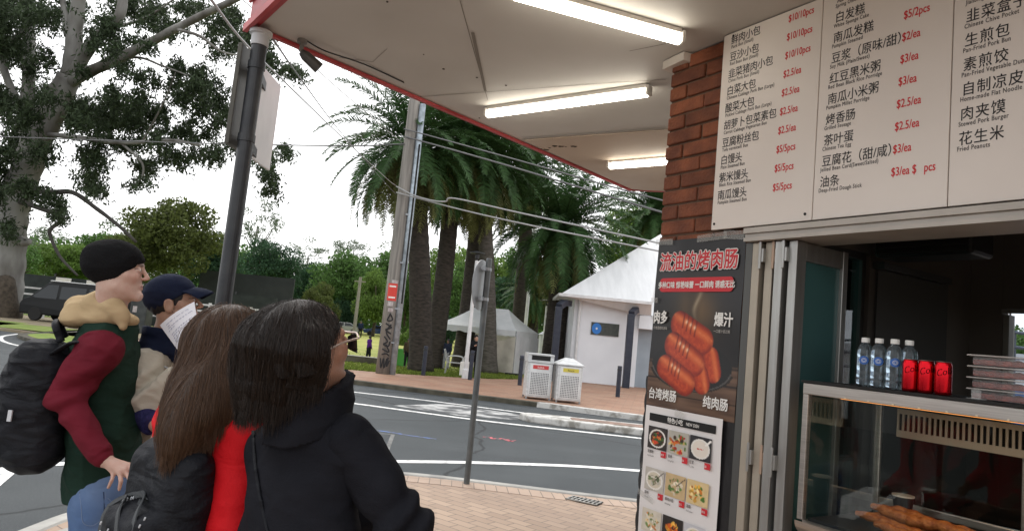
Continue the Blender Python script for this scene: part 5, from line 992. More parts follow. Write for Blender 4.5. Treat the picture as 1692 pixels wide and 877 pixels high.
# palms
M_palm = mat('palm_leaflets', (.048,.10,.034), .45, island=.35, translucent=.25, spec=.15); M_palmp = mat('old_palm_leaflets', (.15,.165,.06), .55, island=.35, translucent=.3, spec=.15); M_palmd = mat('dead_palm_leaflets', (.20,.14,.075), .8, island=.4, translucent=.2, spec=.15)
M_ptr = mat('palm_trunk_bark', (.05,.041,.033), .95, var=(.02,.017,.014), scale=5, stretch=(1,1,3), bump=.9, bscale=12); M_ptr2 = mat('grey_palm_bark', (.105,.096,.084), .95, var=(.055,.05,.042), scale=5, stretch=(1,1,3), bump=.9, bscale=12)
def fronds(rng, specs):
    Vs, Fs, n0 = [], [], 0
    for (az, el, L, dr, wd, nl, fl) in specs:
        t = np.linspace(0,1,14); e = el-dr*t**1.4; h = np.array([math.cos(az), math.sin(az), 0]); dirs = np.cos(e)[:,None]*h+np.sin(e)[:,None]*np.array([0,0,1.])
        P = np.cumsum(np.concatenate([[h*.25+np.array([0,0,.1*math.sin(el)])], dirs[:-1]*L/13]),0); side = np.cross(h,(0,0,1.)); tw = rng.uniform(-.3,.3)
        rw = np.linspace(.045,.008,14)[:,None]; V = np.concatenate([P-side*rw, P+side*rw]); F_ = [(i,i+1,15+i,14+i) for i in range(13)]
        Vs.append(V); Fs += [tuple(q+n0 for q in f) for f in F_]; n0 += 28
        u = np.linspace(.08,.99,nl); B = np.stack([np.interp(u,t,P[:,k]) for k in range(3)],1); Dd = np.stack([np.interp(u,t,dirs[:,k]) for k in range(3)],1); Dd /= np.linalg.norm(Dd,axis=1)[:,None]; up = np.cross(side,Dd)
        for s in (-1,1):
            ll = wd*np.clip(np.sin(np.pi*(.08+.90*u)),.12,1)**.6*rng.uniform(.8,1.1,nl); f = .75+rng.normal(size=nl)*.12
            q = s*side*1.0+Dd*f[:,None]+up*(.38+rng.normal(size=nl)*.18+s*tw*.4)[:,None]; q /= np.linalg.norm(q,axis=1)[:,None]; q2 = q+np.array([0,0,-fl]); q2 /= np.linalg.norm(q2,axis=1)[:,None]
            w_ = Dd*.023; M1 = B+q*ll[:,None]*.5; T = M1+q2*ll[:,None]*.5
            V = np.stack([B-w_, B+w_, M1+w_*1.1, M1-w_*1.1, T+w_*.25, T-w_*.25],1).reshape(-1,3); Vs.append(V); i = np.arange(nl)*6+n0
            Fs += list(map(tuple, np.concatenate([np.stack([i,i+1,i+2,i+3],1), np.stack([i+3,i+2,i+4,i+5],1)]))); n0 += 6*nl
    return np.concatenate(Vs), np.array(Fs)
palm_cache = {}
def palm_parts(seed, big):
    if (seed,big) in palm_cache: return palm_cache[(seed,big)]
    r = np.random.default_rng(seed); ga = 2.39996
    nf_ = 64 if big else 88; up_ = [(k*ga, R(80-128*(k/nf_)**.85+r.normal()*4), r.uniform(3.1,3.8), R(62+r.uniform(-10,16)), .52, 56, .5) for k in range(nf_)]
    old = [(k*ga*1.07+.5, R(-42-34*r.random()), r.uniform(2.7,3.7), R(42+r.uniform(-8,14)), .46, 34, .9) for k in range(60 if big else 26)]
    dead = [(k*ga*1.13+1, R(-58-18*r.random()), r.uniform(1.6,2.5), R(22+r.uniform(-8,10)), .34, 24, 1.2) for k in range(50 if big else 18)]
    out = []
    for nm, sp, m in (('fronds',up_,M_palm),('old_fronds',old,M_palmp),('dead_fronds',dead,M_palmd)):
        V, Fq = fronds(r, sp); o = fast_mesh(nm, V, Fq, m); out.append((nm, o.data)); bpy.data.objects.remove(o)
    palm_cache[(seed,big)] = out; return out
def palm(label, base, Y, crown, rad, seed, big=True, scale=1.0, rz=0, tm=M_ptr, Yc=None):
    B = at_height(*base, 0) if Y is None else np.array([at_depth(*base, Y)[0], Y, 0]); Cc = at_depth(crown[0], crown[1], (Yc or B[1]))
    t = thing('palm_tree', label, 'palm tree', tuple(B), 0, 'date palms in the park')
    z = np.linspace(0,1,46); q = B+(Cc-B)*z[:,None]+np.array([.0,0,0]); q[:,0] += .12*np.sin(z*3); rr = rad*(1.12-.2*z+.16*np.exp(-(z/.05)**2)+.18*np.exp(-((z-1)/.08)**2))*(1+.035*np.sin(z*len(z)*3.1))
    b = MB(); b.tube(q, rr, 18); b.build('trunk', tm, t, smooth=True)
    for nm, me in palm_parts(seed, big):
        o = bpy.data.objects.new(nm, me); COL.objects.link(o); o.parent = t; o.location = Vector(Cc-B); o.scale = (scale,)*3; o.rotation_euler = (0,0,rz)
    return t
palm('thick trunked date palm nearest the power pole, fronds arching over its left side', (695,614), None, (680,236), .385, 1, True, 1.0, 0)
palm('date palm with leaning dark trunk standing right behind the thick trunked palm', (714,606), 29, (752,232), .36, 2, True, 1.05, 1.1)
palm('date palm with dark trunk directly behind the park lamp post', (763,600), 32, (800,225), .40, 1, True, 1.1, 2.3)
palm('leaning grey trunked date palm with its base in front of the tent wall', (808,616), 29.2, (792,262), .31, 2, True, 1.0, 3.4, M_ptr2)
palm('slimmer date palm behind the white tent, trunk rising between two pale poles', (852,590), 39, (872,278), .38, 1, True, 1.1, 4.1)
palm('short broad date palm with full green crown left of the white building', (912,600), 32.5, (930,372), .52, 3, False, 1.12, .4)
palm('small young palm low behind the tent, left of the short broad palm', (882,560), 44, (878,488), .30, 3, False, .62, 2.0)
palm('date palm half hidden by the brick pier behind the white building', (1062,560), 44, (1085,352), .42, 3, False, 1.1, 1.7)
# grass blades along the lawn edge and verge
rng = np.random.default_rng(12); n = 16000
X = rng.uniform(-9,.8,n); Y = 22.6+np.interp(X,[-7,-5.3,-3.3,-1.6,-.3,.8],[0.3,.35,.85,1.95,3.1,4.5])+rng.exponential(2.2,n); Z = np.zeros(n)
V, Fq = leaf_cards(np.stack([X,Y,Z+.02],1), .13, .03, -1.6, rng); struct(fast_mesh('lawn_tufts', V, Fq, mat('grass_blades', (.15,.20,.04), .8, island=.4, translucent=.3, spec=.15)), 'stuff')

# ------------------------------------------------------------------ people: signed-distance bodies turned into meshes
def snets(fn, lo, hi, h, band=4):
    lo = np.asarray(lo, float); hi = np.asarray(hi, float); n = (np.ceil((hi-lo)/h/band).astype(int))*band+1
    m = (n-1)//band+1; ax_ = [lo[k]+np.arange(m[k])*h*band for k in range(3)]
    G = np.stack(np.meshgrid(*ax_, indexing='ij'), -1).reshape(-1,3); dc_ = fn(G).reshape(m)
    near = np.abs(dc_) < h*band*2.2
    idx = [np.minimum((np.arange(n[k])+band//2)//band, m[k]-1) for k in range(3)]
    D = dc_[np.ix_(*idx)].astype(np.float32); Mk = near[np.ix_(*idx)]
    I = np.argwhere(Mk); vals = np.empty(len(I), np.float32)
    for s in range(0, len(I), 200000): vals[s:s+200000] = fn(lo+I[s:s+200000]*h)
    D[Mk] = vals; ins = D < 0
    cell = lambda q: (q[:,0]*n[1]+q[:,1])*n[2]+q[:,2]
    pts, cells, quads = [], [], []
    for a in range(3):
        sl0 = [slice(None)]*3; sl1 = [slice(None)]*3; sl0[a] = slice(0,-1); sl1[a] = slice(1,None)
        E_ = np.argwhere(ins[tuple(sl0)] != ins[tuple(sl1)])
        b, c = (a+1)%3, (a+2)%3
        E_ = E_[(E_[:,b] > 0)&(E_[:,c] > 0)&(E_[:,b] < n[b]-1)&(E_[:,c] < n[c]-1)]
        if not len(E_): continue
        d0 = D[tuple(E_.T)]; E1 = E_.copy(); E1[:,a] += 1; d1 = D[tuple(E1.T)]; t = (d0/(d0-d1+1e-12))[:,None]
        P = lo+(E_+t*np.eye(3)[a])*h
        cs = []
        for ob, oc in ((-1,-1),(0,-1),(0,0),(-1,0)): q = E_.copy(); q[:,b] += ob; q[:,c] += oc; cs.append(cell(q))
        Q = np.stack(cs, 1); fl = d0 > 0; Q[fl] = Q[fl][:, ::-1]; quads.append(Q); cells.append(Q.ravel()); pts.append(np.repeat(P, 4, 0))
    cells = np.concatenate(cells); pts = np.concatenate(pts); quads = np.concatenate(quads)
    uq, inv = np.unique(cells, return_inverse=True); cnt = np.bincount(inv)[:,None]
    V = np.stack([np.bincount(inv, pts[:,k]) for k in range(3)], 1)/cnt
    return V, np.searchsorted(uq, quads)
def cap(P, a, b, ra, rb=None):
    a = np.asarray(a, float); b = np.asarray(b, float); rb = ra if rb is None else rb; ab = b-a; t = np.clip((P-a)@ab/(ab@ab+1e-12), 0, 1)
    return np.linalg.norm(P-a-t[:,None]*ab, axis=1)-(ra+(rb-ra)*t)
def ell(P, c, r, A=None):
    q = P-np.asarray(c, float); 
    if A is not None: q = q@np.asarray(A).T
    r = np.asarray(r, float); k0 = np.linalg.norm(q/r, axis=1); k1 = np.linalg.norm(q/r**2, axis=1); return k0*(k0-1)/(k1+1e-9)
def rbox(P, c, hb, r, A=None):
    q = P-np.asarray(c, float)
    if A is not None: q = q@np.asarray(A).T
    q = np.abs(q)-(np.asarray(hb)-r); return np.linalg.norm(np.maximum(q,0),axis=1)+np.minimum(q.max(1),0)-r
def smin(a, b, k):
    h = np.clip(.5+.5*(b-a)/k, 0, 1); return b*(1-h)+a*h-k*h*(1-h)
def smax(a, b, k): return -smin(-a, -b, k)
def U_(k, *ds):
    d = ds[0]
    for e in ds[1:]: d = smin(d, e, k)
    return d
def folds(P, f=1.0, s=0.0):
    a = np.sin(P@np.array([9,4,31.])*f+2.2*np.sin(P@np.array([13,-7,5.])*f+s)); b = np.sin(P@np.array([-21,14,17.])*f+1.8*np.sin(P@np.array([5,11,-9.])*f+s*2)); c = np.sin(P@np.array([37,29,-24.])*f+1.5*np.sin(P@np.array([-17,9,21.])*f+s))
    rg = 1-np.abs(np.sin(P@np.array([11,6,24.])*f+2.6*np.sin(P@np.array([8,-5,7.])*f+s)+1.3*np.sin(P@np.array([-14,19,4.])*f)))
    rg2 = 1-np.abs(np.sin(P@np.array([-16,12,-20.])*f+2.2*np.sin(P@np.array([6,9,-8.])*f+2*s)))
    return .45*a+.3*b+.2*c-1.0*rg**3-.8*rg2**4
def frame(fwd, pitch=0.0, rollz=0.0):
    """rows: right, forward, up"""
    f = nrm(np.array([fwd[0], fwd[1], 0])); r = np.array([f[1], -f[0], 0]); u = np.array([0,0,1.]); f2 = f*math.cos(pitch)+u*math.sin(pitch); u2 = u*math.cos(pitch)-f*math.sin(pitch)
    if rollz: r, u2 = r*math.cos(rollz)+u2*math.sin(rollz), u2*math.cos(rollz)-r*math.sin(rollz)
    return np.array([r, f2, u2])
def head_sdf(q, female=False, ears=True, detail=True):
    """q: local (right, forward, up) around the middle of the skull at eye height"""
    x = np.abs(q[:,0]); S = np.stack([x, q[:,1], q[:,2]], 1); e = ell
    d = ell(q, (0,-.012,.032), (.074,.095,.088))
    d = smin(d, ell(q, (0,.022,-.045), (.056,.066,.072)), .03)
    d = smin(d, cap(S, (.048,.005,-.062), (.016,.070,-.104), .016, .015), .025)
    d = smin(d, ell(q, (0,.076,-.102), (.020,.016,.016)), .02)
    d = smin(d, cap(S, (.038,.058,-.024), (.045,.04,-.02), .022, .022), .02)
    d = smin(d, cap(S, (.006,.084,.022), (.042,.070,.024), .010, .009), .016)
    d = smax(d, -ell(S, (.032,.099,.0), (.017,.016,.012)), .012)
    d = smin(d, cap(S, (0,.088,.010), (0,.108,-.029), .0065, .0088), .010)
    d = smin(d, ell(S, (.0095,.098,-.033), (.0075,.0095,.007)), .007)
    d = smin(d, ell(S, (.032,.079,.0), (.0135,.0125,.0125)), .003)
    d = smin(d, cap(S, (0,.088,-.060), (.019,.080,-.0625), .0062, .004), .006)
    d = smin(d, cap(S, (0,.086,-.071), (.017,.079,-.068), .0072, .004), .006)
    d = smax(d, -ell(S, (0,.099,-.0655), (.022,.010,.0016)), .002)
    if ears:
        ea = ell(S, (.078,-.008,-.012), (.010,.020,.034)); ea = smax(ea, -ell(S, (.090,-.004,-.010), (.008,.010,.020)), .006); d = smin(d, ea, .008)
    return d
def skin_tint(V, H, A, base, lip=(.36,.12,.10), brow=(.03,.022,.018), eyes=True):
    q = (V-H)@A.T; x = np.abs(q[:,0]); C = np.tile(np.asarray(base, float), (len(V),1))
    def put(mask, c, k): C[:] = C*(1-mask[:,None]*k)+np.asarray(c)*mask[:,None]*k
    put(np.exp(-(((x-.042)/.022)**2+((q[:,2]+.028)/.02)**2))*(q[:,1]>.03), np.asarray(base)*np.array([1.05,.78,.74]), .6)
    put(np.exp(-((q[:,2]+.034)/.012)**2-(x/.016)**2)*(q[:,1]>.09), np.asarray(base)*np.array([1.05,.8,.76]), .6)
    put(((x < .021)&(np.abs(q[:,2]+.0655) < .0095*(1-(x/.026)**2))&(q[:,1] > .06)).astype(float), lip, .75)
    put(((x < .019)&(np.abs(q[:,2]+.0655) < .0018)&(q[:,1] > .06)).astype(float), (.09,.03,.028), .8)
    S = np.stack([x,q[:,1],q[:,2]],1); put((cap(S,(.014,.094,.022),(.046,.078,.024),.0048,.003) < .004).astype(float), brow, .8)
    if eyes:
        put(((ell(S,(.032,.091,.0),(.0135,.02,.0058)) < 0)).astype(float), (.5,.48,.45), .85); put((ell(S,(.034,.095,.0005),(.0058,.02,.0056)) < 0).astype(float), (.025,.015,.01), .95); put(((np.abs(q[:,2]-.0062) < .0016)&(np.abs(x-.032) < .014)&(q[:,1] > .06)).astype(float), (.03,.02,.018), .8)
    return C
def fingers(P, wrist, knuckles, mids, tips, thumb, r=.0088, k=.008, palm=.013):
    d = None
    for kn, mi, ti, s in zip(knuckles, mids, tips, (1,1.03,1,.88)):
        base = np.asarray(wrist)*.72+np.asarray(kn)*.28
        f = np.minimum(cap(P, kn, mi, r*s*1.04, r*s*.95), cap(P, mi, ti, r*s*.95, r*s*.74)); f = smin(f, cap(P, base, kn, palm, r*s*1.2), .006); d = f if d is None else smin(d, f, .0022)
    d = smin(d, cap(P, wrist, np.mean(knuckles, 0), palm*1.5, palm*1.1), .012)
    if thumb is not None: d = smin(d, np.minimum(cap(P, thumb[0], thumb[1], .0125, .0105), cap(P, thumb[1], thumb[2], .0105, .008)), .007)
    return d
def sdf_obj(name, fn, lo, hi, h, m, parent, tint=None, smooth=True):
    V, Q = snets(fn, lo, hi, h); me_v = V-BASE[parent.name] if parent is not None else V
    o = fast_mesh(name, me_v, Q, m, parent, smooth)
    if parent is not None: BASE[o.name] = BASE[parent.name]
    if tint is not None:
        C = tint(V); at = o.data.color_attributes.new('tint', 'FLOAT_COLOR', 'POINT'); at.data.foreach_set('color', np.c_[C, np.ones(len(C))].astype(np.float32).ravel())
    return o
def bounds(pts, pad): p = np.asarray(pts); return p.min(0)-pad, p.max(0)+pad
M_skin = mat('fair_skin', (.5,.3,.23), .48, tint=True, sss=.12, bump=.22, bscale=300, var=(.46,.24,.18), scale=42, rvar=.12); M_skin2 = mat('tan_skin', (.4,.22,.15), .48, tint=True, sss=.1, bump=.22, bscale=300, var=(.27,.13,.085), scale=42, rvar=.12)
def cloth(name, base, var=None, rough=.85, bump=.25, bscale=420, scale=9, sheen=.15, fold=.32): return mat(name, base, rough, var=var or tuple(c*.72 for c in base), scale=scale, bump=bump, bscale=bscale, sheen=0, spec=.12, fold=fold)
def hair(name, parent, sdf, lo, hi, h, m_base, m_str, n, seglen, steps, zstart, rng, thick=.0007, lift=.004, wave=.0, sel=None):
    o = sdf_obj(name, sdf, lo, hi, h, m_base, parent); V = np.array([v.co[:] for v in o.data.vertices])+BASE[parent.name]
    ok = V[:,2] > zstart
    if sel is not None: ok &= sel(V)
    V = V[ok]; P = V[rng.integers(0, len(V), n)]+rng.normal(size=(n,3))*.004; off = rng.uniform(-.003, lift, n)+np.where(rng.random(n) < .07, rng.uniform(0,.011,n), 0); tr = [P]; eps = .003
    step = seglen/steps*rng.uniform(.6,1.3,n)[:,None]; side = rng.normal(size=(n,3))*.055
    for k in range(steps):
        d0 = sdf(P); nn = np.stack([sdf(P+np.eye(3)[j]*eps)-d0 for j in range(3)],1); nn /= np.linalg.norm(nn,axis=1)[:,None]+1e-9
        g = np.array([0,0,-1.])+side+wave*np.sin(P[:,2:3]*60+off[:,None]*900); t = g-(np.sum(g*nn,1))[:,None]*nn*.98; t /= np.linalg.norm(t,axis=1)[:,None]+1e-9
        under = nn[:,2] < -.45; t[under] = np.array([0,0,-1.])+side[under]*.8; P = P+t*step*np.where(under,.2,1.)[:,None]; d1 = sdf(P); P = P-nn*np.where(under, 0, d1-off)[:,None]*.8; tr.append(P)
    T = np.stack(tr,1)-BASE[parent.name]; hc = bpy.data.hair_curves.new('strands'); hc.add_curves([steps+1]*n)
    hc.attributes['position'].data.foreach_set('vector', T.astype(np.float32).ravel())
    ra = hc.attributes.get('radius') or hc.attributes.new('radius','FLOAT','POINT'); prof = thick*np.clip(np.linspace(1.1,.35,steps+1),.3,1); ra.data.foreach_set('value', np.tile(prof, n).astype(np.float32))
    hc.materials.append(m_str); so_ = bpy.data.objects.new('strands', hc); COL.objects.link(so_); so_.parent = o; BASE[so_.name] = BASE[parent.name]
    return o
def hair_mat(name, c, c2, rough=.4):
    m = mat(name, c, rough, spec=.35); t = m.node_tree; p = t.nodes['Principled BSDF']; ci = t.nodes.new('ShaderNodeHairInfo'); k = t.nodes.new('ShaderNodeMix'); k.data_type = 'RGBA'
    k.inputs[6].default_value = col(*c); k.inputs[7].default_value = col(*c2); t.links.new(ci.outputs['Random'], k.inputs[0]); t.links.new(k.outputs[2], p.inputs['Base Color']); return m
D_ = at_depth
def leg_pair(P, hips, knees, ankles, r=(.095,.068,.052)):
    d = None
    for hp, kn, an in zip(hips, knees, ankles):
        e = smin(cap(P, hp, kn, r[0], r[1]), cap(P, kn, an, r[1], r[2]), .03); d = e if d is None else smin(d, e, .03)
    return d
def lower_body(t, pel, A, mj, hem_z, shoe_m, r=(.098,.07,.06), stance=.11, part='jeans', h=.009):
    R_, F_ = A[0], A[1]; hips = [pel+R_*s*.085 for s in (-1,1)]; ank = [np.array([*(pel[:2]+R_[:2]*s*stance+F_[:2]*.02), .09]) for s in (-1,1)]; kn = [np.array([*((a[:2]+b[:2])/2+F_[:2]*.03), (a[2]+b[2])/2]) for a, b in zip(hips, ank)]
    fn = lambda P: smax(smin(leg_pair(P, hips, kn, ank, r), ell(P, pel+np.array([0,0,.04]), (.155,.105,.14), np.array([A[0], nrm(np.cross((0,0,1.),A[0])), [0,0,1]])), .04), P[:,2]-hem_z, .01)+.003*folds(P, 1.2, 3)
    lo, hi = bounds(hips+kn+ank, .2); hi[2] = hem_z+.03; lo[2] = .05
    sdf_obj(part, fn, lo, hi, h, mj, t)
    for a in ank:
        sf = lambda P, a=a: smax(smin(cap(P, a+(0,0,-.03), np.array([*(a[:2]+F_[:2]*.17), .04]), .048, .038), cap(P, a, a+(0,0,-.03), .05, .05), .03), -P[:,2]+.004, .006)
        lo, hi = bounds([a, np.array([*(a[:2]+F_[:2]*.2), .0])], .08); lo[2] = 0; sdf_obj('shoe', sf, lo, hi, .008, shoe_m, t)
    return hips, kn, ank
M_shoe = cloth('shoe_canvas', (.05,.05,.055)); M_shoew = cloth('white_shoe', (.5,.5,.5))

# ---- young man with beanie
ym = thing('person', 'young man in black beanie, green and maroon hooded sweatshirt and jeans, hand on hip', 'person', tuple([*D_(170,800,2.8)[:2], 0]))
fw = (.94,.34); A0 = frame(fw); AH = frame(fw, R(6)); H = D_(194,447,2.76); nk = D_(183,530,2.82); rs_ = D_(166,580,2.70); ls_ = rs_+np.array([-.34,.94,0])*.34
el = D_(107,652,2.64); wr = D_(170,757,2.585); pel = D_(170,835,2.82); ch = (rs_+ls_)/2+np.array([0,0,-.10]); lel = ls_+np.array([.02,.06,-.28]); lwr = lel+np.array([.18,-.02,-.14])
kn_ = [D_(213,768,2.585),D_(207,776,2.575),D_(198,780,2.57),D_(188,781,2.575)]; mi_ = [D_(224,780,2.575),D_(214,790,2.565),D_(200,794,2.56),D_(185,792,2.565)]; ti_ = [D_(230,797,2.59),D_(215,807,2.58),D_(197,808,2.575),D_(179,805,2.58)]; th_ = (D_(180,760,2.60),D_(196,768,2.62),D_(207,785,2.645))
hipsJ = [pel+A0[0]*s*.085 for s in (-1,1)]; ankJ = [np.array([*(pel[:2]+A0[0][:2]*s*.11),.07]) for s in (-1,1)]; knJ = [(a+b)/2 for a, b in zip(hipsJ, ankJ)]
def ym_body(P):
    q = (P-H)@AH.T; d = head_sdf(q, ears=False)
    d = smin(d, cap(P, H+AH.T@np.array([0,-.015,-.07]), nk+np.array([0,0,-.05]), .056, .062), .03)
    loc = (P-ch)@A0.T*np.array([.7,1,1]); d = smin(d, cap(loc, (0,0,.06), (0,.02,-.36), .10, .095)*.95, .03)
    d = U_(.03, d, cap(P, rs_, el, .05, .042), cap(P, ls_, lel, .05, .042), cap(P, nk+(0,0,-.05), rs_, .05, .05), cap(P, nk+(0,0,-.05), ls_, .05, .05))
    d = smin(d, cap(P, el, wr, .042, .029), .02); d = smin(d, cap(P, lel, lwr, .042, .029), .02); d = smin(d, leg_pair(P, hipsJ, knJ, ankJ, (.08,.055,.04)), .03)
    d = smin(d, fingers(P, wr, kn_, mi_, ti_, th_, .0082), .014); return smin(d, fingers(P, lwr, [lwr+(.07,.0,-.02+j*-.018) for j in range(4)], [lwr+(.10,.0,-.03+j*-.018) for j in range(4)], [lwr+(.12,-.01,-.05+j*-.018) for j in range(4)], (lwr+(.02,-.02,.0),lwr+(.05,-.03,.0),lwr+(.07,-.03,-.02))), .014)
lo, hi = bounds([H+(0,0,.15), H+(.16,.1,0), H-(.16,.1,0), el, wr, lwr+(.14,0,-.1), ls_, *ankJ, *ti_], .1); lo[2] = .03
sdf_obj('body', ym_body, lo, hi, .0045, M_skin, ym, lambda V: skin_tint(V, H, AH, (.55,.375,.305), (.46,.23,.20)))
def ym_shirt(P):
    loc = (P-ch)@A0.T; l2 = loc*np.array([.72,1,1]); z0, z1 = .10, -.47
    d = U_(.05, cap(l2, (0,-.005,.04), (0,.02,-.22), .116, .122), ell(loc,(0,-.01,.11),(.185,.115,.075)), cap(loc*np.array([.61,1,1]), (0,.03,-.26), (0,.045,-.50), .118, .124), ell(loc,(0,.10,-.36),(.13,.075,.12)))
    d = smin(d, cap(P, nk+(0,0,-.06), rs_+(0,0,-.005), .068, .070), .03); d = smin(d, cap(P, nk+(0,0,-.06), ls_, .068, .070), .03); d = smin(d, ell(P, nk+(0,0,-.035), (.105,.105,.06)), .03)
    d = smax(d, (loc[:,2]*-1)-.495-.22*loc[:,1], .012); return d+.0045*folds(P, 1.0, 1.0)
lo, hi = bounds([ch+(.25,.25,.16), ch-(.25,.25,.62), rs_, ls_], .05); sdf_obj('sweatshirt', ym_shirt, lo, hi, .0065, cloth('dark_green_fleece', (.016,.038,.027), (.011,.027,.019), scale=5), ym)
M_mar = cloth('maroon_fleece', (.155,.016,.028), (.11,.011,.02), scale=5)
def sleeve(P, s, e, w, r0, r1, r2, amp=.006, sd=0.0, cuff=True):
    d = smin(cap(P, s, e, r0, r1), cap(P, e, w, r1, r2), .02); a = nrm(w-e); tt = (P-e)@a; L = np.linalg.norm(w-e)
    bend = np.exp(-(np.linalg.norm(P-e,axis=1)/.13)**2); fo = amp*(.6+1.2*bend)*np.sin(52*np.linalg.norm(P-s,axis=1)+3*np.sin((P@np.array([31,17,-23.]))*.6+sd))+amp*.5*folds(P,1.3,sd)
    d = d+fo; d = smax(d, tt-L+.008, .006)
    if cuff: d = smin(d, cap(P, w-a*.055, w-a*.008, r2*1.06, r2*.98)+.0012*np.sin(np.arctan2((P-w)@np.cross(a,(0,0,1.)), (P-w)[:,2])*26), .006)
    return d
for nm, s, e, w in (('sleeve', rs_, el, wr), ('sleeve', ls_, lel, lwr)):
    lo, hi = bounds([s,e,w], .13); sdf_obj(nm, lambda P: sleeve(P, s, e, w, .084, .059, .038), lo, hi, .0055, M_mar, ym)
hp_ = [D_(104,529,2.80),D_(128,512,2.78),D_(158,503,2.76),D_(188,506,2.74),D_(200,520,2.74),D_(203,540,2.73)]; hpf = [D_(125,505,2.98),D_(165,497,3.02),D_(192,505,3.0),D_(203,528,2.92)]
def ym_hood(P):
    rr = [.018,.030,.036,.031,.024,.015]; d = U_(.03, *[cap(P, a, b, r0, r1) for a, b, r0, r1 in zip(hp_[:-1], hp_[1:], rr[:-1], rr[1:])]); d = U_(.035, d, *[cap(P, a, b, .036, .034) for a, b in zip(hpf[:-1], hpf[1:])], cap(P, hp_[1], hpf[0], .034, .034))
    q = (P-nk)@A0.T; d = smin(d, ell(q, (0,-.01,.006), (.104,.110,.040)), .025); d = smin(d, ell(q, (0,-.12,-.010), (.080,.055,.032)), .035); d = d+.0016*np.sin(np.arctan2(q[:,0],q[:,1])*6+q[:,2]*45+1.3*np.sin(q[:,1]*20))
    return smax(d, -cap(P, H, nk+(0,0,-.05), .060, .060), .012)+.0022*folds(P, .8, 2.0)+.0028*np.sin((P-hp_[2])@np.array([12,6,62.])+2*np.sin(P@np.array([7,5,0.])))
lo, hi = bounds(hp_+hpf, .09); sdf_obj('hood', ym_hood, lo, hi, .0055, cloth('tan_fleece', (.47,.35,.205), (.38,.275,.155), scale=6), ym)
def ym_beanie(P):
    q = (P-H)@AH.T; d = ell(q, (0,-.016,.030), (.088,.113,.094)); d = smin(d, ell(q, (0,-.06,.065), (.055,.055,.04)), .03)
    n_ = nrm(np.array([0,-.60,.80])); pl_ = (q-np.array([0,.10,.036]))@n_; d = smax(d, -pl_, .008); ang = np.arctan2(q[:,0], q[:,1]); return d+.0011*np.sin(ang*60)
lo, hi = bounds([H-.17, H+.18], 0); sdf_obj('beanie', ym_beanie, lo, hi, .004, cloth('black_knit', (.011,.011,.012), rough=.95, bump=.5, bscale=200), ym)
M_jean = cloth('blue_denim', (.075,.135,.27), (.15,.22,.36), scale=4, bump=.35, bscale=500)
lower_body(ym, pel, A0, M_jean, pel[2]+.14, M_shoew, (.098,.076,.068), .11)
def trace(px, py, fn, lift=.0015, start=1.2):
    d = _f+(px-846)/FPX*_r+(438.5-py)/FPX*_u; d = nrm(d); p = _c+d*start
    for _ in range(90):
        v = float(fn(p[None])[0])
        if v < lift: break
        p = p+d*max(v*.7, .0008)
    return p
M_thread = mat('stitch_thread', (.16,.22,.34), .8); M_seam = mat('dark_seam', (.03,.055,.12), .8)
jn = [o for o in ym.children if o.name.startswith('jeans')][0]
def jeans_f(P): return smax(smin(leg_pair(P, hipsJ2, knJ2, ankJ2, (.098,.076,.068)), ell(P, pel+np.array([0,0,.04]), (.155,.105,.14), np.array([A0[0], nrm(np.cross((0,0,1.),A0[0])), [0,0,1]])), .04), P[:,2]-pel[2]-.14, .01)+.003*folds(P, 1.2, 3)
hipsJ2 = [pel+A0[0]*s*.085 for s in (-1,1)]; ankJ2 = [np.array([*(pel[:2]+A0[0][:2]*s*.11+A0[1][:2]*.02), .09]) for s in (-1,1)]; knJ2 = [np.array([*((a[:2]+b[:2])/2+A0[1][:2]*.03), (a[2]+b[2])/2]) for a, b in zip(hipsJ2, ankJ2)]
for pts, m_, r_ in (([(171,812),(172,840),(170,870),(168,900)], M_seam, .0022),([(174,812),(175,840),(173,870),(171,900)], M_thread, .0012),([(131,812),(134,835),(137,862),(152,868),(166,860)], M_thread, .0014),([(178,822),(190,832),(204,834),(214,826)], M_thread, .0014)):
    q = smooth_line([trace(x, y, jeans_f) for x, y in pts], 5); b = MB(); b.tube(q, r_, 5); b.build('seam', m_, jn, smooth=True)
M_nyl = mat('black_nylon', (.009,.010,.013), .6, var=(.014,.015,.019), scale=14, bump=.3, bscale=180, spec=.18, fold=.7); M_strap = mat('grey_webbing', (.05,.055,.06), .6, bump=.3, bscale=300); M_fleck = mat('white_stitch', (.55,.57,.6), .6)
bpk = thing('backpack', 'bulging black backpack worn on the back of the young man in the beanie', 'backpack', tuple(D_(60,660,2.75)))
BC = D_(62,668,2.74); AB = frame(fw, R(4))
def ym_bag(P):
    q = (P-BC)@AB.T; d = smin(rbox(q, (0,.01,0), (.145,.095,.25), .085), ell(q, (0,-.045,-.03), (.13,.10,.22)), .04); d = smin(d, ell(q, (0,-.085,-.12), (.105,.055,.10)), .02)
    return d+.004*folds(P, .9, 5)+.002*np.sin(q[:,2]*75+2*np.sin(q[:,0]*30))*(np.abs(q[:,2]) < .2)
lo, hi = bounds([BC-.33, BC+.33], 0); sdf_obj('bag', ym_bag, lo, hi, .0065, M_nyl, bpk)
b = MB(); q = [BC+AB.T@np.array(p) for p in ((.06,.075,.245),(.05,.05,.30),(-.02,.04,.315),(-.06,.06,.26))]; b.tube(smooth_line(q,5), .014, 8); b.build('handle', M_nyl, bpk, smooth=True)
b = MB(); q = [BC+AB.T@np.array(p) for p in ((.11,.06,.20),(.125,.13,.245),(.12,.20,.225),(.11,.25,.13))]; b.tube(smooth_line(q,6), .024, 10, flat=.3); b.build('shoulder_strap', M_nyl, bpk, smooth=True)
b = MB(); q = [BC+AB.T@np.array(p) for p in ((.155,-.13,.10),(.158,-.13,.02),(.15,-.11,-.08))]; b.tube(smooth_line(q,4), .004, 6); b.build('zip', M_strap, bpk)
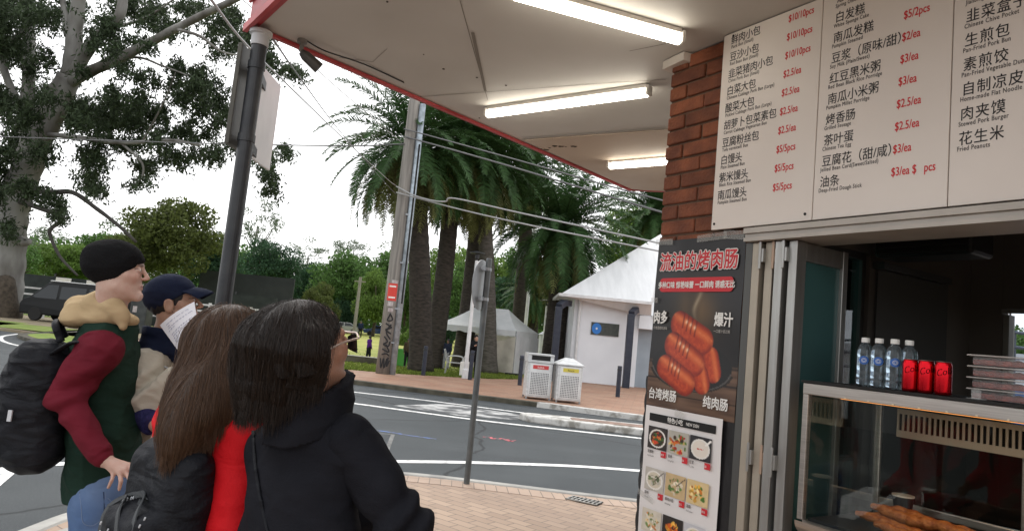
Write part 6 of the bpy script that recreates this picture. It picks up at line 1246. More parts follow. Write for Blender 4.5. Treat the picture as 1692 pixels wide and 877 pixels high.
b = MB(); o = BC+AB.T@np.array((.158,-.045,-.02)); b.bar(o+(0,0,-.02), o+(0,0,.02), .014, .006); o = BC+AB.T@np.array((.158,-.115,-.12)); b.bar(o+(0,0,-.03), o+(0,0,.03), .016, .006); b.build('reflective_tag', M_fleck, bpk)

# ---- man in navy cap
cm = thing('person', 'man in navy baseball cap and cream jacket holding up a white paper', 'person', tuple([*D_(275,800,3.1)[:2], 0]))
fw2 = (.96,.28); A1 = frame(fw2); AH1 = frame(fw2, R(14)); H1 = D_(287,500,3.06); nk1 = D_(272,560,3.10); rs1 = D_(238,606,2.98); ls1 = rs1+np.array([-.28,.96,0])*.36; ch1 = (rs1+ls1)/2+np.array([0,0,-.1])
el1 = D_(244,668,2.93); wr1 = D_(300,620,2.90); lel1 = ls1+np.array([.05,.04,-.28]); lwr1 = lel1+np.array([.2,-.05,-.06]); pel1 = D_(262,790,3.1)
hips1 = [pel1+A1[0]*s*.085 for s in (-1,1)]; ank1 = [np.array([*(pel1[:2]+A1[0][:2]*s*.11),.07]) for s in (-1,1)]; kn1 = [(a+b)/2 for a, b in zip(hips1, ank1)]
k1 = [wr1+np.array([.035+j*.004,-.02,.055-j*.02]) for j in range(4)]; m1 = [k+np.array([.03,-.012,.022]) for k in k1]; t1 = [k+np.array([.012,-.024,.020]) for k in m1]
def cm_body(P):
    q = (P-H1)@AH1.T; d = head_sdf(q*.985); d = smin(d, cap(P, H1+AH1.T@np.array([0,-.015,-.07]), nk1+(0,0,-.05), .058, .064), .03)
    loc = (P-ch1)@A1.T*np.array([.7,1,1]); d = smin(d, cap(loc, (0,0,.06), (0,.02,-.36), .10, .10)*.95, .03)
    d = U_(.03, d, cap(P, rs1, el1, .05, .042), cap(P, ls1, lel1, .05, .042), cap(P, nk1+(0,0,-.05), rs1, .05, .05), cap(P, nk1+(0,0,-.05), ls1, .05, .05)); d = smin(d, cap(P, el1, wr1, .042, .029), .02); d = smin(d, cap(P, lel1, lwr1, .042, .029), .02); d = smin(d, leg_pair(P, hips1, kn1, ank1, (.08,.055,.04)), .03)
    d = smin(d, fingers(P, wr1, k1, m1, t1, (wr1+(.02,.0,.03),wr1+(.03,.02,.055),wr1+(.025,.022,.08))), .014); return smin(d, fingers(P, lwr1, [lwr1+(.07,0,.02-j*.018) for j in range(4)], [lwr1+(.1,-.01,.02-j*.018) for j in range(4)], [lwr1+(.12,-.02,.01-j*.018) for j in range(4)], (lwr1+(.02,-.02,.02),lwr1+(.05,-.03,.03),lwr1+(.08,-.03,.03))), .014)
lo, hi = bounds([H1+(.15,.15,.15), H1-.15, el1, lwr1+(.13,0,0), ls1, rs1, *ank1, *t1], .1); lo[2] = .03
sdf_obj('body', cm_body, lo, hi, .005, M_skin2, cm, lambda V: skin_tint(V, H1, AH1, (.36,.215,.15), (.30,.13,.11)))
def cm_hair(P):
    q = (P-H1)@AH1.T; d = ell(q, (0,-.016,.03), (.081,.100,.094)); d = smax(d, (q-np.array([0,.045,.0]))@nrm(np.array([0,1.,-.25])), .01); d = smax(d, -(q[:,2]+.075+.5*np.maximum(q[:,1]+.02,0)), .012)
    return smax(d, -ell(np.stack([np.abs(q[:,0]),q[:,1],q[:,2]],1), (.085,-.002,-.012), (.02,.024,.036)), .004)+.0012*np.sin(q[:,1]*260)
sdf_obj('hair', cm_hair, H1-.16, H1+.16, .0045, mat('black_hair', (.012,.010,.010), .5, bump=.5, bscale=250), cm)
M_capn = cloth('navy_cotton', (.008,.012,.030), (.012,.017,.038), rough=.8)
def cm_cap(P):
    q = (P-H1)@AH1.T; d = ell(q, (0,-.012,.036), (.087,.109,.093)); return smax(d, -((q-np.array([0,.09,.046]))@nrm(np.array([0,-.42,.9]))), .006)+.0008*np.cos(np.arctan2(q[:,0],q[:,1]+.01)*3)**40
cpo = sdf_obj('cap', cm_cap, H1-.16, H1+.18, .0045, M_capn, cm)
b = MB()
def brim(u, v, o):
    y = .078+v*.088*(1-.35*u*u); x = u*.078*(1-.12*v); return H1+AH1.T@np.array([x, y-.030*u*u, .060-.020*u*u-.10*v*v*.22+o-.012*v])
for o in (0, -.005): b.grid(lambda u, v: brim(u, v, o), np.linspace(-1,1,17), np.linspace(0,1,9))
us = np.linspace(-1,1,17); b.add([brim(u,1,0) for u in us]+[brim(u,1,-.005) for u in us], [(i,i+1,18+i,17+i) for i in range(16)]); b.build('brim', M_capn, cpo, smooth=True)
M_crm = cloth('cream_nylon', (.50,.455,.375), (.42,.38,.31), rough=.6, scale=4, sheen=0)
def cm_jacket(P):
    loc = (P-ch1)@A1.T; l2 = loc*np.array([.72,1,1]); d = U_(.05, cap(l2, (0,0,.03), (0,.015,-.25), .115, .128), cap(l2,(0,.015,-.25),(0,.02,-.42),.128,.122)); d = U_(.03, d, cap(P, nk1+(0,0,-.07), rs1, .06, .07), cap(P, nk1+(0,0,-.07), ls1, .06, .07)); d = smax(d, -loc[:,2]-.49, .012)
    return d+.007*folds(P, .9, .5)
lo, hi = bounds([ch1+(.28,.28,.16), ch1-(.28,.28,.56), rs1, ls1], .04); jk = sdf_obj('jacket', cm_jacket, lo, hi, .0075, M_crm, cm)
for s, e, w in ((rs1,el1,wr1),(ls1,lel1,lwr1)):
    lo, hi = bounds([s,e,w], .13); sdf_obj('sleeve', lambda P: sleeve(P, s, e, w, .082, .076, .046, .009, 2.0), lo, hi, .0065, M_crm, cm)
col_ = [D_(232,560,3.0),D_(252,548,2.99),D_(275,548,2.98),D_(292,566,2.97)]
def cm_collar(P):
    c0 = nk1+np.array([0,0,.0]); q = (P-c0)@A1.T; rad = np.hypot(q[:,0]*.95, q[:,1]); d = np.maximum(np.abs(rad-(.082+.25*np.maximum(-q[:,2],0)))-.010, np.abs(q[:,2]+.005)-.055)
    d = smin(d, cap(P, nk1+A1.T@np.array([.07,.04,-.04]), nk1+A1.T@np.array([.06,.115,-.14]), .028, .012), .02); return smin(d, cap(P, nk1+A1.T@np.array([.07,-.02,-.04]), nk1+A1.T@np.array([.12,-.03,-.07]), .03, .018), .02)+.003*folds(P,1.2,1)
sdf_obj('collar', cm_collar, nk1-.22, nk1+.16, .006, M_capn, cm)
b = MB(); q = [nk1+A1.T@np.array(p) for p in ((.125,-.06,-.085),(.13,.0,-.10),(.115,.07,-.125),(.085,.13,-.18),(.075,.135,-.24))]; b.tube(smooth_line(q,5), .005, 6); b.build('zip', mat('grey_zip', (.4,.41,.42), .5), jk, smooth=True)
lower_body(cm, pel1, A1, cloth('grey_trousers', (.05,.052,.06)), pel1[2]+.12, M_shoe, part='trousers', h=.012)
pp = thing('paper', 'white sheet of handwritten paper held up by the man in the navy cap', 'paper', tuple(D_(298,540,2.86)))
pc = [D_(264,537,2.90), D_(321,498,2.84), D_(328,543,2.80), D_(297,583,2.84)]
def pap(u, v, o=0.0):
    p = (pc[0]*(1-u)+pc[1]*u)*(1-v)+(pc[3]*(1-u)+pc[2]*u)*v; n_ = nrm(np.cross(pc[1]-pc[0], pc[3]-pc[0])); n_ = n_*(1 if n_[1] < 0 else -1); return p+n_*(.012*math.sin(math.pi*u)*1.0+o)
b = MB(); b.grid(lambda u, v: pap(u, v), np.linspace(0,1,12), np.linspace(0,1,12)); b.grid(lambda u, v: pap(u, v, -.0006), np.linspace(0,1,12), np.linspace(0,1,12)); b.build('sheet', mat('white_paper', (.72,.72,.76), .7), pp, smooth=True)
b = MB(); rng = np.random.default_rng(5)
for k in range(11):
    v = .14+k*.068; u0 = .12+.05*rng.random(); 
    while u0 < .82 and k not in (4,):
        L = rng.uniform(.04,.13); pts = [pap(u, v+.012*math.sin(u*130+k)+.006*rng.normal(), .0012) for u in np.linspace(u0, u0+L, 7)]; b.tube(pts, .0006, 4, caps=False); u0 += L+.03
        if rng.random() < .12: break
b.build('handwriting', mat('blue_ink', (.12,.14,.28), .7), pp)

# ---- person in navy fleece, almost hidden
nf = thing('person', 'person in navy fleece hidden behind the young man, only forearm and hand showing', 'person', tuple([*D_(190,800,3.3)[:2],0]))
fw4 = (.8,-.3); A4 = frame(fw4); pel4 = D_(185,830,3.34); ch4 = pel4+(0,0,.34); H4 = ch4+(0,0,.30); H4[2] = min(H4[2], 1.28); nk4 = H4+(0,0,-.15); sh4 = [ch4+A4[0]*s*.15+(0,0,.06) for s in (-1,1)]; e4 = D_(216,664,3.02); w4 = D_(258,702,2.86); el4 = sh4[1]+(0,0,-.24); wl4 = el4+(.05,-.05,-.18)
k4 = [D_(261,731,2.80),D_(269,733,2.805),D_(276,733,2.815),D_(284,729,2.825)]; m4 = [D_(258,746,2.79),D_(267,749,2.795),D_(275,749,2.805),D_(284,744,2.82)]; t4 = [D_(256,758,2.79),D_(264,764,2.795),D_(272,764,2.805),D_(281,758,2.82)]
hips4 = [pel4+A4[0]*s*.075 for s in (-1,1)]; ank4 = [np.array([*(pel4[:2]+A4[0][:2]*s*.09),.07]) for s in (-1,1)]; kn4 = [(a+b)/2 for a, b in zip(hips4, ank4)]
s4 = sh4[0] if np.linalg.norm(sh4[0]-e4) < np.linalg.norm(sh4[1]-e4) else sh4[1]; o4 = sh4[1] if s4 is sh4[0] else sh4[0]; el4 = o4+np.array([0,0,-.24]); wl4 = el4+np.array([.02,-.05,-.2])
def nf_body(P):
    d = head_sdf((P-H4)@frame(fw4).T*1.05); d = U_(.03, d, cap(P, H4+(0,0,-.06), ch4, .05, .06), cap(P, ch4, pel4, .10, .10), cap(P, ch4+(0,0,.06), s4, .05, .04), cap(P, ch4+(0,0,.06), o4, .05, .04), cap(P, s4, e4, .042, .036), cap(P, e4, w4, .036, .027), cap(P, o4, el4, .042, .036), cap(P, el4, wl4, .036, .026)); d = smin(d, leg_pair(P, hips4, kn4, ank4, (.075,.05,.04)), .03)
    return smin(d, smin(fingers(P, w4, k4, m4, t4, (D_(258,714,2.82),D_(252,726,2.79),D_(253,738,2.78)), .0085), fingers(P, wl4, [wl4+(.01*j,0,-.08) for j in range(4)], [wl4+(.012*j,0,-.11) for j in range(4)], [wl4+(.012*j,-.01,-.13) for j in range(4)], None, .008), .002), .012)
lo, hi = bounds([H4+(.1,.1,.14), H4-(.1,.1,0), *t4, e4, wl4+(0,0,-.15), *ank4, *sh4], .09); lo[2] = .03; sdf_obj('body', nf_body, lo, hi, .0055, M_skin, nf, lambda V: skin_tint(V, H4, frame(fw4), (.46,.27,.20)))
M_fle = cloth('navy_fleece', (.018,.018,.065), (.035,.032,.10), scale=30, bump=.8, bscale=120)
def nf_top(P):
    d = U_(.04, cap(P, ch4+(0,0,.02), pel4+(0,0,.02), .135, .14), cap(P, ch4+(0,0,.06), s4, .07, .062), cap(P, ch4+(0,0,.06), o4, .07, .062), cap(P, s4, e4, .06, .062), cap(P, o4, el4, .06, .055), cap(P, el4, wl4, .055, .04)); a = nrm(w4-e4); f = smax(cap(P, e4, w4, .064, .046), (P-w4)@a+.012, .012); return smin(d, f, .02)+.005*folds(P,1.8,4)
lo, hi = bounds([*sh4, e4, w4, wl4, pel4], .16); sdf_obj('fleece', nf_top, lo, hi, .008, M_fle, nf); lower_body(nf, pel4, A4, cloth('dark_leggings', (.02,.02,.022)), pel4[2]+.1, M_shoe, (.085,.06,.05), .09, 'trousers', .012)

# ---- woman in the red jacket
wrd = thing('person', 'woman with long brown hair and bright red jacket seen from behind', 'person', tuple([*D_(355,800,2.15)[:2],0]))
fw5 = (.62,.78); A5 = frame(fw5); AH5 = frame(fw5, R(10)); H5 = D_(388,578,2.14); nk5 = D_(372,655,2.14); rs5 = D_(402,716,2.03); ls5 = rs5+np.array([-.78,.62,0])*.33; ch5 = (rs5+ls5)/2+(0,0,-.09)
el5 = rs5+A5.T@np.array([.05,-.02,-.27]); wr5 = el5+A5.T@np.array([-.03,.18,-.10]); lel5 = ls5+A5.T@np.array([-.05,-.02,-.27]); lwr5 = lel5+A5.T@np.array([.03,.18,-.1]); pel5 = ch5+(0,0,-.42)
hips5 = [pel5+A5[0]*s*.085 for s in (-1,1)]; ank5 = [np.array([*(pel5[:2]+A5[0][:2]*s*.09),.07]) for s in (-1,1)]; kn5 = [(a+b)/2 for a, b in zip(hips5, ank5)]
def simple_hand(P, w, e, A, s=1):
    a = nrm(w-e); u = A[0]*s; kn = [w+a*.075+A[2]*(.03-j*.02) for j in range(4)]; mi = [k+a*.032-A[0]*.01 for k in kn]; ti = [m_+a*.018-A[0]*.02 for m_ in mi]
    return fingers(P, w, kn, mi, ti, (w+A[2]*.02+a*.02, w+A[2]*.045+a*.05, w+A[2]*.045+a*.08))
def wr_body(P):
    d = head_sdf((P-H5)@AH5.T*1.03); d = U_(.03, d, cap(P, H5+(0,0,-.07), nk5+(0,0,-.06), .048, .055), cap(P, rs5, el5, .045, .038), cap(P, ls5, lel5, .045, .038), cap(P, nk5+(0,0,-.06), rs5, .045, .045), cap(P, nk5+(0,0,-.06), ls5, .045, .045), cap(P, el5, wr5, .038, .026), cap(P, lel5, lwr5, .038, .026))
    loc = (P-ch5)@A5.T*np.array([.72,1,1]); d = smin(d, cap(loc, (0,0,.05), (0,0,-.38), .09, .09), .03); d = smin(d, leg_pair(P, hips5, kn5, ank5, (.08,.055,.04)), .03); return smin(d, smin(simple_hand(P, wr5, el5, A5), simple_hand(P, lwr5, lel5, A5), .002), .012)
lo, hi = bounds([H5+(.14,.14,.14), H5-.14, rs5, ls5, el5, lel5, wr5+.1*A5[1], lwr5+.1*A5[1], *ank5], .1); lo[2] = .03
sdf_obj('body', wr_body, lo, hi, .006, M_skin, wrd, lambda V: skin_tint(V, H5, AH5, (.48,.29,.21)))
def wr_jacket(P):
    loc = (P-ch5)@A5.T; l2 = loc*np.array([.74,1,1]); d = U_(.05, cap(l2,(0,0,.0),(0,.0,-.42),.118,.125)); d = U_(.05, d, cap(P, nk5+(0,0,-.085), rs5, .062, .070), cap(P, nk5+(0,0,-.085), ls5, .062, .07), cap(P, rs5, el5, .076, .066), cap(P, ls5, lel5, .076, .066)); d = smin(d, cap(P, el5, wr5+(el5-wr5)*.1, .066, .046), .02); d = smin(d, cap(P, lel5, lwr5+(lel5-lwr5)*.1, .066, .046), .02)
    d = smax(d, -loc[:,2]-.50, .012); return d+.004*folds(P, .7, 2.5)
lo, hi = bounds([ch5+(.26,.26,.16), ch5-(.26,.26,.56), rs5, ls5, el5, lel5, wr5, lwr5], .08); sdf_obj('jacket', wr_jacket, lo, hi, .006, cloth('red_nylon', (.60,.012,.018), (.54,.01,.015), rough=.6, scale=4, sheen=0), wrd)
lower_body(wrd, pel5, A5, cloth('black_trousers', (.018,.018,.02)), pel5[2]+.1, M_shoe, (.095,.066,.055), .1, 'trousers', .012)
hA, hB, hC = D_(380,575,2.13), D_(345,640,2.05), D_(318,730,1.985)
def wr_hair(P):
    q = (P-H5)@AH5.T; d = ell(q, (0,-.02,.03), (.098,.122,.112)); d = U_(.05, d, cap(P, D_(365,590,2.10), D_(340,668,1.99), .105, .092), cap(P, D_(340,668,1.99), D_(302,712,1.91), .086, .040), cap(P, D_(318,640,2.05), D_(286,725,1.93), .055, .030), cap(P, D_(395,600,2.07), D_(388,672,2.03), .075, .050), cap(P, D_(310,700,1.92), D_(282,745,1.88), .045, .012))
    d = smax(d, (q-np.array([0,.075,0]))@np.array([0,1.,0])+.0, .02); n_ = np.sin((P@np.array([.8,-.6,.18]))*120+1.2*np.sin(P@np.array([14,9,4.])))*.0022+np.sin((P@np.array([.7,-.7,.1]))*61+1.5*np.sin(P[:,2]*11))*.004; return d+n_
M_hb = mat('brown_hair', (.035,.019,.011), .42, var=(.06,.032,.017), scale=3, stretch=(30,30,1.5), bump=.35, bscale=30); M_hbs = hair_mat('brown_strands', (.048,.026,.015), (.105,.056,.031), .36)
lo, hi = bounds([H5+(.16,.16,.17), H5-.16, D_(262,770,1.85), D_(410,690,2.0), D_(280,640,2.08)], .07); hair('hair', wrd, wr_hair, lo, hi, .0055, M_hb, M_hbs, 9000, .22, 22, 1.10, np.random.default_rng(21), .0005, .004, .02)
# her backpack
rb = thing('backpack', 'black backpack with grey webbing loops worn by the woman in red', 'backpack', tuple(D_(295,800,1.9)))
A6 = A5; C6 = D_(266,872,1.98)
def rb_bag(P):
    q = (P-C6)@A6.T; d = smin(rbox(q, (0,.01,.0), (.145,.075,.235), .07), rbox(q, (0,-.07,-.07), (.115,.05,.135), .045), .018); return d+.004*folds(P,.9,7)
lo, hi = bounds([C6-.33, C6+.33], 0); rbo = sdf_obj('bag', rb_bag, lo, hi, .006, M_nyl, rb)
K = lambda r_, f_, u_: C6+A6.T@np.array([r_, f_, u_])
def onbag(r_, u_, off=.004):
    o = C6+A6.T@np.array([r_, -.35, u_]); d_ = A6[1]
    for _ in range(40): o = o+d_*max(float(rb_bag(o[None])[0])*.8-.0, .0005) if float(rb_bag(o[None])[0]) > off else o
    return o
def webbing(name, pts, w, m):
    q = smooth_line([onbag(*p) for p in pts], 6); b = MB(); t = np.gradient(q, axis=0); t /= np.linalg.norm(t,axis=1)[:,None]; s_ = np.cross(t, A6[1]); s_ /= np.linalg.norm(s_,axis=1)[:,None]; k = len(q); n_ = -A6[1]
    V = np.concatenate([q-s_*w/2, q+s_*w/2, q+s_*w/2+n_*.004, q-s_*w/2+n_*.004]); b.add(V, [(j*k+i, j*k+i+1, ((j+1)%4)*k+i+1, ((j+1)%4)*k+i) for j in range(4) for i in range(k-1)]); return b.build(name, m, rb)
webbing('pocket_piping', [(-.118,-.16),(-.112,.02),(-.07,.075),(-.02,.055),(.03,-.03),(.075,-.15)], .018, M_strap)
webbing('webbing', [(-.03,.09),(.02,.10),(.065,.06),(.09,-.03),(.115,-.16)], .017, M_strap)
webbing('zip', [(-.095,.052),(-.06,.085),(.0,.10),(.04,.09)], .008, M_fleck if False else M_strap)
b = MB()
for x0, z0, x1, z1, n in ((-.09,.01,-.085,-.13,7),(-.035,.005,-.03,-.13,7),(-.085,.064,-.02,.088,6),(.095,.06,.125,-.03,7)):
    for k in range(n):
        o = onbag(x0+(x1-x0)*k/(n-1)*1.0, z0+(z1-z0)*k/(n-1)); b.bar(o+A6[2]*.004+A6[0]*.002, o-A6[2]*.004-A6[0]*.002, .0035, .003, A6[1])
b.build('stitching', M_fleck, rb)
b = MB(); o = onbag(.005,.085); b.bar(o, o-A6[2]*.035-A6[0]*.02, .01, .005, A6[1]); b.build('zip_pull', M_strap, rb)
b = MB()
for sgn in (1,-1):
    pts = [C6+A6.T@np.array(p) for p in ((sgn*.09,.05,.20),(sgn*.105,.05,.25),(sgn*.11,.11,.30),(sgn*.12,.19,.29),(sgn*.13,.27,.16),(sgn*.12,.25,-.02),(sgn*.13,.12,-.15),(sgn*.12,.06,-.17))]; b2 = MB(); b2.tube(smooth_line(pts,7), .016, 10, flat=.4); b2.build('shoulder_strap', M_nyl, rb, smooth=True)

# ---- woman in the black coat
wb_ = thing('person', 'woman with dark bob, sunglasses and black coat looking up at the menu', 'person', tuple([*D_(510,870,1.85)[:2],0]))
fw6 = (.62,.785); A7 = frame(fw6); AH7 = frame(fw6, R(17)); H7 = D_(513,573,1.80); nk7 = D_(508,668,1.80); rs7 = D_(577,727,1.78); ls7 = D_(452,738,1.90); ch7 = (rs7+ls7)/2+(0,0,-.08)
el7 = D_(668,872,1.76); wr7 = D_(640,930,1.95); lel7 = ls7+A7.T@np.array([.0,.17,-.20]); lwr7 = lel7+A7.T@np.array([.05,.2,-.02]); pel7 = ch7+(0,0,-.42)
hips7 = [pel7+A7[0]*s*.085 for s in (-1,1)]; ank7 = [np.array([*(pel7[:2]+A7[0][:2]*s*.09),.07]) for s in (-1,1)]; kn7 = [(a+b)/2 for a, b in zip(hips7, ank7)]
def wb_body(P):
    d = head_sdf((P-H7)@AH7.T, ears=True); d = U_(.03, d, cap(P, H7+AH7.T@np.array([0,-.015,-.07]), nk7+(0,0,-.05), .047, .055), cap(P, rs7, el7, .045, .038), cap(P, ls7, lel7, .045, .038), cap(P, nk7+(0,0,-.06), rs7, .04, .04), cap(P, nk7+(0,0,-.06), ls7, .04, .04), cap(P, el7, wr7, .038, .026), cap(P, lel7, lwr7, .038, .026))
    loc = (P-ch7)@A7.T*np.array([.72,1,1]); d = smin(d, cap(loc, (0,0,.02), (0,0,-.38), .085, .09), .03); d = smin(d, leg_pair(P, hips7, kn7, ank7, (.08,.055,.04)), .03); return smin(d, smin(simple_hand(P, wr7, el7, A7), simple_hand(P, lwr7, lel7, A7), .002), .012)
lo, hi = bounds([H7+(.15,.15,.15), H7-.15, rs7, ls7, el7, lel7, wr7+.12*A7[1], lwr7+.12*A7[1], *ank7], .1); lo[2] = .03
sdf_obj('body', wb_body, lo, hi, .0045, M_skin2, wb_, lambda V: skin_tint(V, H7, AH7, (.44,.24,.165), (.42,.12,.10)))
M_coat = cloth('black_wool', (.0095,.010,.0135), (.014,.0145,.019), rough=.85, scale=7, bump=.3, bscale=300, fold=.2)
def wb_coat(P):
    loc = (P-ch7)@A7.T; l2 = loc*np.array([.72,1,1]); d = cap(l2,(0,-.0,-.02),(0,.0,-.5),.118,.14); d = U_(.06, d, cap(P, nk7+(0,0,-.08), rs7, .058, .064), cap(P, nk7+(0,0,-.08), ls7, .058, .066)); d = smax(d, -loc[:,2]-.62, .012)
    back = np.sin(loc[:,2]*34+2.2*np.sin(loc[:,0]*9+1)+loc[:,0]*12); return d+.0035*folds(P,.7,1.5)+.003*back+.006*np.exp(-((loc[:,2]+.27)/.012)**2)
lo, hi = bounds([ch7+(.3,.3,.16), ch7-(.3,.3,.66), rs7, ls7], .02); sdf_obj('coat', wb_coat, lo, hi, .0065, M_coat, wb_)
for s, e, w in ((rs7,el7,wr7),(ls7,lel7,lwr7)):
    lo, hi = bounds([s,e,w], .13); sdf_obj('sleeve', lambda P: sleeve(P, s, e, w, .067, .063, .047, .006, 1.0, False), lo, hi, .006, M_coat, wb_)
def wb_collar(P):
    q = (P-nk7)@A7.T; rad = np.hypot(q[:,0], (q[:,1]-.01)*.9); z = q[:,2]-.35*(q[:,1]); d = np.maximum(np.abs(rad-(.078+.05*np.maximum(-z,0)))-.012, np.abs(z+.01)-.052)
    return smin(d, cap(P, nk7+A7.T@np.array([.04,.07,.02]), nk7+A7.T@np.array([.02,.085,-.07]), .026, .026), .02)-.004+.003*folds(P,1.1,2)
sdf_obj('collar', wb_collar, nk7-.2, nk7+.17, .0055, M_coat, wb_)
lower_body(wb_, pel7, A7, cloth('charcoal_trousers', (.02,.02,.022)), pel7[2]+.1, M_shoe, (.095,.066,.055), .1, 'trousers', .012)
def wb_hair(P):
    q = (P-H7)@AH7.T; x = np.abs(q[:,0]); d = ell(q, (0,-.020,.020), (.080,.100,.102)); d = U_(.05, d, cap(P, D_(466,578,1.74), D_(455,628,1.74), .106, .080), cap(P, D_(434,590,1.76), D_(431,652,1.77), .062, .048), cap(P, D_(498,580,1.72), D_(500,606,1.73), .070, .058), cap(P, D_(448,640,1.74), D_(436,668,1.75), .066, .036))
    d = smax(d, -np.maximum(-.034-q[:,1]+.35*np.minimum(q[:,0],0), q[:,2]-.040), .012)
    lock = U_(.02, cap(P, D_(506,545,1.71), D_(518,590,1.715), .022, .015), cap(P, D_(518,590,1.715), D_(524,630,1.72), .015, .006)); d = smin(d, lock, .02)
    n_ = np.sin((P@np.array([.8,-.6,.15]))*130+1.2*np.sin(P@np.array([12,8,4.])))*.0016+np.sin((P@np.array([.75,-.65,.1]))*70+1.5*np.sin(P[:,2]*11))*.0028; return d+n_
M_hd = mat('dark_hair', (.012,.0085,.007), .38, var=(.02,.013,.010), scale=3, stretch=(30,30,1.5), bump=.3, bscale=30); M_hds = hair_mat('dark_strands', (.008,.006,.005), (.026,.016,.011), .33)
lo, hi = bounds([H7+(.17,.17,.17), H7-.17, D_(395,712,1.76), D_(560,700,1.74)], .06); hair('hair', wb_, wb_hair, lo, hi, .005, M_hd, M_hds, 10000, .20, 22, 1.30, np.random.default_rng(22), .0005, .0035, .012)
# sunglasses
sgm = mat('pale_gold', (.62,.5,.44), .3, .7); gl = MB()
HP = lambda *p: H7+AH7.T@np.array(p)
for s in (-1,1): gl.tube(smooth_line([HP(s*.083,-.03,-.004),HP(s*.084,.03,.008),HP(s*.074,.098,.006)],5), .0028, 8)
gl.tube(smooth_line([HP(-.074,.098,.006),HP(-.04,.118,.012),HP(0,.124,.010),HP(.04,.118,.012),HP(.074,.098,.006)],5), .0026, 8)
gs = gl.build('sunglasses', sgm, wb_, smooth=True)
for s in (-1,1):
    b = MB(); b.grid(lambda u, v: HP(s*(.042+.030*u), .112-.016*u*u*0-.011*(u+.4)**2+.002*v, -.014+.025*v*math.sqrt(max(.05,1-.6*u*u))), np.linspace(-1,1,11), np.linspace(-1,1,7)); b.build('lens', mat('dark_lens', (.015,.013,.013), .08), gs, smooth=True)
b = MB(); q = [D_(418,712,1.70), D_(421,760,1.685), D_(430,820,1.68), D_(448,900,1.70)]
def coat_push(p):
    p = np.array(p); d_ = nrm(p-CAMPOS)
    p = CAMPOS+d_*1.2
    for _ in range(60):
        v = min(float(wb_coat(p[None])[0]), float(sleeve(p[None], ls7, lel7, lwr7, .072, .068, .05, .0075, 1.0, False)[0]))
        if v < .004: break
        p = p+d_*max(v*.7, .001)
    return p
CAMPOS = np.array([0,0,CAMH]); b.tube(smooth_line([coat_push(p) for p in q],5), .0045, 6); b.build('bag_strap', M_nyl, wb_, smooth=True)
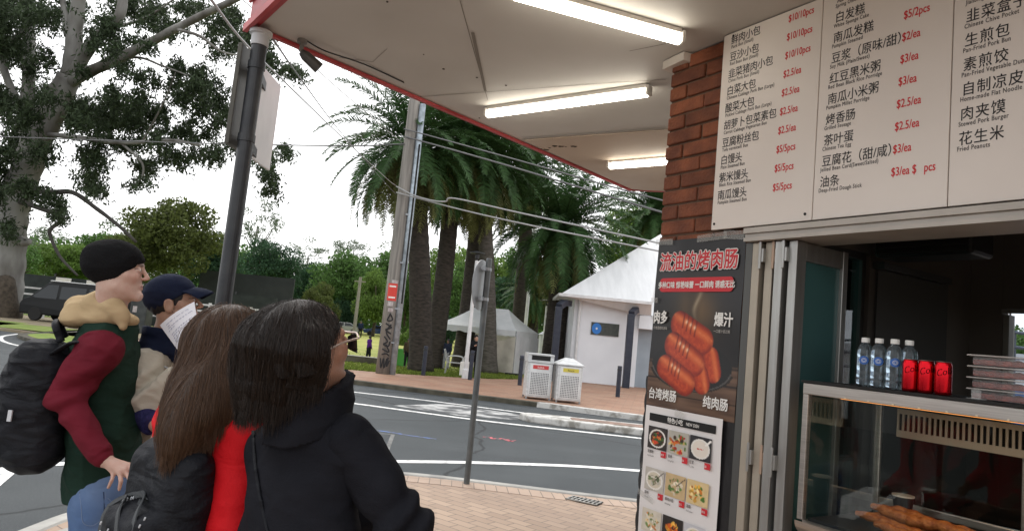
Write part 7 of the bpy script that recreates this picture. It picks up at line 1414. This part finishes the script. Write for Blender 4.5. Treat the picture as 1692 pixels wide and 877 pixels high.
# ---- far people in the park
def far_person(label, x, y, Hh, fwd, top, bottom, skin, arms='down', hat=None, z=0):
    t = thing('person', label, 'person', (x,y,0)); A = frame(fwd); s = Hh/1.72; B = np.array([x,y,0.]); W_ = lambda r_, f_, u_: B+(A[0]*r_+A[1]*f_)*s+np.array([0,0,u_*s])
    Hc = W_(0,.02,1.61); sh = [W_(k*.18,0,1.42) for k in (-1,1)]
    if arms == 'reach': el = [W_(-.36,.10,1.30), W_(.24,-.02,1.14)]; wr = [W_(-.62,.14,1.30), W_(.30,.06,.90)]
    elif arms == 'front': el = [W_(-.24,.06,1.15), W_(.24,.06,1.15)]; wr = [W_(-.10,.26,1.26), W_(.10,.26,1.30)]
    else: el = [W_(k*.23,-.01,1.13) for k in (-1,1)]; wr = [W_(k*.22,.07,.88) for k in (-1,1)]
    hp = [W_(k*.09,0,.92) for k in (-1,1)]; kn = [W_(k*.11,.02+.04*k,.49) for k in (-1,1)]; an = [W_(k*.12,.05*k,.06) for k in (-1,1)]
    def body(P):
        d = head_sdf((P-Hc)@A.T/s)*s; d = U_(.03*s, d, cap(P,W_(0,0,1.53),W_(0,0,1.40),.05*s,.055*s), cap(P,W_(0,0,1.32),W_(0,0,.95),.12*s,.11*s), *[cap(P,a,b,.045*s,.037*s) for a,b in zip(sh,el)], *[cap(P,a,b,.037*s,.026*s) for a,b in zip(el,wr)], cap(P,sh[0],sh[1],.05*s,.05*s), leg_pair(P,hp,kn,an,(.08*s,.055*s,.04*s)))
        for w, e in zip(wr, el):
            a = nrm(w-e); sd_ = nrm(np.cross(a, A[1]+.01)); d = smin(d, cap(P, w, w+a*.07*s, .026*s, .028*s), .015)
            for j in range(4): d = smin(d, cap(P, w+a*.07*s+sd_*(j-1.5)*.016*s, w+a*(.135-.01*abs(j-1.4))*s+sd_*(j-1.5)*.018*s, .008*s, .006*s), .004)
            d = smin(d, cap(P, w+a*.02*s, w+a*.06*s+sd_*.045*s, .010*s, .008*s), .008)
        for a in an: d = smin(d, cap(P, a+(0,0,-.02*s), a+A[1]*.15*s+(0,0,-.025*s), .035*s, .03*s), .02)
        return d
    lo, hi = bounds([Hc+(0,0,.14), *el, *wr, *an, *sh], .16); lo[2] = -.01
    sdf_obj('body', body, lo, hi, .02, M_skin2, t, lambda V: skin_tint(V, Hc, A/s, skin, eyes=False))
    tf = lambda P: smax(U_(.04*s, cap(P,W_(0,0,1.30),W_(0,0,1.0),.155*s,.15*s), *[cap(P,a,b,.065*s,.055*s) for a,b in zip(sh,el)], *[cap(P,a,a+(b-a)*.9,.055*s,.042*s) for a,b in zip(el,wr)], cap(P,sh[0],sh[1],.075*s,.075*s)), .88*s-P[:,2], .01)+.008*folds(P,.8,x)
    sdf_obj('top', tf, lo, hi, .022, top, t)
    bf = lambda P: smax(U_(.04*s, leg_pair(P,hp,kn,an,(.105*s,.075*s,.06*s)), cap(P,hp[0],hp[1],.12*s,.12*s)), P[:,2]-1.0*s, .01)
    lo2, hi2 = bounds([*hp,*kn,*an], .16); lo2[2] = .06; sdf_obj('trousers', bf, lo2, hi2, .022, bottom, t)
    hf = lambda P: smax(ell((P-Hc)@A.T/s, (0,-.018,.036), (.085,.105,.098))*s, ((P-Hc)@A.T)[:,1]-.05*s-.6*((P-Hc)@A.T)[:,2], .01)
    sdf_obj('hair' if hat is None else 'cap', hf, Hc-.18, Hc+.18, .015, hat or bpy.data.materials['black_hair'], t)
    for a in an: sf = lambda P, a=a: smax(cap(P, a+(0,0,-.01), a+A[1]*.17*s+(0,0,-.02), .05*s, .042*s), -P[:,2]+.002, .005); lo3, hi3 = bounds([a, a+A[1]*.2], .08); lo3[2] = -.01; sdf_obj('shoe', sf, lo3, hi3, .015, M_shoe, t)
    return t
blk = cloth('black_cotton', (.015,.015,.017)); 
far_person('person in purple top on the lawn reaching towards the power pole', -5.55, 29.0, 1.06, (.75,.6), cloth('purple_cotton', (.10,.022,.20)), blk, (.12,.07,.05), 'reach')
far_person('person in brown jacket and black trousers on the lawn beside the green tub', -3.72, 27.4, 1.12, (.3,-.9), cloth('brown_cotton', (.075,.055,.035)), blk, (.14,.08,.055))
far_person('person half hidden behind the left side of the thick palm trunk', -3.55, 28.6, 1.12, (.9,-.2), cloth('grey_cotton', (.06,.06,.065)), blk, (.2,.12,.08))
far_person('person in navy jacket and grey trousers standing by the left tent leg', -2.28, 28.6, 1.24, (-.4,-.8), cloth('dark_navy_cotton', (.02,.025,.045)), cloth('grey_jogger', (.25,.26,.27)), (.12,.07,.05))
far_person('man in black cap and dark clothes with raised hands beside the park lamp', -1.0, 24.6, 1.52, (.3,-.95), blk, blk, (.42,.26,.19), 'front', cloth('black_cap_cotton', (.02,.02,.022)))
q = D_(596,540,75); far_person('distant person in dark blue clothes at the far side of the lawn', q[0], 75, 1.75, (0,-1), cloth('deep_blue_cotton', (.02,.03,.07)), blk, (.2,.13,.1))
